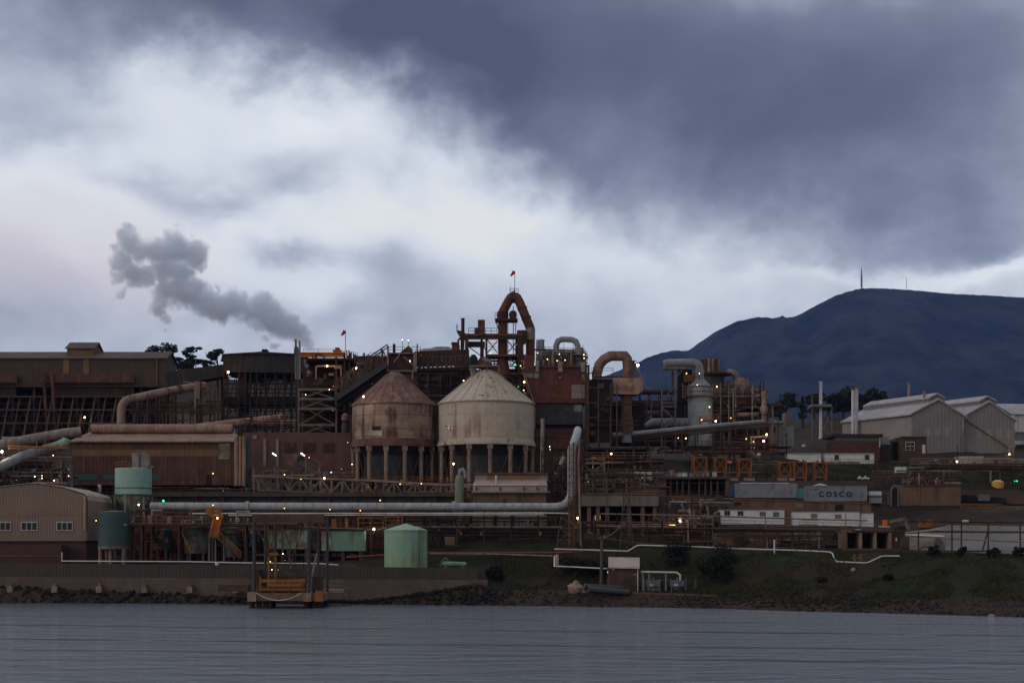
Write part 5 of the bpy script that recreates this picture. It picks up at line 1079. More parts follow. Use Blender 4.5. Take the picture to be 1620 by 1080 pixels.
# ------------------------------------------------------------------ east half
def east_plant():
    R = random.Random(41); d = 345
    T = thing('scrubber_tower', 'pale grey cylindrical scrubber tower with a goose neck duct on its cone', 'tower', P(1108,705,d))
    x, y = X(1107.5,d), d; r = SZ(19.5,d)
    MB().lathe((x,y), [(r,Z(706,d)),(r,Z(628,d))], 32).make('shell', 'scrubber_grey', T, smooth=True)
    MB().lathe((x,y), [(r*1.05,Z(627.5,d)),(r*1.05,Z(614,d)),(r*.98,Z(612,d)),(SZ(7,d),Z(600,d))], 32).make('upper_ring', 'grey_duct', T, smooth=True)
    MB().lathe((x,y), [(r*1.3,Z(628,d)),(r*1.3,Z(626.5,d))], 32).make('ring_platform', 'steel_pale', T)
    for py in (612, 620): MB().lathe((x,y), [(r*1.09,Z(py+.5,d)),(r*1.09,Z(py-.5,d))], 32).make('hoop', 'steel_grey', T)
    TU(T, 'goose_neck', 'grey_duct', [(1107,606,d),(1107,586,d),(1105.5,579,d),(1101,575,d),(1094,573.5,d),(1058,574.5,d-1),(1050,576.5,d-1)], SZ(6.6,d), 18)
    for px in (1077, 1084): TU(T, 'flange', 'steel_grey', [(px,574,d),(px+1,574,d)], SZ(7,d), 18)
    B(T, 'side_door', 'leg_tan', 1106, 658, 1111, 671, d-3, .4)
    # yellow ring railings each side
    for a, b, t0, t1 in ((1081,1091,607,626),(1128,1138,605,626)):
        for k in range(4): L(T, 'rail_post', 'yellow', (a+k*(b-a)/3,t1,d-2.5), (a+k*(b-a)/3,t0+2,d-2.5), .12)
        for py in (t0+4, t0+9, t0+14): L(T, 'rail', 'yellow', (a,py,d-2.5), (b,py,d-2.5), .1)
    for px in (1080, 1090, 1140, 1153): L(T, 'support_post', 'steel_pale', (px,(630 if px < 1100 else 706),d-2), (px,606,d-2), .2)
    for a, b in ((1082,1089),(1134,1127)): L(T, 'bracket', 'steel_grey', (a,627,d-1), (b,636,d-1), .2)
    rail(T, [P(1112,668,d-3.4),P(1137,664,d-3.4)], 1.3, 'yellow', .08, sp=1); B(T, 'side_platform', 'steel_brown', 1112, 663.5, 1136, 665.5, d-3.4, 2)
    MB().pbox(1083, 592, 1100, 604, d+1.5, 1.5).make('yellow_cage', 'yellow', T)
    G = thing('support_tower', 'grey cross braced steel support tower under the goose neck duct', 'tower', P(1058,705,d-3)); dd = d-3
    for px in (1047, 1068.5): L(G, 'column', 'steel_grey', (px,706,dd), (px,(618 if px < 1050 else 582),dd), .32)
    for p, q in (((1049,632,dd),(1069,608,dd)),((1048,643,dd),(1069,643,dd)),((1048,645,dd),(1068,664,dd)),((1049,677,dd),(1068,664,dd)),((1047,637,dd),(1068,637,dd)),((1070,596,dd),(1083,580,dd)),((1052,583,dd),(1090,581,dd))): L(G, 'brace', 'steel_grey', p, q, .26)
    B(G, 'duct_saddle', 'steel_pale', 1049, 580, 1085, 583.5, dd-.5, 2); B(G, 'cladding', 'black_steel', 1072, 584, 1095, 700, dd+6, .4)
    L(G, 'pipe_bundle', 'steel_brown', (1064,625,dd+1), (1064,588,dd+1), .5)
    G = thing('suction_duct', 'grey duct bulging into the foot of the scrubber tower', 'duct', P(1050,672,d)); TU(G, 'duct', 'grey_duct', [(1010,676,d-1),(1022,673,d-1),(1032,668.5,d-1),(1060,668,d-1),(1090,668,d)], [.35,.55,1.0,1.0,1.0], 14)
    # rusty vessel behind
    d2 = 356; T = thing('rusty_vessel', 'rusty blotched vessel head with vertical ribs behind the goose neck', 'vessel', P(1122,600,d2)); x, y = X(1123,d2), d2
    MB().lathe((x,y), [(SZ(14,d2),Z(592,d2)),(SZ(14,d2),Z(570,d2)),(SZ(13,d2),Z(567.5,d2))], 24).make('head', 'skirt_rust', T, smooth=True)
    for k in range(6): a = -pi/2+(k-2.5)*.42; MB().tube([(x+SZ(14.6,d2)*cos(a),y+SZ(14.6,d2)*sin(a),Z(590,d2)),(x+SZ(14.6,d2)*cos(a),y+SZ(14.6,d2)*sin(a),Z(569,d2))], .35, 8).make('rib', R.choice(['pale_duct','rust','duct_tan']), T)
    MB().lathe((x+1.5,y), [(SZ(23,d2),Z(594,d2)),(SZ(24,d2),Z(591,d2)),(SZ(14,d2),Z(589,d2))], 24).make('gallery', 'rust_dark', T)
    MB().lathe((x+1,y), [(SZ(16,d2),Z(706,d2)),(SZ(16,d2),Z(594,d2))], 24).make('body', 'hopper_grey', T, smooth=True)
    rail(T, [P(1126,589,d2-3),P(1152,592,d2-3)], 1.1, 'rust', .06, sp=1)
    T = thing('vapour_duct', 'pale bent duct elbow behind the rusty vessel', 'duct', P(1155,600,d2)); TU(T, 'duct', 'pale_duct', [(1150,588,d2),(1158,589,d2),(1163,592,d2),(1165,598,d2),(1165,614,d2)], .7, 12); TU(T, 'branch', 'pale_duct', [(1142,611,d2),(1156,607,d2),(1162,606,d2)], .5, 10); TU(T, 'lower_branch', 'pale_duct', [(1140,628,d2),(1152,624,d2),(1160,626,d2)], .6, 10)
    T = thing('separator_column', 'tall tan and grey column with a wide banded top', 'column', P(1175,650,350)); x, y = X(1175,350), 350
    MB().lathe((x,y), [(.6,Z(650,350)),(.8,Z(644,350)),(.85,Z(632,350)),(.9,Z(616,350))], 18).make('lower_shell', 'duct_tan', T, smooth=True)
    MB().lathe((x,y), [(1.0,Z(616,350)),(1.1,Z(610,350)),(1.15,Z(599,350)),(1.1,Z(598,350))], 18).make('upper_shell', 'duct_tan', T, smooth=True); MB().lathe((x,y), [(1.0,Z(634,350)),(1.0,Z(631,350))], 18).make('band', 'skirt_rust', T); TU(T, 'side_pipe', 'pale_duct', [(1183,640,350),(1183,601,350)], .3, 8)
    T = thing('vent_stack', 'short bulb footed stack at the end of the sloping conveyor', 'stack', P(1208,668,346)); x, y = X(1208.5,346), 346
    MB().lathe((x,y), [(.55,Z(668,346)),(.55,Z(654,346)),(.85,Z(650,346)),(.9,Z(645,346)),(.5,Z(640,346)),(.5,Z(628,346)),(.62,Z(627,346)),(.65,Z(621,346)),(.3,Z(619,346))], 16).make('shell', 'duct_tan', T, smooth=True); L(T, 'band', 'rust_dark', (1205,656,345.2), (1212,656,345.2), .2)
    T = thing('process_rack', 'dense rusty steel frame full of pipes between the scrubber tower and the dark rounded tree', 'rack', P(1180,705,350)); d = 349
    for px in (1130, 1141, 1154, 1164, 1177, 1190, 1200, 1217, 1222): L(T, 'column', R.choice(['steel_brown','rust','rust_dark','leg_tan']), (px,718,d), (px,{1154:603,1141:612,1164:606}.get(px, R.uniform(640,655)),d), R.uniform(.2,.4))
    for py in (641, 648, 663, 693, 700): L(T, 'floor_beam', 'rust_dark', (1130,py,d+.3), (1232 if py == 641 else 1215,py,d+.3), .5)
    B(T, 'backing_panel', 'rust_dark', 1128, 606, 1166, 700, d+12, .3); B(T, 'backing_panel', 'black_steel', 1128, 672, 1216, 712, d+8, .3); B(T, 'backing_panel', 'rust_dark', 1164, 648, 1215, 672, d+8, .3)
    for k in range(30): px = R.uniform(1134,1196); py = R.uniform(610,668); B(T, 'equipment', R.choice(['rust','rust_dark','steel_brown','hopper_grey','pale_duct','rust']), px, py, px+R.uniform(3,10), py+R.uniform(2,8), d+R.uniform(1,8), .9)
    for k in range(14): px = R.uniform(1132,1185); py = R.uniform(612,668); TU(T, 'pipe', R.choice(['pale_duct','rust','steel_brown','duct_tan']), [(px,py,d+2),(px+R.uniform(8,26),py-R.uniform(-2,2),d+2)], R.uniform(.12,.34), 8)
    for a, b in ((1165,1199),(1165,1199)): L(T, 'vessel_saddle', 'steel_brown', (1165,651,d-1), (1200,649,d-1), .5)
    TU(T, 'drum', 'duct_tan', [(1166,655.5,d-1),(1200,655,d-1)], .5, 12); rail(T, [P(1130,640,d-1),P(1205,640,d-1)], 1.1, 'rust', .06, sp=1.5); rail(T, [P(1170,622,d+3),P(1200,628,d+3)], 1.1, 'rust', .06)
    for k in range(6): px = 1176+k*5; L(T, 'fitting', R.choice(['rust','pale_duct','rust_dark']), (px,642,d+1), (px,R.uniform(615,634),d+1), .6)
    L(T, 'brace', 'leg_tan', (1192,694,d-1), (1172,708,d-1), .25); L(T, 'ledger', 'leg_tan', (1162,693.5,d-1), (1182,693.5,d-1), .18)
    B(T, 'plinth', 'concrete', 1080, 706, 1170, 710, d-2, 4)
    # middle dark pipe racks between arched duct and scrubber
    T = thing('pipe_bridge', 'wide dark multi level pipe bridge joining the arched duct and the scrubber', 'bridge', P(1040,690,352)); d = 352
    B(T, 'deck', 'rust_dark', 1005, 617, 1072, 621, d, 4); rail(T, [P(1016,617,d),P(1070,617,d)], 1.1, 'steel_grey', .05, sp=.8)
    for py, m_, r_ in ((636,'steel_brown',.25),(642,'rust_dark',.7),(651,'steel_grey',.3),(657,'hopper_grey',.5),(664,'steel_grey',.25),(671,'rust_dark',.4),(677,'black_steel',.5)): TU(T, 'pipe', m_, [(990,py,d),(1082,py,d)], r_, 8)
    for px in (999, 1012, 1027, 1046, 1075): L(T, 'column', 'black_steel', (px,706,d+.6), (px,618,d+.6), .4)
    B(T, 'pipe_wall', 'black_steel', 965, 640, 1086, 706, d+3, .4)
    for a,b in ((1024,627),(1058,629),(1024,650),(1034,650),(1024,657)): B(T, 'box', 'pale_duct' if b != 627 else 'steel_grey', a, b, a+8, b+4, d-1.4, .5)
    # sloping conveyor in front
    d = 336; T = thing('sloping_conveyor', 'long covered conveyor sloping gently up from the pipe bend to the bulb footed stack', 'conveyor', P(1070,700,d))
    TU(T, 'cover', 'grey_duct', [(921,700,d-6),(926,694,d-5),(935,690.5,d-5),(1010,685,d-3),(1100,676,d),(1205,667,d+4)], .5, 10)
    MB().beam(P(925,696,d-4.6), P(1215,672.5,d+4), 1.4, .7).make('under_frame', 'steel_brown', T)
    MB().beam(P(945,699.5,d-4.6), P(1215,677,d+4), .5, .3).make('stringer', 'rust_dark', T)
    for k in range(11): px = 948+k*26; py = 698-(px-925)*.082; L(T, 'trestle_leg', 'steel_brown', (px,722,d-4+k*.7), (px,py,d-4+k*.7), .22)
    for k in range(40):
        if k < 26: px = 940+k*10; py = 696.5-(px-925)*.082; L(T, 'cross_member', 'rust', (px,py,d-5+k*.3), (px+5,py+3,d-5+k*.3), .12)
    # big dark opening under conveyor on dirt terrace
    T = thing('loading_shed', 'unlit open fronted shed on the dark slope under the sloping conveyor', 'building', P(1000,735,322)); d = 322
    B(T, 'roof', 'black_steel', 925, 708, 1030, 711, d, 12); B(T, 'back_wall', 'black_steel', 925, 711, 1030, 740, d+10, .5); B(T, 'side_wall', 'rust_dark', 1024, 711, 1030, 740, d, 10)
    for px in (928, 960, 1002): L(T, 'post', 'rust_dark', (px,745,d), (px,711,d), .3)
east_plant()
def east_terraces():
    R = random.Random(51)
    # pale scaffold by the pipe bend
    d = 296; T = thing('scaffold', 'pale tubular scaffold with stairs just past the steep pipe bend', 'scaffold', P(938,782,d))
    for px in (921, 938, 956): L(T, 'standard', 'leg_tan', (px,784,d), (px,723 if px != 921 else 730,d), .26)
    for py in (726, 733, 755, 764, 776): L(T, 'ledger', 'leg_tan', (918,py,d), (958 if py != 755 else 972,py,d), .2)
    for p, q in (((922,733),(937,746)),((938,746),(955,733)),((938,757),(955,775)),((922,775),(938,757))): L(T, 'brace', 'leg_tan', (*p,d), (*q,d), .15)
    B(T, 'box', 'leg_tan', 921, 749, 930, 758, d-.8, .7); L(T, 'standard', 'leg_tan', (970,776,d), (970,756,d), .2); rail(T, [P(920,778,d-1),P(972,778,d-1)], 1.4, 'leg_tan', .06)
    for k in range(8): px = R.uniform(920,956); py = R.uniform(760,776); B(T, 'equipment', R.choice(['leg_tan','steel_pale','rust']), px, py, px+R.uniform(2,5), py+R.uniform(2,5), d+.6, .5)
    T = thing('riser_pipe', 'slim tan pipe leaning against the steep pipe bend', 'pipe', P(918,810,277)); TU(T, 'pipe', 'leg_tan', [(919,868,277),(917,800,278),(915,735,280),(917,690,284)], .17, 8); TU(T, 'second_pipe', 'rust', [(911,812,280),(911,705,282)], .22, 8)
    TU(T, 'elbow_pipe', 'pale_duct', [(887,735,280.5),(893,722,280.5)], .42, 10)
    T = thing('steel_chimney', 'slim pale chimney wrapped with dark bands beside the cream silo', 'chimney', P(858,750,305)); TU(T, 'shaft', 'pale_duct', [(857.5,748,305),(858.5,662,305)], .36, 12)
    for py in (690, 696, 703, 711, 720, 735): L(T, 'band', 'black_steel', (855.5,py,304.6), (861,py+4,304.6), .12)
    # steel pylons
    def pylon(lab, px, w0, w1, py0, py1, d, m, nb):
        T = thing('pylon', lab, 'pylon', P(px, py1, d), 'lattice pylons')
        h = [(py0+(py1-py0)*i/nb) for i in range(nb+1)]; ww = lambda py: w0+(w1-w0)*(py-py0)/(py1-py0)
        for s_ in (-1, 1):
            for k in (0, 1.6): L(T, 'leg', m, (px+s_*ww(py1),py1,d+k), (px+s_*ww(py0),py0,d+k), .2)
        for a, b in zip(h, h[1:]):
            L(T, 'strut', m, (px-ww(b),b,d), (px+ww(b),b,d), .14); L(T, 'brace', m, (px-ww(a),a,d), (px+ww(b),b,d), .1); L(T, 'brace', m, (px+ww(a),a,d), (px-ww(b),b,d), .1)
        return T
    pylon('broad lattice pylon under the bend of the long grey pipe', 901, 14, 21, 817, 872, 268, 'steel_brown', 3)
    pylon('narrow rusty lattice pylon inside the broad one', 904, 3.5, 4.5, 700, 872, 272, 'rust', 16)
    pylon('brown lattice pylon before the stained concrete building', 991, 4, 11, 778, 872, 274, 'steel_brown', 7)
    # concrete building
    d = 290; T = thing('concrete_building', 'stained concrete building on pale columns with an open dark ground floor', 'building', P(980,850,d))
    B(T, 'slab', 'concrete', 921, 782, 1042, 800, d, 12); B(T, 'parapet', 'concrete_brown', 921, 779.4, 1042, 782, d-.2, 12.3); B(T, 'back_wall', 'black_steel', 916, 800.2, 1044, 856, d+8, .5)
    for px in (929, 943, 958, 992, 1014, 1033): B(T, 'column', 'concrete_brown', px, 800.1, px+6, 850, d+.4, .8)
    B(T, 'roof_rail', 'yellow', 1000, 776, 1040, 777, d, .1); 
    for px in range(1000, 1042, 8): L(T, 'rail_post', 'yellow', (px,779.5,d), (px,776,d), .08)
    B(T, 'inner_wall', 'concrete_dark', 921, 832, 1040, 856, d+3, .5); B(T, 'screen', 'screen_dim', 941, 815, 950, 822, d+4, .1)
    B(T, 'roof_store', 'concrete_brown', 940, 768, 980, 780, d+6, 3); B(T, 'roof_wall', 'brick_brown', 972, 772, 1042, 779.3, d+5, .4)
    T = thing('utility_cabinet', 'tiny pale cabinet on the dark slope', 'box', P(1026,730,330)); B(T, 'body', 'steel_pale', 1023, 723.5, 1029, 728, 330, .8); L(T, 'post', 'steel_brown', (1030,736,330), (1030,728,330), .12)
    # white cubes
    for k in range(3):
        T = thing('bulk_container', ('first white crated tank in the row above the stained building','middle white crated tank in the row above the stained building','last white crated tank in the row of three above the stained building')[k], 'container', P(1007+k*10,757,300), 'white bulk containers'); px = 1004+k*10
        B(T, 'bottle', 'corr_white', px, 746, px+7.5, 752.5, 300, .9); B(T, 'pallet', 'frame_white', px+.5, 753.4, px+7, 757, 300, .9)
    R = random.Random(61)
    words = ['grey','white','brown','blue','rusty','dusty','pale','dented','tan','streaked','flat','tall']
    k = 0
    for px in (1037,1047,1055,1063,1069,1075,1083,1094,1104,1113,1119,1131):
        w = R.uniform(5,9); h = R.uniform(4,7.5); m_ = ['corr_white','pale_duct','steel_grey','duct_tan','leg_tan','portable_dim'][k%6]
        if k == 3: h = 10
        T = thing('crate', '%s crate %s along the bunker roof' % ({'corr_white':'white','pale_duct':'pale grey','steel_grey':'dark grey','duct_tan':'tan','leg_tan':'light brown','portable_dim':'cream'}[m_], ['at the near corner','beside the corner one','just before the taller one','standing taller than the rest','right after the tall one','at the foot of the first yellow frame','inside the first yellow frame','past the first yellow frame','between the two first frames','under the second yellow frame','inside the second yellow frame','at the far edge'][k]), 'crate', P(px,754,304), 'crates on the bunker roof')
        B(T, 'body', m_, px-w/2, 753.5-h, px+w/2, 753.4, 303.5, 1.2); B(T, 'lid', 'steel_pale', px-w/2-.4, 752.6-h, px+w/2+.4, 753.6-h, 303.4, 1.4); k += 1
    d = 302; T = thing('storage_bunker', 'low concrete bunker with a row of dark bays under the yellow frames', 'building', P(1100,782,d))
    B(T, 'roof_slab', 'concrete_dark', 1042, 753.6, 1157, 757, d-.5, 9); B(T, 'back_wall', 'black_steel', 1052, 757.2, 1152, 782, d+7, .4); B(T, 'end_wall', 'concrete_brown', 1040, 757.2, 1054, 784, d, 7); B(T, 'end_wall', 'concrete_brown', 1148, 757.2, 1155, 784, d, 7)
    for px in (1060, 1070, 1079, 1089, 1105, 1115, 1124, 1134): B(T, 'pier', 'concrete_dark', px, 757.1, px+2.4, 784, d+.3, .5)
    L(T, 'tie_rail', 'steel_brown', (1054,764,d+.2), (1150,764,d+.2), .12)
    # retaining wall under containers
    T = thing('retaining_wall', 'orange brown stained concrete retaining wall behind the white site cabins', 'wall', P(1200,830,292)); d = 292
    a = P(1040,0,d); top = lambda px: Z(783+(px-1040)*.037, d)
    MB().hull4([(X(1040,d),d,Z(834,d)),(X(1378,d),d,Z(836,d)),(X(1378,d),d,top(1378)),(X(1040,d),d,top(1040))], [(X(1040,d),d+1,Z(834,d)),(X(1378,d),d+1,Z(836,d)),(X(1378,d),d+1,top(1378)),(X(1040,d),d+1,top(1040))]).make('panel', 'concrete_brown', T)
    for px, py in ((1162,794),(1321,798)): B(T, 'opening', 'black_steel', px, py, px+(10 if px < 1200 else 13), py+(5 if px < 1200 else 10), d-.06, .05)
    B(T, 'patch', 'concrete', 1258, 795, 1270, 804, d-.05, .04); L(T, 'coping', 'yellow', (1040,784,d-.2), (1378,796,d-.2), .12)
    rail(T, [P(1042,783.5,d+.3),P(1150,787,d+.3)], 1.0, 'rust', .05)
    T = thing('loading_wall', 'pale broken concrete wall between the stained building and the site cabins', 'wall', P(1085,815,289)); B(T, 'wall', 'concrete', 1082, 806, 1102, 826, 289, .6); B(T, 'dark_bay', 'black_steel', 1103, 808, 1136, 816, 290.5, .4)
    T = thing('barrier_pipe', 'long whitish pipe passing in front of the site cabins', 'pipe', P(1200,822,277)); TU(T, 'pipe', 'steel_pale', [(950,812.5,281),(1080,815,279),(1140,816.5,278),(1250,820,277),(1372,823,276)], .13, 8)
    for px in (1127, 1211, 1338): L(T, 'post', 'steel_pale', (px,852 if px < 1200 else 850,277.5), (px,816 if px < 1200 else 812,277.5), .14)
    # junk on the terrace beside the cabins
    for k in range(12):
        px = R.uniform(1050,1132); 
    T = thing('valve_station', 'rusty tangle of valves and frames before the first white site cabin', 'equipment', P(1095,832,284))
    for k in range(26): px = R.uniform(1045,1135); py = R.uniform(806,828); B(T, 'fitting', R.choice(['rust','rust_dark','steel_brown','pale_duct','rust']), px, py, px+R.uniform(1.5,8), py+R.uniform(1,5), 283+R.uniform(0,2), .4)
    for px in (1086, 1094, 1106, 1117, 1062): L(T, 'post', 'steel_brown', (px,840,283), (px,806,283), .2)
    for py in (812, 819, 826): TU(T, 'pipe', R.choice(['rust','steel_brown']), [(1044,py,283.4),(1137,py+1,283.4)], .12, 8)
    # cabins
    def cabin(px0, px1, py0, py1, d, wins, lab, m='portable_white', rf='steel_grey', slope=3.0):
        T = thing('site_cabin', lab, 'cabin', P((px0+px1)/2, py1, d), 'site cabins'); B(T, 'body', m, px0, py0, px1, py1, d, 3.2); B(T, 'roof_edge', rf, px0-.8, py0-1.2, px1+.8, py0+.2, d-.12, 3.4)
        for px, py, w, h, mm in wins:
            Wd = B(T, 'window', 'glass' if mm == 'd' else ('door_tan' if mm == 'o' else 'glass_grey'), px, py, px+w, py+h, d-.06, .05)
            MB().pbox(px-.5, py+h, px+w+.5, py+h+.7, d-.1, .1).make('sill', 'frame_white', Wd)
            if mm == 'd': MB().pbox(px+w*.48, py, px+w*.56, py+h, d-.09, .02).make('mullion', 'steel_grey', Wd)
        for k in range(4): px = px0+(px1-px0)*(k+.5)/4; MB().pbox(px-1, py1+.1, px+1, py1+2, d+.3, 2.5).make('block', 'concrete_dark', T)
        return T
    cabin(1138, 1241, 806, 829, 285, [(1146,807.5,9,7.5,'d'),(1167,808,9,7,'d'),(1202,809,9.5,7,'g'),(1223,809.5,9.5,7.5,'g')], 'long white site cabin with four windows')
    cabin(1256, 1360, 809, 832, 284, [(1283,812,10,7,'o'),(1321,813,10,7,'o')], 'long white site cabin with two boarded orange windows')
    cabin(1361.5, 1382, 811, 833, 284.5, [], 'short windowless white cabin beside the boarded one')
    cabin(1075, 1090, 806, 815, 288.5, [(1078,808,5,4,'d')], 'small grey hut half hidden by the valve tangle', 'portable_dim')
    rail(None, [P(1140,832,282),P(1240,832,282)], 1.0, 'steel_grey', .05) if False else None
    T = thing('handrail', 'thin grey handrail along the front of the white site cabins', 'railing', P(1260,835,280)); rail(T, [P(1140,832,280.5),P(1385,838,280)], 1.1, 'steel_pale', .045, sp=3); B(T, 'kerb', 'concrete', 1150, 831, 1250, 832.2, 281, .3)
    T = thing('mesh_cage', 'grey wire cage standing before the boarded cabin', 'cage', P(1279,832,282)); B(T, 'base', 'steel_grey', 1265, 829, 1294, 831, 282, 1.2)
    for k in range(9): L(T, 'bar', 'steel_grey', (1265+k*3.6,831,282), (1265+k*3.6,822.5,282), .05)
    L(T, 'top_bar', 'steel_grey', (1265,822.5,282), (1294,822.5,282), .08)
    # containers
    def container(px0, px1, py0, py1, d, m, lab, sl=0):
        T = thing('shipping_container', lab, 'container', P((px0+px1)/2, py1, d), 'shipping containers'); B(T, 'body', m, px0, py0, px1, py1, d, 2.44)
        for py in (py0, py1): B(T, 'side_rail', m, px0-.2, py-.7, px1+.2, py+.7, d-.07, .06)
        for px in (px0, px1): B(T, 'corner_post', m, px-.7, py0, px+.7, py1, d-.09, .08)
        return T
    T = container(1163, 1261, 765, 786, 298, 'container_grey', 'weathered grey blue container with plain corrugated side'); B(T, 'end_door', 'container_blue', 1155, 766, 1162.2, 785, 298.3, 2.2); B(T, 'roof_strip', 'corr_white', 1172, 763.2, 1248, 764.4, 298, 1)
    T = thing('cabinet', 'turquoise cabinet standing between the two long containers', 'cabinet', P(1267,788,298.5)); B(T, 'body', 'turquoise', 1261.5, 772, 1272, 788, 298.5, 2); B(T, 'lid', 'steel_grey', 1261, 770.8, 1272.5, 772.2, 298.4, 2.2)
    T = container(1275, 1371, 769, 791.5, 296.5, 'container_grey', 'pale grey container lettered in large dark blue capitals')
    text_on(T, 'C O S C O', 1321.5, 781.6, 296.42, 1.35, 'lettering_blue', 0, 1.6); B(T, 'faded_mark', 'lettering_blue', 1281, 773.4, 1284, 774.6, 296.42, .03); B(T, 'faded_mark', 'lettering_blue', 1287, 773.2, 1293.5, 774.4, 296.42, .03)
    T = thing('tarpaulin', 'crumpled whitish tarpaulin lying on the lettered container', 'tarpaulin', P(1298,769,297))
    mbv = []; 
    n = 14; vs = [];
    for i in range(n+1):
        for j in range(5):
            px = 1285+26*i/n; vs.append(P(px, 768.2-(3.2+random.uniform(-.8,.8))*sin(pi*i/n)*(sin(pi*(j+.6)/5)), 296.8+j*.5))
    fs = [(i*5+j,(i+1)*5+j,(i+1)*5+j+1,i*5+j+1) for i in range(n) for j in range(4)]
    MB().add(vs, fs).add([v-Vector((0,0,.12)) for v in vs], [tuple(reversed(f)) for f in fs]).make('sheet', 'portable_dim', T, smooth=True)
    for k in range(2):
        T = thing('water_tank', ('upper grey blue rectangular tank of the pair past the lettered container','lower grey blue rectangular tank of the pair past the lettered container')[k], 'tank', P(1385,784+k*12,297), 'stacked tanks'); B(T, 'body', 'corr_white' if k == 0 else 'container_grey', 1375, 776.8+k*9.5, 1395, 783+k*9.5+(2 if k else 0), 297, 2); B(T, 'band', 'steel_grey', 1374.6, 784+k*9.5+(1 if k else 0), 1395.4, 785.4+k*9.5+(1 if k else 0), 296.9, 2.2)
    # items over containers (terrace edge)
    T = thing('kerb_wall', 'low rubble strewn kerb along the terrace above the containers', 'wall', P(1250,765,309)); B(T, 'panel', 'concrete_dark', 1157, 760, 1420, 772, 309, .6)
    for k, (px, w, m_, nm) in enumerate(((1161,14,'leg_tan','tan'),(1186,16,'duct_tan','pinkish'),(1222,8,'rust','rust red'),(1238,15,'leg_tan','light brown'),(1253,9,'pale_duct','pale grey'))):
        T = thing('crate', '%s crate on the kerb above the containers' % nm, 'crate', P(px,760,309.5), 'crates above the containers'); B(T, 'body', m_, px-w/2, 755, px+w/2, 759.8, 309.8, 1.5); B(T, 'lid', 'steel_brown', px-w/2-.3, 754.2, px+w/2+.3, 755.2, 309.7, 1.7)
    # yellow frames
    def frame(px, w, pyt, pyb, d, lab, o=None):
        T = thing('trestle_tower', lab, 'tower', P(px, pyb, d), 'yellow steel frames'); h2 = 2.6; wl = w/2; sk = -3
        for s_ in (-1, 1):
            for k in (0, h2): L(T, 'leg', 'yellow', (px+s_*wl+(sk if k else 0),pyb,d+k), (px+s_*wl+(sk if k else 0),pyt,d+k), .26)
            L(T, 'side_rail', 'yellow', (px+s_*wl,pyt,d), (px+s_*wl+sk,pyt,d+h2), .24); L(T, 'side_brace', 'yellow', (px+s_*wl,pyt,d), (px+s_*wl+sk,pyb-9,d+h2), .14)
        for k in (0, h2):
            o_ = sk if k else 0
            L(T, 'top_rail', 'yellow', (px-wl+o_,pyt+.5,d+k), (px+wl+o_,pyt+.5,d+k), .24); L(T, 'low_rail', 'yellow', (px-wl+o_,pyb-8,d+k), (px+wl+o_,pyb-8,d+k), .26)
            L(T, 'brace', 'yellow', (px-wl+o_,pyt,d+k), (px+wl+o_,pyb-8,d+k), .14); L(T, 'brace', 'yellow', (px+wl+o_,pyt,d+k), (px-wl+o_,pyb-8,d+k), .14)
            L(T, 'knee', 'yellow', (px-wl+o_,pyb-4,d+k), (px-wl+3+o_,pyb-8,d+k), .16); L(T, 'knee', 'yellow', (px+wl+o_,pyb-4,d+k), (px+wl-3+o_,pyb-8,d+k), .16)
        B(T, 'inner_bin', 'rust_dark', px-wl*.8, pyt+1, px+wl*.8, pyt+8, d+.8, 1.2)
        for s_ in (-.5,.5): L(T, 'lug', 'rust_dark', (px+wl*s_,pyt,d+1), (px+wl*s_,pyt-3,d+1), .3)
    frame(1108, 20, 723, 754, 313, 'yellow braced frame standing first on the bunker roof'); frame(1140, 17, 723, 754, 313, 'yellow braced frame second on the bunker roof'); frame(1178.5, 19, 726, 755, 313, 'wider yellow frame alone past the bunker roof')
    frame(1242, 17, 731, 761, 313, 'yellow frame first in the cluster above the containers'); frame(1266, 19, 730, 763, 311.5, 'bright yellow frame in the middle of the cluster'); frame(1298, 19, 731, 762, 312, 'tall thin yellow frame last in the cluster')
    T = thing('sign_plate', 'small red and white sign between the yellow frames', 'sign', P(1154,732,313)); B(T, 'plate', 'red_paint', 1150, 728, 1158, 733, 313, .1); B(T, 'stripe', 'frame_white', 1151, 729.6, 1157, 731, 312.92, .06); L(T, 'post', 'steel_pale', (1154,756,313.2), (1154,728,313.2), .1)
    T = thing('guard_rail', 'thin pale rail between the yellow frames', 'railing', P(1210,745,322)); rail(T, [P(1190,738,322),P(1236,738,322)], 1.1, 'steel_pale', .06); T['label'] = 'thin pale rail on the slope between the yellow frames'
    # lower wall below cabins and bays
    d = 279; T = thing('terrace_wall', 'patched brown terrace wall with old plaster below the site cabins', 'wall', P(1230,864,d))
    B(T, 'wall', 'concrete_brown', 1127, 838, 1330, 868, d, 1); B(T, 'plaster_patch', 'concrete', 1238, 841, 1275, 852, d-.1, .08); B(T, 'plaster_patch', 'concrete', 1283, 840, 1305, 866, d-.1, .08); B(T, 'plaster_patch', 'concrete_dark', 1160, 842, 1180, 866, d-.1, .08); B(T, 'ledge', 'concrete', 1237, 851.5, 1279, 855.5, d-.6, .55); B(T, 'coping', 'brick_brown', 1125, 834, 1410, 838, d-.5, 2)
    for px in (1303, 1322): L(T, 'stay', 'black_steel', (px,842,d-1), (px+4,862,d-1), .5)
    d = 271; T = thing('bay_store', 'row of four unlit concrete bays under a brown deck', 'building', P(1385,870,d-1)); 
    B(T, 'back_wall', 'black_steel', 1332, 840, 1412, 868, d+3, .5); B(T, 'lintel', 'concrete_brown', 1331, 838.2, 1412, 842, d-1, 4); B(T, 'plinth', 'brick_brown', 1336, 867, 1426, 888, d-2.5, 5)
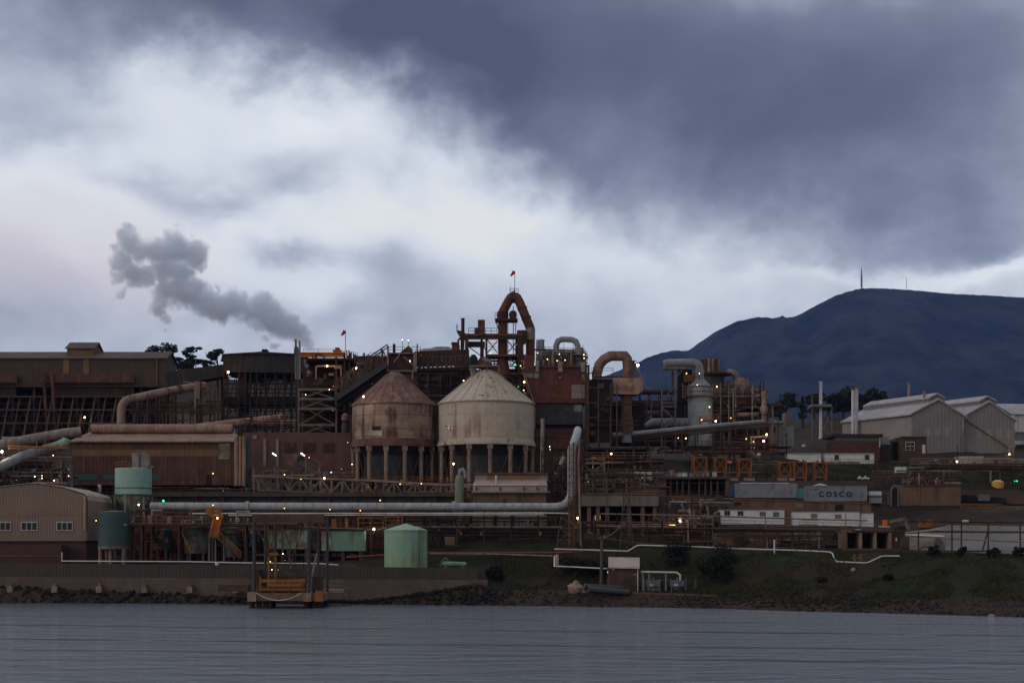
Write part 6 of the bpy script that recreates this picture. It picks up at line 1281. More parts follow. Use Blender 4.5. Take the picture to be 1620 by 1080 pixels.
    for px, w in ((1332,7),(1359.5,4.5),(1382.5,4.5),(1406,4.5)): B(T, 'pier', 'leg_tan' if px != 1332 else 'concrete_brown', px, 842.1, px+w, 867, d-1, 3.5)
    B(T, 'side_store', 'rust_dark', 1411, 842, 1425, 868, d-1, 3); B(T, 'notice', 'portable_white', 1417, 850, 1419, 856, d-1.1, .08); rail(T, [P(1412,868,d-2.6),P(1425,868,d-2.6)], 1.3, 'steel_brown', .05, sp=.5)
    B(T, 'outfall', 'black_steel', 1347, 884, 1363, 893, 247, 1)
    for px in (1352, 1361.5): L(T, 'timber_frame', 'concrete_brown', (px,897,245), (px,876,245), .35)
    for py in (882, 892): L(T, 'timber_frame', 'concrete_brown', (1346,py,245), (1364,py,245), .3)
    # apron / slabs at far east
    T = thing('concrete_apron', 'large pale grey sloping concrete apron above the grass', 'wall', P(1560,874,262))
    def slab(T, name, m, pts, th=.5): A = [P(*p) for p in pts]; MB().hull4(A, [v+Vector((0,th,-.2)) for v in A]).make(name, m, T)
    slab(T, 'slab', 'corr_slab', [(1495,873,259),(1800,880,250),(1800,834,268),(1498,830,274)]); slab(T, 'broken_edge', 'concrete', [(1440,869,263),(1497,873,260),(1500,831,273),(1440,842,270)]); slab(T, 'dark_stain', 'concrete_dark', [(1478,871,260.5),(1494,872,259.6),(1492,856,264),(1482,846,266)]); B(T, 'foot_kerb', 'concrete_dark', 1430, 870, 1800, 874, 258, .8)
    T = thing('loose_slab', 'pale flat slabs lying tilted at the broken edge of the apron', 'slab', P(1465,848,262)); slab(T, 'slab', 'portable_dim', [(1434,846,261),(1495,849,260),(1492,846,262),(1432,843,263)], .3); slab(T, 'slab', 'concrete', [(1432,843,262),(1486,838,264),(1484,836,265),(1432,841,263)], .3)
    for px, w in ((1437, 9),): TU(T, 'bent_bar', 'rust', [(1455,868,259),(1464,863,259.5),(1474,868,259)], .12, 6)
    T = thing('fence', 'thin dark rusty posts and rails along the top of the grass bank', 'fence', P(1500,870,257))
    for px in (1112, 1121, 1211, 1304, 1340, 1425, 1453, 1506, 1521, 1563.5, 1614): L(T, 'post', 'rust_dark', (px,878 if px < 1500 else 874,256.5 if px > 1400 else 268), (px,828 if px > 1500 else 840,256.5 if px > 1400 else 268), .2)
    L(T, 'prop', 'rust_dark', (1554,872,255), (1563,838,256.5), .2)
    T = thing('road_pipe', 'thin dark pipe running the whole length of the upper bank', 'pipe', P(1300,842,269)); TU(T, 'pipe', 'rust_dark', [(905,833.5,280),(1100,835.5,277),(1250,837.5,273),(1420,840,268),(1640,841.5,262)], .17, 8)
    for px in (1042, 1050, 1353, 1563): TU(T, 'white_sleeve', 'frame_white', [(px,834.6+(px-1040)*.013,278.6-(px-1040)*.0255),(px+9,834.7+(px-1040)*.013,278.4-(px-1040)*.0255)], .2, 8)
    T = thing('drain_pipe', 'faint pale pipe sloping across the apron', 'pipe', P(1520,852,258)); TU(T, 'pipe', 'steel_pale', [(1435,848,259),(1500,851.5,257),(1640,858,251)], .1, 8)
    T = thing('upper_pipe', 'thin rusty pipe above the apron with a white sleeve', 'pipe', P(1530,826,276)); TU(T, 'pipe', 'rust_dark', [(1436,824,276),(1640,826,274)], .15, 8); TU(T, 'white_sleeve', 'frame_white', [(1523,824,274.8),(1532,824,274.8)], .22, 8)
    T = thing('bench_seat', 'orange board leaning by the end of the short cabin', 'board', P(1400,830,283)); B(T, 'board', 'orange_sign', 1396, 822, 1404, 830.5, 283, .15); L(T, 'stand', 'frame_white', (1390,832,283), (1408,833,283), .25); L(T, 'support_leg', 'steel_pale', (1400,837,283.3), (1400,830,283.3), .12)
    T = thing('loading_ramp', 'crumpled pale conveyor end past the orange board', 'conveyor', P(1425,838,282)); L(T, 'belt', 'steel_pale', (1408,825,282), (1432,820,282), .5); L(T, 'leg', 'duct_tan', (1432,820,282), (1437,838,282), .5); L(T, 'leg', 'steel_brown', (1412,838,282), (1420,824,282), .3); L(T, 'leg', 'steel_brown', (1420,838,282), (1414,826,282), .2); B(T, 'base', 'rust_dark', 1410, 832, 1437, 839, 282.4, 1)
    T = thing('excavator', 'small yellow machine parked past the crumpled conveyor end', 'excavator', P(1466,836,280)); B(T, 'body', 'yellow', 1457, 828, 1472, 834, 280, 2); B(T, 'cab', 'yellow', 1468, 822, 1476, 830, 280.2, 1.6); B(T, 'track', 'black_steel', 1456, 834, 1474, 836.5, 279.8, 2.2); L(T, 'boom', 'yellow', (1459,829,280.5), (1452,824,280.5), .4)
    # block wall etc upper
    d = 297; T = thing('concrete_block_wall', 'high stained concrete wall panel past the dark gate', 'wall', P(1470,798,d)); B(T, 'wall', 'concrete_brown', 1424, 768, 1520, 799, d, 1.2); B(T, 'coping', 'rust', 1428, 766.5, 1520, 768.2, d-.2, 1.6)
    for px in (1456, 1484): B(T, 'joint', 'concrete_dark', px, 769, px+.8, 798, d-.05, .04)
    T = thing('gate', 'dark rounded frame gate beside the high stained wall', 'gate', P(1415,799,d)); TU(T, 'frame', 'steel_grey', [(1410,800,d),(1410,775,d),(1413,769,d),(1418,768,d),(1421,772,d),(1421,800,d)], .14, 8); B(T, 'leaf', 'black_steel', 1410.5, 772, 1420.5, 799, d+.1, .1); L(T, 'bar', 'steel_pale', (1405,797,d), (1405,780,d), .12)
    T = thing('machinery', 'dark lying machinery with a blue grey box past the high stained wall', 'machine', P(1560,796,300)); B(T, 'bed', 'black_steel', 1521, 786, 1590, 795, 300, 3); B(T, 'housing', 'steel_grey', 1548, 782, 1566, 792, 299, 2); B(T, 'housing', 'black_steel', 1523, 783, 1545, 794, 299, 2); B(T, 'housing', 'brick_brown', 1592, 784, 1640, 797, 300.5, 3)
    T = thing('guard_rail', 'rusty yellow crash rail below the dark lying machinery', 'railing', P(1570,803,290)); rail(T, [P(1520,804,290),P(1640,807,288)], .7, 'yellow', .07, sp=1.6)
    d = 318; T = thing('hopper', 'small round topped yellow hopper on the grass slope', 'hopper', P(1579,778,d)); x, y = X(1578.5,d), d; MB().lathe((x,y), [(SZ(9,d),Z(778,d)),(SZ(9.5,d),Z(776,d)),(SZ(9.5,d),Z(762,d)),(SZ(4,d),Z(759,d)),(.1,Z(758.7,d))], 24).make('shell', 'yellow_tank', T, smooth=True); MB().lathe((x,y), [(SZ(9.8,d),Z(777,d)),(SZ(9.8,d),Z(775.6,d))], 24).make('band', 'yellow', T); MB().lathe((x,y), [(1.0,gz(1578,d)-.3),(1.0,Z(778,d))], 12).make('plinth', 'concrete', T)
    for k, (px, lab) in enumerate(((1567,'pale pipe post beside the yellow hopper'),(1493,'pale post of the pipe gantry on the grass slope'),(1440,'tall pale post by the low green shed'))):
        T = thing('gantry', lab, 'gantry', P(px,770,322), 'pipe gantries'); L(T, 'post', 'steel_pale', (px,772,322), (px,744,322), .35); L(T, 'post', 'steel_brown', (px+15,772,322), (px+15,744,322), .2); L(T, 'beam', 'steel_pale' if k == 1 else 'steel_brown', (px-22,744.5,322), (px+17,744.5,322), .3)
    T = thing('pipe_way', 'long dark pipe way on columns behind the yellow hopper', 'pipe', P(1550,742,330))
    for py, r_ in ((736,.25),(739.5,.3),(743,.15)): TU(T, 'pipe', 'rust_dark', [(1470,py-1,331),(1650,py+2,328)], r_, 8)
    for px in range(1480, 1640, 24): L(T, 'column', 'rust_dark', (px,752,330), (px,733,330), .25)
    rail(T, [P(1490,735,329),P(1640,737,327)], 1.1, 'steel_brown', .05)
    T = thing('lean_to', 'low grey green open shed on the slope just past the brick office', 'building', P(1450,765,325)); B(T, 'roof', 'steel_grey', 1440, 738, 1462, 741, 325, 4); B(T, 'wall', 'hopper_grey', 1444, 741.2, 1460, 758, 328, .3); B(T, 'side_wall', 'corr_white', 1419, 738, 1434, 747, 326, 2)
    for px in (1445, 1457): L(T, 'post', 'steel_brown', (px,768,325), (px,741,325), .2)
    for k, (px, nm, m_) in enumerate(((1443,'pale rounded','pale_duct'),(1450,'cream','leg_tan'),(1458,'dark red','red_pipe'),(1482,'small white','corr_white'),(1360,'white flat','corr_white'),(1369,'thin white','frame_white'))):
        py = 762 if px > 1400 else 758.5; T = thing('bag', '%s bag left on the slope edge below the huts' % nm, 'bag', P(px,py,314)); b = P(px,py,314); MB().ball((b.x,b.y,b.z+.3), .55 if px > 1400 else .42, 7, .7).ball((b.x+.5,b.y,b.z+.2), .4, 6, .6).make('sack', m_, T, smooth=True); MB().tube([(b.x,b.y,b.z+.6),(b.x,b.y,b.z+.85)], .1, 6).make('neck', m_, T)
east_terraces()
def sheds():
    # corrugated sheds, ridge running back and to the west; gable faces the camera
    def gshed(T, ax, apy, lx, lpy, rx, rpy, bpy_, bx_l, bx_r, d, back, vwall, vroof, wall):
        """apex (ax,apy), left eave (lx,lpy), right eave (rx,rpy) at distance d, extruded along vector back"""
        A, Lf, Rt = P(ax,apy,d), P(lx,lpy,d), P(rx,rpy,d); b0, b1 = P(bx_l,bpy_,d), P(bx_r,bpy_,d)
        fr = [b0, b1, Rt, A, Lf]; MB().hull4(fr, [v+back for v in fr]).make('wall', wall, T)
        MB().hull4([v+Vector((0,-.05,0)) for v in fr], [v+Vector((0,-.01,0)) for v in fr]).make('gable', vwall, T)
        up = Vector((0,0,.35)); o = Vector((0,-.5,0))
        for s_, (p, q) in (('roof',(Lf,A)),('roof',(A,Rt))):
            dr = (q-p).normalized(); p2 = p-dr*.6 if p is not A else p; q2 = q+dr*.6 if q is not A else q
            MB().hull4([p2+o,q2+o,q2+o+up,p2+o+up], [p2+back,q2+back,q2+back+up,p2+back+up]).make(s_, vroof, T)
        return A, Lf, Rt
    d = 372; back = Vector((-11.5, 23, 0))
    T = thing('industrial_shed', 'big grey gabled shed with raised ridge vent above the brick office', 'building', P(1480,728,d))
    A, Lf, Rt = gshed(T, 1484.5, 632.5, 1442, 655, 1526, 659, 730, 1442, 1526, d, back, 'shed_gable', 'shed_roof', 'shed_wall')
    def monitor(T, A, back, w, h, lift, t0, t1):
        for a in (0,):
            s0 = A+back*t0; s1 = A+back*t1; z = Vector((0,0,lift)); pts = [Vector((-w,0,-h)),Vector((0,0,0)),Vector((w,0,-h)),Vector((w*.9,0,-h-lift)),Vector((-w*.9,0,-h-lift))]
            MB().hull4([s0+z+p*.96 for p in pts], [s1+z+p*.96 for p in pts]).make('ridge_vent', 'shed_gable', T)
            for q in (-1, 1): MB().hull4([s0+z+Vector((0,-.5,0)),s0+z+Vector((q*w,-.5,-h)),s0+z+Vector((q*w,-.5,-h+.3)),s0+z+Vector((0,-.5,.3))], [s1+z,s1+z+Vector((q*w,0,-h)),s1+z+Vector((q*w,0,-h+.3)),s1+z+Vector((0,0,.3))]).make('vent_roof', 'shed_roof', T)
    monitor(T, A, back, 2.0, 1.1, 1.4, .02, .95)
    for px in (1464, 1479, 1494): B(T, 'skylight', 'shed_wall', px, 676, px+9, 689, d-.1, .04)
    TU(T, 'downpipe', 'pale_duct', [(1524,664,d-.3),(1524,686,d-.3)], .25, 8); TU(T, 'roof_flue', 'pale_duct', [(1462,640,d+2),(1462,618,d+2)], .3, 10)
    T = thing('industrial_shed', 'second grey gabled shed with ridge vent and a dark line across its wall', 'building', P(1565,728,d+1))
    A, Lf, Rt = gshed(T, 1565, 636, 1526.5, 658, 1605, 665, 730, 1526.3, 1605, d+1, back, 'shed_gable', 'shed_roof', 'shed_wall')
    monitor(T, A, back, 2.0, 1.1, 1.3, .02, .95)
    for px in (1545, 1561, 1577, 1592): B(T, 'skylight', 'shed_wall', px, 679, px+8, 693, d+.9, .04)
    L(T, 'gutter_line', 'steel_brown', (1527,664,d+.6), (1597,709,d+.6), .2); TU(T, 'drain', 'steel_grey', [(1521,730,d-.4),(1521,688,d-.4)], .12, 6)
    for px in (1597, 1603): TU(T, 'crook_vent', 'pale_duct', [(px,728,d-.5),(px,709,d-.5),(px+1,706,d-.5),(px+4,706,d-.5)], .22, 8)
    T = thing('industrial_shed', 'third pale shed with bright low roof cut by the frame edge', 'building', P(1640,728,d+16)); dd = d+16
    B(T, 'upper_wall', 'corr_white', 1606, 655.5, 1800, 683, dd, 20); B(T, 'lower_wall', 'shed_gable', 1606, 683, 1800, 730, dd+.4, 20); MB().hull4([P(1576,640,dd+6),P(1800,642,dd+6),P(1800,656,dd-.6),P(1600,655,dd-.6)], [v+Vector((0,.2,.3)) for v in (P(1576,640,dd+6),P(1800,642,dd+6),P(1800,656,dd-.6),P(1600,655,dd-.6))]).make('roof', 'shed_roof', T); B(T, 'canopy', 'corr_white', 1606, 697, 1800, 703, dd-.8, 1); 
    # chimneys
    for lab, px, p0, p1, dd, r_ in (('tall pale twin chimney, the nearer tube of the pair',1349.5,614,662,388,.5),('tall pale twin chimney, the tube facing the big shed',1355.3,612,662,389,.5),('slim pale chimney rising behind the ridge of the big shed',1438,604,640,440,.55)):
        T = thing('chimney', lab, 'chimney', P(px,p1+40,dd), 'pale chimneys'); a = P(px,p0,dd); MB().tube([(a.x,a.y,30),(a.x,a.y,a.z)], r_*.8, 12).make('shaft', 'corr_white' if px < 1400 else 'pale_duct', T, smooth=True); MB().tube([(a.x,a.y,a.z-.5),(a.x,a.y,a.z)], r_*1.1, 12).make('rim', 'steel_pale', T)
    # brick office
    d = 352; T = thing('brick_office', 'low brick office with a flat dark roof and a two storey end block', 'building', P(1400,735,d))
    B(T, 'wall', 'brick_red', 1320, 697.5, 1392, 728, d, 9); B(T, 'window_band', 'glass_grey', 1322, 690, 1391, 697.3, d+.1, 8.8); B(T, 'flat_roof', 'dark_sheet', 1316, 686, 1397, 690.2, d-.8, 11)
    B(T, 'end_wall', 'brick_red', 1392.2, 703, 1408, 733, d+3, 6); B(T, 'corner_trim', 'frame_white', 1391, 690, 1392.6, 707, d-.1, .12); B(T, 'glazed_wall', 'grey_duct', 1393, 690, 1407, 703, d+2.8, 5)
    B(T, 'entrance', 'glass', 1409, 698, 1427, 738, d+4, .5); B(T, 'entrance_frame', 'steel_grey', 1408, 695, 1428, 698.5, d+3.8, 1); B(T, 'block', 'brick_red', 1428, 691, 1466, 735, d-1, 9); B(T, 'block_cap', 'brick_brown', 1427, 689.6, 1467, 691.3, d-1.3, 9.6)
    Wd = B(T, 'window', 'frame_white', 1432.5, 698.5, 1447, 712, d-1.1, .06)
    for a in (0, 1):
        for b in (0, 1): MB().pbox(1433.3+a*6.8, 699.4+b*6.4, 1439.4+a*6.8, 705+b*6.4, d-1.14, .03).make('pane', 'glass', Wd)
    B(T, 'bright_window', 'frame_white', 1459, 703, 1464, 717, d-1.12, .08)
    B(T, 'low_wall', 'concrete_dark', 1408, 728, 1470, 738, d-2, 1)
    # white huts
    def hut(a, b, c, e, d, lab, wins, m='portable_white', rough=None):
        T = thing('site_hut', lab, 'hut', P((a+c)/2,e,d), 'site huts'); B(T, 'body', m, a, b, c, e, d, 3); B(T, 'roof', 'portable_dim', a-.6, b-1, c+.6, b+.3, d-.15, 3.3)
        for px in wins: Wd = B(T, 'window', 'steel_grey', px, b+1.5, px+7.5, b+10, d-.06, .05); MB().pbox(px+.8, b+2.3, px+6.7, b+9.2, d-.09, .02).make('pane', 'glass', Wd)
    hut(1246, 717.5, 1299, 731, 347, 'plain white hut at the crest above the yellow frame cluster', []); hut(1305, 717.5, 1383, 733, 347, 'long white hut with two small windows under the brick office', [1320,1368])
    T = thing('hut_skirt', 'pale step platform joining the two white huts', 'platform', P(1310,733,346)); B(T, 'step', 'pale_duct', 1300, 730, 1360, 734, 345.5, .8); rail(T, [P(1300,731,345),P(1388,734,345)], .9, 'steel_pale', .05)
    hut(1517, 722.5, 1556, 734, 344, 'low cream hut at the foot of the second shed', [], 'portable_dim'); hut(1560, 725, 1602, 738, 343, 'pinkish stained hut beside the low cream one', [1572], 'duct_tan'); hut(1604, 727, 1660, 737, 342, 'dull tan hut at the frame edge', [], 'leg_tan')
    T = thing('scrap_heap', 'reddish heap of scrap before the grey sheds', 'heap', P(1485,735,344)); R = random.Random(9)
    for k in range(30): px = R.uniform(1458,1516); h = 9*(1-abs(px-1483)/36)+2; py = 733-R.uniform(0,h); B(T, 'scrap', R.choice(['rust','brick_brown','rust_dark','duct_tan']), px, py, px+R.uniform(2,6), py+R.uniform(2,4), 343+R.uniform(0,4), 1)
    L(T, 'post', 'black_steel', (1514.5,734,343), (1514.5,702,343), .12)
    # spiral mast
    d = 398; T = thing('sample_stack', 'slim pale stack with spiral strakes rising through a small deck', 'stack', P(1298,702,d)); x, y = X(1298.5,d), d
    MB().lathe((x,y), [(1.2,Z(700,d)),(1.1,Z(697,d)),(.42,Z(691,d)),(.38,Z(640,d)),(.26,Z(605,d))], 14).make('shaft', 'corr_white', T, smooth=True)
    mb = MB()
    for k in range(3):
        pts = [(x+.38*cos(t*.55+k*2.1), y+.38*sin(t*.55+k*2.1), Z(640,d)+t*(Z(603,d)-Z(640,d))/26) for t in range(27)]; mb.tube(pts, .09, 5)
    mb.make('strake', 'corr_white', T)
    B(T, 'deck', 'concrete', 1284, 639, 1316, 643, d-2, 4)
    for px in (1285, 1316): L(T, 'post', 'steel_pale', (px,700,d-1.6), (px,625 if px < 1300 else 640,d-1.6), .22)
    for a, b in (((1303,650),(1315,672)),((1300,672),(1316,695)),((1315,650),(1303,680))): L(T, 'brace', 'steel_pale', (*a,d-1.6), (*b,d-1.6), .16)
    # misc between plant and sheds
    T = thing('mill_building', 'pale low building with light roof between the bulb footed stack and the strake stack', 'building', P(1232,705,362)); B(T, 'wall', 'pale_duct', 1219, 668, 1236, 706, 362, 8); B(T, 'block', 'grey_duct', 1228, 674, 1256, 706, 364, 9); MB().hull4([P(1217,661,361.5),P(1243,667.5,361.5),P(1243,669,361.5),P(1217,669,361.5)], [v+Vector((0,9,0)) for v in (P(1217,661,361.5),P(1243,667.5,361.5),P(1243,669,361.5),P(1217,669,361.5))]).make('roof', 'shed_roof', T); B(T, 'tower', 'concrete', 1242, 652, 1254, 680, 368, 4); B(T, 'window', 'glass', 1223, 675, 1227, 683, 361.9, .08)
    for px in (1222, 1231): L(T, 'post', 'steel_brown', (px,712,360), (px,660,360), .22)
    TU(T, 'overhead_pipe', 'rust_dark', [(1195,641,360),(1236,641.5,361)], .5, 8)
    T = thing('crane_mast', 'thin brown post with cross arm beside the pale low building', 'mast', P(1245,715,345)); L(T, 'mast', 'black_steel', (1244.5,722,345), (1244.5,686,345), .2); L(T, 'arm', 'black_steel', (1242,688,345), (1247,688,345), .15)
    T = thing('signal_box', 'tiny white box on the dark yard by the twin chimneys', 'box', P(1271,705,352)); B(T, 'body', 'frame_white', 1269, 702.5, 1274, 706, 352, .6); L(T, 'post', 'steel_grey', (1271.5,710,352.2), (1271.5,706,352.2), .12)
    T = thing('staircase', 'long handrail and steps climbing the dark slope behind the frames', 'stairs', P(1195,725,332)); L(T, 'hand_rail', 'steel_pale', (1186,712,334), (1202,724,330), .14); L(T, 'stringer', 'steel_brown', (1186,716,334), (1204,729,330), .3); B(T, 'panel', 'frame_white', 1198, 716, 1203, 720.5, 329.5, .1)
sheds()
def pumphouse():
    d = 247; T = thing('pump_house', 'red brick pump house with a white sloping roof near the water', 'building', P(987,935,d))
    B(T, 'wall', 'brick_red', 963, 897.5, 1010, 936, d, 4); slab = [P(962.5,898,d-.4),P(1012,899,d-.4),P(1012,884,d+3),P(962.5,883,d+3)]
    MB().hull4(slab, [v+Vector((0,.25,.25)) for v in slab]).make('roof', 'beige_roof', T); MB().pbox(964, 886, 1010.5, 898, d+3, 1).make('rear_wall', 'brick_red', T); B(T, 'grille_door', 'steel_brown', 976, 904, 999, 935, d-.08, .06)
    for k in range(8): L(T, 'grille_bar', 'steel_grey', (977.5+k*2.8,913,d-.12), (977.5+k*2.8,903.5,d-.12), .06)
    B(T, 'sign', 'pale_duct', 1000, 907, 1008, 909.5, d-.08, .06); TU(T, 'downpipe', 'frame_white', [(1009,900,d-.15),(1009,935,d-.15)], .09, 8); B(T, 'wall_box', 'grey_duct', 969, 898.5, 972, 902, d-.3, .28)
    for px in (989.5, 995.5): L(T, 'bollard', 'rust_dark', (px,940,d-1), (px,914,d-1), .22)
    for k, px in enumerate((1033, 1071.5)):
        T = thing('transformer', ('grey green finned transformer nearer the pump house','grey green transformer under the drooping end of the white pipe')[k], 'transformer', P(px,937,d), 'transformers')
        B(T, 'tank', 'steel_grey', px-(11 if k == 0 else 5.5), 917, px+(11 if k == 0 else 5.5), 934, d+.8, 1.4); B(T, 'radiator', 'grey_duct', px-11, 918, px+11, 927, d+.5, .3)
        for q in range(9): L(T, 'fin', 'steel_grey', (px-10+q*2.5,918,d+.45), (px-10+q*2.5,927,d+.45), .07)
        B(T, 'name_plate', 'frame_white', px-5, 923, px+1, 926.5, d+.36, .06); TU(T, 'bushing', 'pale_duct', [(px,917,d+1.5),(px,913.5,d+1.5)], .12, 8)
    T = thing('cable_pipe', 'white pipe arching from the pump house over the transformers', 'pipe', P(1045,935,d)); TU(T, 'pipe', 'white_pipe', [(1014,904,d+.4),(1070,905,d+.4),(1076,909,d+.4),(1076,918,d+.4)], .14, 8); TU(T, 'drop_pipe', 'pale_duct', [(1014,904,d+.3),(1017,909,d+.3),(1017,934,d+.3)], .14, 8)
    for px in (1027, 1053.5): TU(T, 'riser', 'pale_duct', [(px,934,d+.6),(px,905,d+.6)], .14, 8)
    T = thing('fence', 'see through grey mesh fence around the transformers', 'fence', P(1050,937,d-1))
    for px in (1019, 1032, 1044, 1062, 1085, 1100): L(T, 'post', 'steel_grey' if px < 1095 else 'timber', (px,939,d-1), (px,915,d-1), .12 if px < 1095 else .4)
    for py in (917, 936): L(T, 'rail', 'steel_grey', (1019,py,d-1), (1086,py,d-1), .05)
    T = thing('rail_beam', 'long rusty beam lying on the shore in front of the transformers', 'beam', P(1070,942,d-3)); MB().beam(P(1000,937.5,d-3), P(1134,943,d-7), .5, .35).make('beam', 'skirt_rust', T); L(T, 'sleeper', 'timber', (1040,941,d-3.5), (1044,941,d-4.5), .3)
    for k, (a, b, y0, y1) in enumerate(((925,985,927,930),(932,996,932,937))):
        T = thing('pontoon_pipe', ('dark blue grey pipe lying behind on the shore by the pole','thicker dark blue grey pipe lying in front on the shore by the pole')[k], 'pipe', P(960,932,d-2+k*-1.5)); TU(T, 'pipe', 'hose', [(a,y0,d-1.2-k*1.8),(b,y1,d-1.6-k*1.8)], .4+.1*k, 12); TU(T, 'end_ring', 'steel_grey', [(a-.6,y0,d-1.2-k*1.8),(a+.4,y0,d-1.2-k*1.8)], .44+.1*k, 12)
    R = random.Random(77)
    T = thing('boulder', 'broken pale concrete boulder at the end of the dark pipes', 'boulder', P(912,937,246)); b = P(911,932,246.5)
    mb = MB(); n = 10; vs = []
    for (dx, dz, s_) in ((0,.1,1.15),(1.3,-.25,.7)):
        o = len(mb.v); mb.ball((b.x+dx,b.y,b.z+dz), s_, 5)
        for i in range(o, len(mb.v)): mb.v[i] += Vector((R.uniform(-.25,.25),R.uniform(-.25,.25),R.uniform(-.25,.25)))
    mb.make('stone', 'leg_tan', T)
    for k, (px, py, dd, s_) in enumerate(((1228,955,226,.65),(1213,957,227,.4),(1568,942,207,.5),(1350,908,240,.4))):
        T = thing('boulder', ('pale round boulder low on the shore under the grass bank','darker stone touching the pale round boulder','pale stone at the waterline under the concrete apron','pale grey lump of concrete under the timber outfall')[k], 'boulder', P(px,py,dd)); b = P(px,py,dd); b.z = gz(px,dd)+.15; mb = MB().ball(b, s_, 6)
        for i in range(len(mb.v)): mb.v[i] += Vector((R.uniform(-.15,.15),R.uniform(-.15,.15),R.uniform(-.15,.15)))*s_*1.3
        mb.make('stone', 'pale_duct' if k != 1 else 'timber', T)
    # timber pole & lines
    T = thing('utility_pole', 'thick timber pole with a cross arm standing by the pump house', 'pole', P(952,935,250)); MB().tube([(X(951.5,250),250,gz(951,250)-.5),(X(952,250),250,Z(851,250))], [.32,.2], 10).make('shaft', 'timber', T, smooth=True)
    L(T, 'cross_arm', 'timber', (946,851.5,249.8), (958,851.5,249.8), .16)
    for px in (947, 950, 955, 957.5): TU(T, 'insulator', 'pale_duct', [(px,851,249.8),(px,849,249.8)], .06, 6)
    def cable(lab, a, b, sag, r=.035):
        T = thing('overhead_cable', lab, 'cable', P(*a)); p, q = P(*a), P(*b); pts = [p+(q-p)*(i/12)-Vector((0,0,sag*4*(i/12)*(1-i/12))) for i in range(13)]
        MB().tube(pts, r, 5).make('strand', 'steel_grey', T); MB().tube([pts[0],pts[0]+Vector((0,0,.3))], .06, 6).make('insulator', 'pale_duct', T)
    cable('cable rising from the timber pole towards the stained building', (957,850,250), (1000,812,276), .6); cable('second cable beside the one rising from the timber pole', (955,849.5,250), (990,818,276), .7)
    cable('long thin cable sagging from the timber pole over the grass bank', (957,851,250), (1340,858,262), 1.2)
    # white pipeline
    T = thing('white_pipeline', 'bright white pipeline zigzagging across the top of the grass bank', 'pipe', P(1150,870,262))
    TU(T, 'pipe', 'white_pipe', [(877,868,264),(950,870,264),(993,871.5,263.5),(1008,862.5,264),(1014,862,264),(1100,864.5,262),(1200,868.5,258),(1260,870,256.5),(1312,872.5,255),(1317,875,252),(1320,884,249),(1324,888,246),(1366,890,244),(1373,889.5,244),(1394,879.5,246),(1400,879,246),(1423,879,245.5)], .11, 8)
    for px in (1225,): TU(T, 'upright', 'white_pipe', [(px,877,257.5),(px,853,257.5)], .14, 8)
    for px in (915, 1044, 1163, 1260, 1283): L(T, 'support', 'steel_brown', (px,880,262-(px-915)*.018), (px,869,262-(px-915)*.018), .14)
    T = thing('drop_pipeline', 'lower white pipe running from the bank corner to the pump house', 'pipe', P(920,898,258)); TU(T, 'pipe', 'white_pipe', [(877,879,260),(877,895,257),(900,896,256),(963,899,250.5)], .10, 8); TU(T, 'elbow', 'pale_duct', [(881,895,257.5),(881,878,260)], .3, 8)
pumphouse()
def truss_front():
    R = random.Random(13); d = 306
    T = thing('access_gantry', 'long pale trussed gantry crossing before the silo legs', 'gantry', P(560,785,d))
    def seg(a, ya, b, yb, h, nb, dd=d, m='steel_pale'): p = P(a,ya,dd); q = P(b,yb,dd); truss(T, p, q, h*dd/F, .2, nb, m, .24, 2.2)
    seg(408,775,590,781,21,11); seg(590,781,722,788,21,8)
    B(T, 'deck', 'rust_dark', 408, 777, 560, 782, d+.5, 2.4); 
    MB().beam(P(408,754.5,d-.3), P(560,758,d-.3), .35).make('top_rail', 'steel_pale', T); MB().beam(P(560,758,d-.3), P(745,769,d-.3), .4).make('top_rail', 'leg_tan', T)
    for a, b, py in ((400,470,751),(418,455,744)): L(T, 'ledger', 'steel_pale', (a,py,d+1), (b,py,d+1), .2); 
    L(T, 'ledger', 'leg_tan', (400,753,d-1), (463,755,d-1), .35)
    for px in (402, 416, 429, 447, 462): L(T, 'post', 'steel_pale', (px,778,d+1), (px,744,d+1), .16)
    for k in range(4): L(T, 'brace', 'steel_pale', (404+k*15,755,d-.8), (412+k*15,775,d-.8), .14)
    B(T, 'yellow_unit', 'yellow', 414, 767, 440, 776, d+.5, 1.2); B(T, 'yellow_unit', 'yellow', 570, 774, 600, 782, d+.6, 1.2); L(T, 'yellow_strut', 'yellow', (582,767,d-.4), (592,783,d-.4), .2); L(T, 'yellow_strut', 'yellow', (597,767,d-.4), (588,783,d-.4), .2)
    for k in range(22): px = R.uniform(408,700); B(T, 'equipment', R.choice(['rust','steel_brown','rust_dark','pale_duct','duct_tan']), px, R.uniform(764,774), px+R.uniform(3,8), 779, d+R.uniform(.8,2), .7)
    B(T, 'red_band', 'rust', 385, 738, 478, 744, d+6, .5); B(T, 'red_band', 'rust_dark', 392, 745, 478, 750, d+6, .5)
    # lamp posts
    for k, (px, py, a) in enumerate(((436,722,-8),(481,722,-8),(503,731,-8))):
        T = thing('lamp_post', ('lamp post with a tilted tube lamp before the pale wall strips','lamp post with a tilted tube lamp in front of the steel tower','unlit bent lamp post past the steam wisp')[k], 'lamp post', P(px+3,770,d-2), 'tube lamp posts'); L(T, 'pole', 'steel_grey', (px+3,775,d-2), (px+3,py,d-2), .14); L(T, 'arm', 'steel_grey', (px+3,py+1,d-2), (px-6,py-5,d-2), .12)
        if k < 2: L(T, 'tube', 'lamp_cool', (px-5,py-5.6,d-2.1), (px+1,py-1.5,d-2.1), .16)
truss_front()
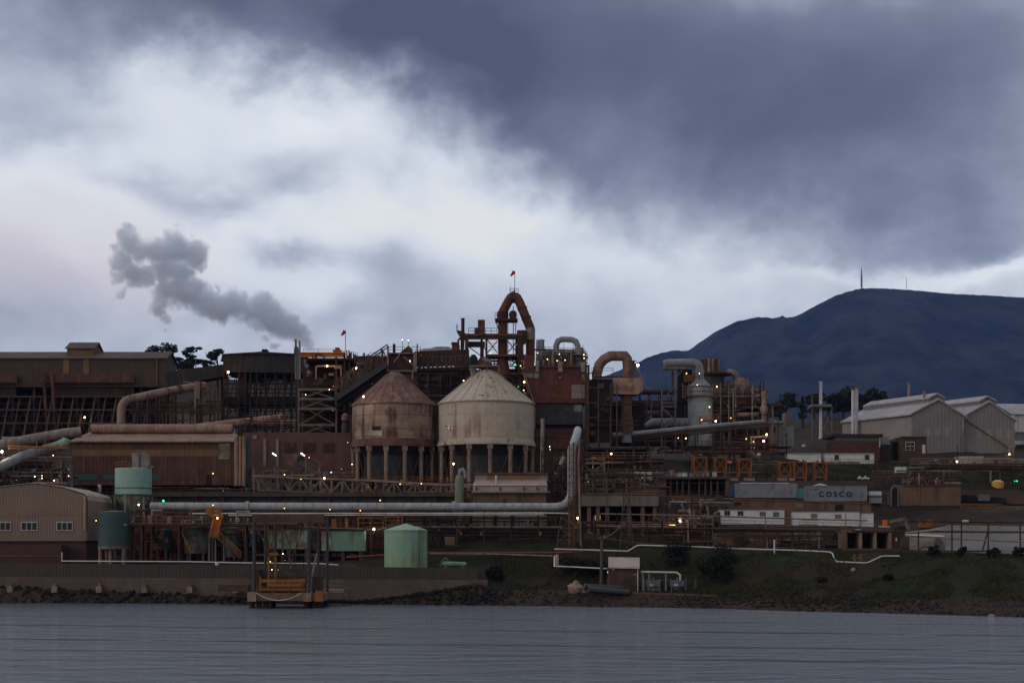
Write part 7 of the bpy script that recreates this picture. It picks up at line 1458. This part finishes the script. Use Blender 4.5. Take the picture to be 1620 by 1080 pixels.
# ------------------------------------------------------------------ trees
def tree(px, py, d, h, lab, kind, seed, group):
    R = random.Random(seed); b = P(px, py, d); T = thing('tree', lab, 'tree', b, group); t = b+Vector((R.uniform(-.5,.5),0,h))
    MB().tube([b-Vector((0,0,2)), b+(t-b)*.5+Vector((R.uniform(-.4,.4),0,0)), b+(t-b)*.92], [.42,.3,.12], 7).make('trunk', 'bark', T)
    if kind == 'flat':
        for k in range(5):
            s_ = (.75,.8,.9,1.25,1.45)[k]*R.uniform(.85,1.1); zz = (.42,.6,.74,.86,.95)[k]; ox = R.uniform(-1,1)*h*(.34 if k < 3 else .16); c = b+Vector((ox, R.uniform(-1,1), h*zz)); MB().tube([b+(t-b)*(zz-.28), c], [.16,.06], 5).make('limb', 'bark', T)
            crown_mb(c, h*.25*s_, h*.22, h*.085*s_, 420, .62, 6, seed*7+k).make('crown', 'leaf_far', T)
    elif kind == 'cone':
        for k in range(6): z = .18+.15*k; crown_mb(b+Vector((0,0,h*z)), h*.26*(1.08-z), h*.24*(1.08-z), h*.13, 230, .7, 6, seed*5+k).make('crown', 'leaf_far', T)
    else:
        for k in range(4): crown_mb(b+Vector((R.uniform(-.4,.4)*h,R.uniform(-1,1),h*(.2,.4,.6,.72)[k])), h*(.6,.55,.48,.38)[k], h*.4, h*.30, 420, .7, 9, seed*3+k).make('crown', 'leaf_far', T)
G1 = 'trees beyond the brown hall'; G2 = 'trees behind the sheds'
desc = {0:'flat topped tree touching the end of the brown hall',1:'flat topped tree second along the skyline from the brown hall',2:'broad flat tree with a dense low crown in the first skyline clump',3:'open flat tree with visible limbs past the dense one',4:'small leaning flat tree in the dip above the gallery',5:'flat topped tree just before the black head building',6:'low scrubby tree at the edge of the black head building'}
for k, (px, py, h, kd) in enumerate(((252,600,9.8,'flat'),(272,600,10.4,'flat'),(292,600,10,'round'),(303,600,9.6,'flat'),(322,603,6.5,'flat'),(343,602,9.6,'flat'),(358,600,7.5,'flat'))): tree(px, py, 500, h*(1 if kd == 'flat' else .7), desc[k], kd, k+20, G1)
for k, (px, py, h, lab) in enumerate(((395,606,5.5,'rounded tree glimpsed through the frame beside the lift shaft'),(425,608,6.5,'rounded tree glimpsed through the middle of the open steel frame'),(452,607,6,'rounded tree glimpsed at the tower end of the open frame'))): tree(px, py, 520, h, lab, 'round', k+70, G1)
tree(1235, 662, 440, 7.2, 'dark rounded tree past the bulb footed stack', 'round', 51, G2)
tree(1270, 664, 440, 6.0, 'small pointed conifer alone against the mountain', 'cone', 52, G2)
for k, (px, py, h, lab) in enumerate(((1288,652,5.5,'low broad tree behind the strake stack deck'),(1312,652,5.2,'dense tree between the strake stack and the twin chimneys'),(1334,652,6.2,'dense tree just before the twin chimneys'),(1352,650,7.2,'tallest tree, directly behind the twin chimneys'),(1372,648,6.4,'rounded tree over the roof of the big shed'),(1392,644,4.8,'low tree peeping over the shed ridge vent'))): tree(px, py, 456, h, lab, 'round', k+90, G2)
# ------------------------------------------------------------------ lamps
LC = {'w':'lamp_white_','y':'lamp_warm_','o':'lamp_orange','g':'lamp_green','c':'lamp_cool'}
ORD = 'first second third fourth fifth sixth seventh eighth ninth tenth eleventh twelfth thirteenth fourteenth'.split()
def lamps(group, lab, lst, frm='from the brown hall side'):
    plain = sorted(t[0]+t[1]*.01 for t in lst if len(t) < 6)
    for i, t in enumerate(lst):
        if len(t) < 6 and len(plain) > 1: t = (*t, lab+', '+ORD[plain.index(t[0]+t[1]*.01)]+' '+frm)
        px, py, d, r, c = t[:5]; l = t[5] if len(t) > 5 else lab
        if c in 'wy': mt = LC[c]+('dim' if r < .95 else 'mid' if r < 1.55 else 'bright')
        else: mt = LC[c]
        s_ = SZ(r*(.5 if r < .95 else .62 if r < 1.55 else .74), d); p = P(px, py, d); T = thing('floodlight', l, 'lamp', p+Vector((0,.3,0)), group)
        MB().ball(p, s_, 7).make('bulb', mt, T); MB().beam(p+Vector((0,.35,.1)), p+Vector((0,.15,.1)), s_*1.6, s_*1.6).beam(p+Vector((0,.35,.1)), p+Vector((0,.4,-.9)), .08).make('housing', 'black_steel', T)
lamps('lamps on the steel process tower', 'small lamp burning inside the steel process tower', [(517.5,578.5,341,1.7,'y','bright lamp on the portal frame under the crane beam'),(564,582.5,335,2.0,'w','very bright lamp at the foot of the inclined conveyor'),(575,627,320,1.7,'w','bright lamp beside the rust silo cone'),(521,616,340,1.1,'w'),(478.5,624,341,.6,'w'),(483.5,624,341,1.0,'w'),(526.5,649,340,.9,'w'),(527,610.5,341,.7,'o'),(486,594.5,341,.6,'w'),(520.5,701.5,338,1.3,'w'),(486,703,340,.8,'w'),(491,695,341,.6,'w'),(463,703,332,.6,'w')])
lamps('lamps around the rust silo', 'small lamp near the rust silo legs', [(550,699.5,330,1.0,'o'),(557,734,312,1.2,'w'),(540,742,325,1.3,'o'),(524,746.5,312,1.3,'w'),(489,723.5,330,1.4,'o'),(513,756,304,1.7,'y','warm lamp on the long trussed gantry'),(450,750.5,304,1.3,'y'),(476,757.5,303,1.0,'y'),(633,765.5,303,1.2,'y'),(666.5,764.5,304,1.0,'w'),(697.5,781,304,.8,'w'),(601.5,791,296,1.1,'w'),(583,770,304,.8,'w'),(589,607,322,.6,'w'),(590,613,322,.6,'w')])
lamps('lamps on the head house', 'tiny cool pole lamp over the head house', [(636.5,537.5,334.4,1.1,'c'),(646,538,334.4,1.1,'c'),(648.5,571,333,1.5,'w','lamp hanging on the frame of the head house'),(666,562,335,.6,'w','tiny lamp where the conveyor bridge starts')])
lamps('lamps of the furnace tower', 'small lamp on the furnace tower', [(776,558.5,336,1.2,'y'),(817.5,545,336,.9,'w'),(823.5,578.5,335,1.1,'w'),(825.5,582.5,335,.9,'w'),(829,604,333,1.7,'y','brighter lamp in the dark gap beside the cream cone'),(828.5,617,333,1.2,'w'),(830,620.5,333,.9,'w'),(832,622.5,333,.7,'w'),(733.5,602,344,1.4,'w','lamp on the warehouse wall between the two silo cones'),(734,552,337,.6,'w'),(825.5,571,335,.7,'w')])
lamps('green lamps of the plant', 'green lamp', [(815,577,336,2.2,'g','wide green lamp inside the furnace tower'),(820,612,333,1.0,'g','little green lamp in the gap beside the cream cone'),(258.5,792,278,2.6,'g','bright green lamp under the brown shed'),(440,901,240,1.0,'g','green lamp on the landing stage'),(1609,760.5,322,1.6,'g','green lamp nearest the yellow hopper'),(557,800,270,.5,'g','dot of green light on the long pipe')])
lamps('lamps on the hopper building roof', 'small lamp among the grey roof pipes', [(850.5,558,330,1.0,'w'),(866,568,328,1.3,'y'),(885,560,328,1.1,'w'),(881.5,570.5,328,1.3,'y'),(894,569.5,328,1.3,'y'),(887.5,565,328,.7,'w'),(923.5,561,328,1.2,'w'),(924,566.5,328,1.0,'w'),(922,595,328,.9,'y'),(886,596,328,.8,'w')])
lamps('lamps around the arched duct', 'lamp near the arched duct', [(1009,577.5,327,2.7,'w','very bright floodlight on the mast beside the arched duct'),(967,717.5,318,1.6,'y','warm lamp in the unlit open shed')])
lamps('lamps on the scrubber tower', 'small lamp on the pale scrubber tower', [(1103,608.5,340,1.0,'w'),(1134,611.5,341,1.5,'w'),(1122.5,643.5,340,1.4,'w'),(1110,664,341,1.2,'w'),(1132.5,666,340,1.6,'w'),(1106.5,590.5,341,1.0,'w'),(1086,590.5,340,1.4,'y')])
lamps('lamps in the process frame', 'small lamp inside the dense rusty process frame', [(1151.5,643,347,.8,'w'),(1164.5,641.5,347,.8,'w'),(1195,641.5,347,.8,'w'),(1156,661,347,1.2,'y'),(1150.5,677.5,345,.8,'w'),(1191,621.5,348,1.5,'w','bright lamp at the top corner of the process frame above the bulb footed stack'),(1208,697.5,343,2.3,'w','very bright lamp at the foot of the bulb footed stack'),(1213,687,343,1.7,'w','second bright lamp just above the very bright one'),(1192,698,343,1.3,'y'),(1180.5,694,343,1.1,'y')])
lamps('lamps under the sloping conveyor', 'tiny lamp under the sloping conveyor', [(1058,690,340,.7,'w'),(1073,692.5,340,1.0,'w'),(1085,693,340,1.5,'w')])
lamps('lamps of the scaffold rack', 'small lamp in the scaffold rack beside the brown shed', [(3,714,292,2.4,'w','bright lamp under the thick whitish pipe'),(84,720,293,1.1,'w'),(108,742,293,.9,'w'),(55,753.5,292,1.4,'w'),(66.5,752,292,1.1,'y'),(66.5,756,292,1.2,'w'),(85.5,759.5,292,1.5,'w'),(108.5,752.5,293,1.1,'w'),(26,759,292,.7,'w'),(93.5,752.5,293,.7,'o')])
lamps('lamps around the brown shed', 'lamp near the brown shed', [(134,660,380,1.6,'y','lamp glowing deep between the trestle legs'),(361,588.5,370,2.2,'y','orange glowing lamp under the black head building'),(337,748.5,310,1.3,'y','warm lamp beside the shed door'),(219.5,798,280,1.6,'w','lamp on the turquoise hopper tank'),(240.5,738,283,.9,'w','tiny lamp on the rim of the turquoise hopper tank'),(264.5,781.5,300,1.0,'y','faint crook lamp next to the green light'),(298,781.5,300,1.2,'y','first of two warm lamps in the dark under the shed'),(307,781,300,1.0,'y','second of two warm lamps in the dark under the shed'),(341,783,300,1.6,'y','warm lamp under the porch of the shed'),(353,776,300,.9,'w','small lamp at the top of the porch')])
lamps('lamps in the tank yard', 'small lamp in the tank yard', [(337,798.5,267,1.4,'y','lamp at the top of the yellow stair'),(344,819,266,1.6,'y','lamp in the hood of the yellow stair'),(450,803.5,277,1.2,'y'),(522,805.5,277,1.1,'y'),(570,807,277,1.2,'y'),(591.5,836.5,274,2.1,'w','bright lamp on the cable before the block wall'),(416,852.5,262,.9,'w'),(447.5,875.5,238,1.2,'w'),(451,885.5,252,.8,'w'),(437,887.5,252,1.3,'y'),(427.5,888,252,1.2,'y'),(430,900.5,240,1.2,'w','bright lamp beside the green one on the landing stage'),(152,823,266,1.3,'y','warm glow on the side of the beige shed'),(210,823.5,269,.9,'y')])
lamps('lamps by the pipe bend', 'lamp close to the steep pipe bend', [(914,819,266,1.9,'w','bright lamp on the broad pylon under the pipe bend'),(717.5,733.5,308,1.6,'w','lamp under the cream silo'),(869.5,706,312,1.1,'w','upper of two small lamps at the cream silo skirt'),(870,711,312,1.2,'w','lower of two small lamps at the cream silo skirt'),(930.5,761,294,1.3,'w','lamp on the pale scaffold'),(938,739,294,.9,'y','dim lamp high on the pale scaffold'),(961.5,904.5,248,.8,'c','tiny lamp on the pump house wall')])
lamps('lamps of the cabin and shed yard', 'lamp in the yard', [(1075.5,823,281,1.6,'w','lamp in the valve tangle'),(1514,730,340,1.8,'w','bright lamp at the foot of the grey sheds'),(1597,718.5,368,1.9,'w','bright lamp under the crook vents'),(1569,729,341,.9,'y','faint warm lamp on the pinkish hut'),(1605.5,760.5,322,1.4,'g','green lamp farther from the yellow hopper')])
def striplamp():
    T = thing('strip_lamp', 'warm horizontal strip lamp under the valve tangle', 'lamp', P(1063,830,280)); L(T, 'tube', 'lamp_warm_mid', (1058.5,829.8,280), (1068,829.8,280), .12); L(T, 'bracket', 'steel_brown', (1063,840,280.3), (1063,829,280.3), .1)
striplamp()
# ------------------------------------------------------------------ steam
def plume(name, lab, blobs, d, dens, shell=1.32, wsc=.12, warp=5.0, step=1.0, anis=.2, thr=.33, col=(.9,.9,.92)):
    mb = MB(); C_ = []
    for px, py, r, *o in blobs:
        dd = d+(o[0] if o else 0); c = P(px, py, dd); C_.append((c, SZ(r, dd)))
        bm = bmesh.new(); bmesh.ops.create_icosphere(bm, subdivisions=2, radius=SZ(r, dd)*shell, matrix=Matrix.Translation(c)); bm.verts.ensure_lookup_table()
        mb.add([v.co.copy() for v in bm.verts], [tuple(v.index for v in f.verts) for f in bm.faces]); bm.free()
    m = bpy.data.materials.new(name+'_vapour'); m.use_nodes = True; m.node_tree.nodes.clear(); q = NG(m.node_tree)
    out = q.n('ShaderNodeOutputMaterial'); pv = q.n('ShaderNodeVolumePrincipled'); q.lk(pv.outputs[0], out.inputs['Volume'])
    geo = q.n('ShaderNodeNewGeometry'); pos = geo.outputs['Position']
    nz = q.n('ShaderNodeTexNoise'); q.lk(pos, nz.inputs['Vector']); nz.inputs['Scale'].default_value = wsc; nz.inputs['Detail'].default_value = 4; nz.inputs['Roughness'].default_value = .6
    sb = q.n('ShaderNodeVectorMath', operation='SUBTRACT'); q.lk(nz.outputs['Color'], sb.inputs[0]); sb.inputs[1].default_value = (.5,.5,.5)
    sc = q.n('ShaderNodeVectorMath', operation='SCALE'); q.lk(sb.outputs[0], sc.inputs[0]); sc.inputs['Scale'].default_value = warp
    ad = q.n('ShaderNodeVectorMath', operation='ADD'); q.lk(pos, ad.inputs[0]); q.lk(sc.outputs[0], ad.inputs[1]); w = ad.outputs[0]
    acc = None
    for c, r in C_:
        ds = q.n('ShaderNodeVectorMath', operation='DISTANCE'); q.lk(w, ds.inputs[0]); ds.inputs[1].default_value = c
        t = q.m('MULTIPLY_ADD', ds.outputs['Value'], -1/r, 1.2)
        acc = t if acc is None else q.m('MAXIMUM', acc, t)
    fine = q.noise(pos, wsc*3.4, 8, .66)
    v = q.m('ADD', acc, q.m('MULTIPLY', q.m('SUBTRACT', fine, .5), 1.75))
    dn = q.m('MULTIPLY', q.sstep(v, thr, thr+.6), dens); q.lk(dn, pv.inputs['Density'])
    pv.inputs['Color'].default_value = (*col,1); pv.inputs['Anisotropy'].default_value = anis
    m.cycles.volume_step_rate = step
    o = mb.make(name, m, None, loc=tuple(C_[0][0])); rm = o.modifiers.new('remesh', 'REMESH'); rm.mode = 'VOXEL'; rm.voxel_size = C_[0][1]*.22 if False else max(.25, min(r for _, r in C_)*.3)
    tag(o, lab, 'steam', None, 'stuff'); return o
plume('steam_plume', 'thick grey steam plume drifting up and away behind the steel tower', [(489,546,9),(480,537,15),(466,527,19),(450,515,23),(432,501,27),(412,484,26),(395,494,27),(373,480,28),(350,488,27),(327,478,26),(306,462,24),(284,460,25),(262,464,23),(252,488,16),(262,505,9),(282,434,26),(302,403,28),(278,393,31),(252,400,27),(260,430,24),(228,400,20),(205,384,24),(197,372,17),(194,412,22),(210,436,23),(234,440,18),(345,456,10),(424,533,9),(438,547,9),(408,520,10),(186,440,12),(262,524,6),(190,465,8),(178,390,10),(320,425,10),(322,395,9)], 400, .48, wsc=.12, warp=8.5, step=.35, thr=.10, col=(.90,.935,1))
plume('steam_wisp', 'faint steam wisp leaking by the foot of the steel tower', [(468,722,11),(460,732,10),(478,735,12),(455,745,9),(490,742,9)], 322, .07, wsc=.5, warp=2.5, col=(.8,.85,1))
plume('steam_wisp', 'thin steam curl under the end of the orange crane beam', [(482,572,5),(485,579,6),(488,588,5)], 337, .3, wsc=.7, warp=1.2, col=(.9,.92,1))
plume('steam_wisp', 'small steam puff below the brown shed corner', [(392,775,9),(396,784,9),(386,788,8)], 300, .06, wsc=.5, warp=2.0, col=(.8,.85,1))
# ------------------------------------------------------------------ denser plant steelwork and pipework
def tangle(name, lab, cat, x0, x1, y0, y1, d, dep, seed, nc, nl, npipe, nbox, mats, wc=.25, wl=.2):
    R = random.Random(seed); T = thing(name, lab, cat, P((x0+x1)/2, y1, d)); cs = sorted(R.uniform(x0, x1) for _ in range(nc)); ys = sorted(R.uniform(y0+3, y1-4) for _ in range(nl))
    for px in cs:
        dd = d+R.uniform(0, dep); L(T, 'column', R.choice(mats), (px,y1,dd), (px,R.uniform(y0, y0+(y1-y0)*.35),dd), wc*R.uniform(.6,1.3))
    for py in ys:
        a, b = sorted((R.uniform(x0, x1), R.uniform(x0, x1)))
        if b-a < (x1-x0)*.35: a, b = x0, x1
        dd = d+R.uniform(0, dep); L(T, 'beam', R.choice(mats), (a,py,dd), (b,py+R.uniform(-1,1),dd), wl*R.uniform(.6,1.4))
        if R.random() < .55: rail(T, [P(a,py-.5,dd), P(b,py-.5,dd)], 1.1, R.choice(mats), .05)
    for _ in range(npipe):
        a = R.uniform(x0, x1-6); b = min(x1, a+R.uniform(6, (x1-x0)*.6)); py = R.uniform(y0+4, y1); dd = d+R.uniform(0, dep); v = R.uniform(y0, y1)
        pts = [(a,py,dd),(b,py,dd)] if R.random() < .5 else [(a,v,dd),(a,py,dd),(b,py,dd)]
        TU(T, 'pipe', R.choice(mats), pts, R.uniform(.06,.24), 8)
    for _ in range(nbox):
        a = R.uniform(x0, x1-4); py = R.uniform(y0+6, y1-3); B(T, 'equipment', R.choice(mats), a, py, a+R.uniform(2,8), py+R.uniform(2,7), d+R.uniform(0,dep), R.uniform(.4,1.2))
    for _ in range(nc//2):
        a = R.uniform(x0, x1-12); py = R.uniform(y0+6, y1-12); dd = d+R.uniform(0, dep); L(T, 'brace', R.choice(mats), (a,py,dd), (a+R.uniform(8,14),py+R.uniform(6,14),dd), .13)
    return T
DK = ['rust_dark','black_steel','steel_brown','rust','rust_dark']; MX = ['rust','steel_brown','pale_duct','rust_dark','leg_tan','steel_brown','steel_grey']
tangle('pipe_rack', 'dim steel rack in the hollow under the climbing tan duct', 'rack', 205, 350, 622, 690, 352, 12, 101, 16, 8, 12, 10, DK)
tangle('pipe_rack', 'low rusty pipe rack between the ridge vent and the steel tower', 'rack', 384, 470, 650, 690, 338, 4, 102, 10, 5, 8, 8, DK+['leg_tan'])
tangle('pipe_rack', 'dark tangle of steel below the two inclined pipes at the frame edge', 'rack', -20, 114, 715, 768, 293, 4, 103, 14, 7, 12, 10, MX)
tangle('pipe_rack', 'rusty pipes and valves crowding the wall before the steel tower foot', 'rack', 398, 560, 738, 776, 308.5, 4, 104, 18, 6, 16, 22, MX)
tangle('pipe_rack', 'pipes and railings filling the space under the two silos', 'rack', 556, 748, 755, 784, 310, 5, 105, 16, 4, 14, 16, DK+['leg_tan','yellow'])
tangle('pipe_rack', 'dense dark pipework under the long grey pipe behind the green tanks', 'rack', 400, 640, 812, 838, 281, 6, 106, 18, 5, 18, 20, DK+['yellow','rust'])
tangle('pipe_rack', 'dim pipework and valves standing on the red earth bank', 'rack', 640, 880, 812, 862, 284, 4, 107, 16, 6, 16, 12, DK+['steel_grey'])
tangle('pipe_rack', 'rusty steelwork packed between the pipe bend and the red hopper wall', 'rack', 850, 935, 690, 780, 290, 8, 108, 12, 8, 10, 12, DK)
tangle('pipe_rack', 'low fences, pipes and posts on the dark slope above the stained building', 'rack', 935, 1060, 738, 782, 300, 8, 109, 12, 5, 8, 10, MX)
tangle('pipe_rack', 'posts and sagging pipes along the bank before the stained building', 'rack', 905, 1130, 812, 858, 277, 5, 110, 16, 7, 12, 12, DK+['leg_tan'])
tangle('pipe_rack', 'rusty posts and rails along the foot of the patched terrace wall', 'rack', 1130, 1330, 838, 872, 274, 3, 111, 12, 6, 8, 10, DK+['pale_duct'])
tangle('pipe_rack', 'steel frames, ladders and pipes crowding the hopper building roof', 'rack', 848, 930, 552, 582, 332, 6, 112, 14, 4, 12, 12, ['rust','pale_duct','grey_duct','rust_dark','steel_brown'])
tangle('pipe_rack', 'ladders, rails and pipes stacked beside the rusty vessel head', 'rack', 1124, 1215, 598, 668, 347, 5, 113, 18, 9, 18, 16, ['rust','pale_duct','steel_brown','rust_dark','leg_tan'])
tangle('pipe_rack', 'dark steel legs and pipes beneath the sloping conveyor', 'rack', 1000, 1215, 680, 716, 342, 8, 114, 22, 5, 16, 14, DK+['leg_tan'])
tangle('pipe_rack', 'dim columns and pipes between the arched duct and the scrubber tower', 'rack', 965, 1085, 620, 692, 346, 5, 115, 16, 8, 14, 12, DK+['steel_grey','hopper_grey'])
tangle('pipe_rack', 'steel frames and pipes hugging the sides of the orange beamed tower', 'rack', 476, 556, 600, 735, 345, 5, 116, 12, 10, 14, 18, DK)
tangle('pipe_rack', 'rusty scrap frames and pipes scattered on the yard by the high stained wall', 'rack', 1380, 1520, 748, 772, 304, 8, 117, 10, 4, 8, 10, MX)
tangle('pipe_rack', 'low rails and pipes along the yard below the grey sheds', 'rack', 1440, 1640, 728, 752, 336, 6, 118, 16, 5, 12, 12, MX)
tangle('pipe_rack', 'scattered rusty gear on the dark terrace behind the white site cabins', 'rack', 1120, 1260, 740, 762, 316, 5, 119, 8, 3, 6, 10, MX)
tangle('pipe_rack', 'dark frames and ducts filling the wall between the two silo cones', 'rack', 655, 745, 590, 650, 341, 4, 121, 12, 7, 10, 12, DK+['steel_grey'])
tangle('pipe_rack', 'rusty steel stairs and pipes between the cream cone and the red hopper', 'rack', 795, 850, 585, 640, 334, 5, 122, 9, 6, 8, 8, DK)
tangle('pipe_rack', 'rusty frames under the trestle deck behind the long furnace beam', 'rack', 720, 835, 565, 592, 342, 5, 123, 14, 4, 10, 10, DK)
tangle('pipe_rack', 'pipes and cabinets crowding the base of the red hopper building', 'rack', 866, 925, 712, 782, 318, 5, 124, 8, 6, 10, 12, DK+['pale_duct'])
tangle('pipe_rack', 'railings and pipework on the terrace in front of the loading shed', 'rack', 925, 1050, 716, 742, 318, 4, 125, 12, 4, 8, 8, DK+['leg_tan'])
tangle('pipe_rack', 'stub posts, valves and pipes before the storage bunker bays', 'rack', 1040, 1160, 782, 806, 289, 2, 126, 10, 4, 8, 10, MX)
tangle('pipe_rack', 'dark steel and pipes behind the turquoise hopper tank', 'rack', 120, 400, 766, 800, 304, 6, 127, 26, 4, 16, 18, DK)
tangle('pipe_rack', 'rusty pipes and frames packed beneath the service platform', 'rack', 206, 425, 832, 886, 277, 5, 128, 26, 6, 20, 24, ['rust','rust_dark','rust','steel_brown','yellow','black_steel'])
tangle('pipe_rack', 'rusty gear and pipes behind the landing stage columns', 'rack', 400, 610, 838, 886, 276, 5, 129, 14, 5, 12, 12, DK)
tangle('pipe_rack', 'pale fittings on the roof edge beside the head house', 'rack', 560, 620, 558, 575, 338, 4, 130, 9, 2, 6, 6, DK+['leg_tan'])
tangle('pipe_rack', 'scaffold poles and rusty pipes between the scaffold and the stained building roof', 'rack', 918, 1050, 745, 782, 293, 3, 131, 14, 5, 10, 12, MX)
tangle('pipe_rack', 'posts, hoses and rails on the terrace between stained building and cabins', 'rack', 1040, 1140, 800, 836, 280, 3, 132, 16, 6, 14, 16, DK+['pale_duct','leg_tan'])
tangle('pipe_rack', 'dark frames climbing the slope beneath the process rack', 'rack', 1080, 1230, 700, 728, 336, 5, 133, 14, 3, 10, 12, DK)
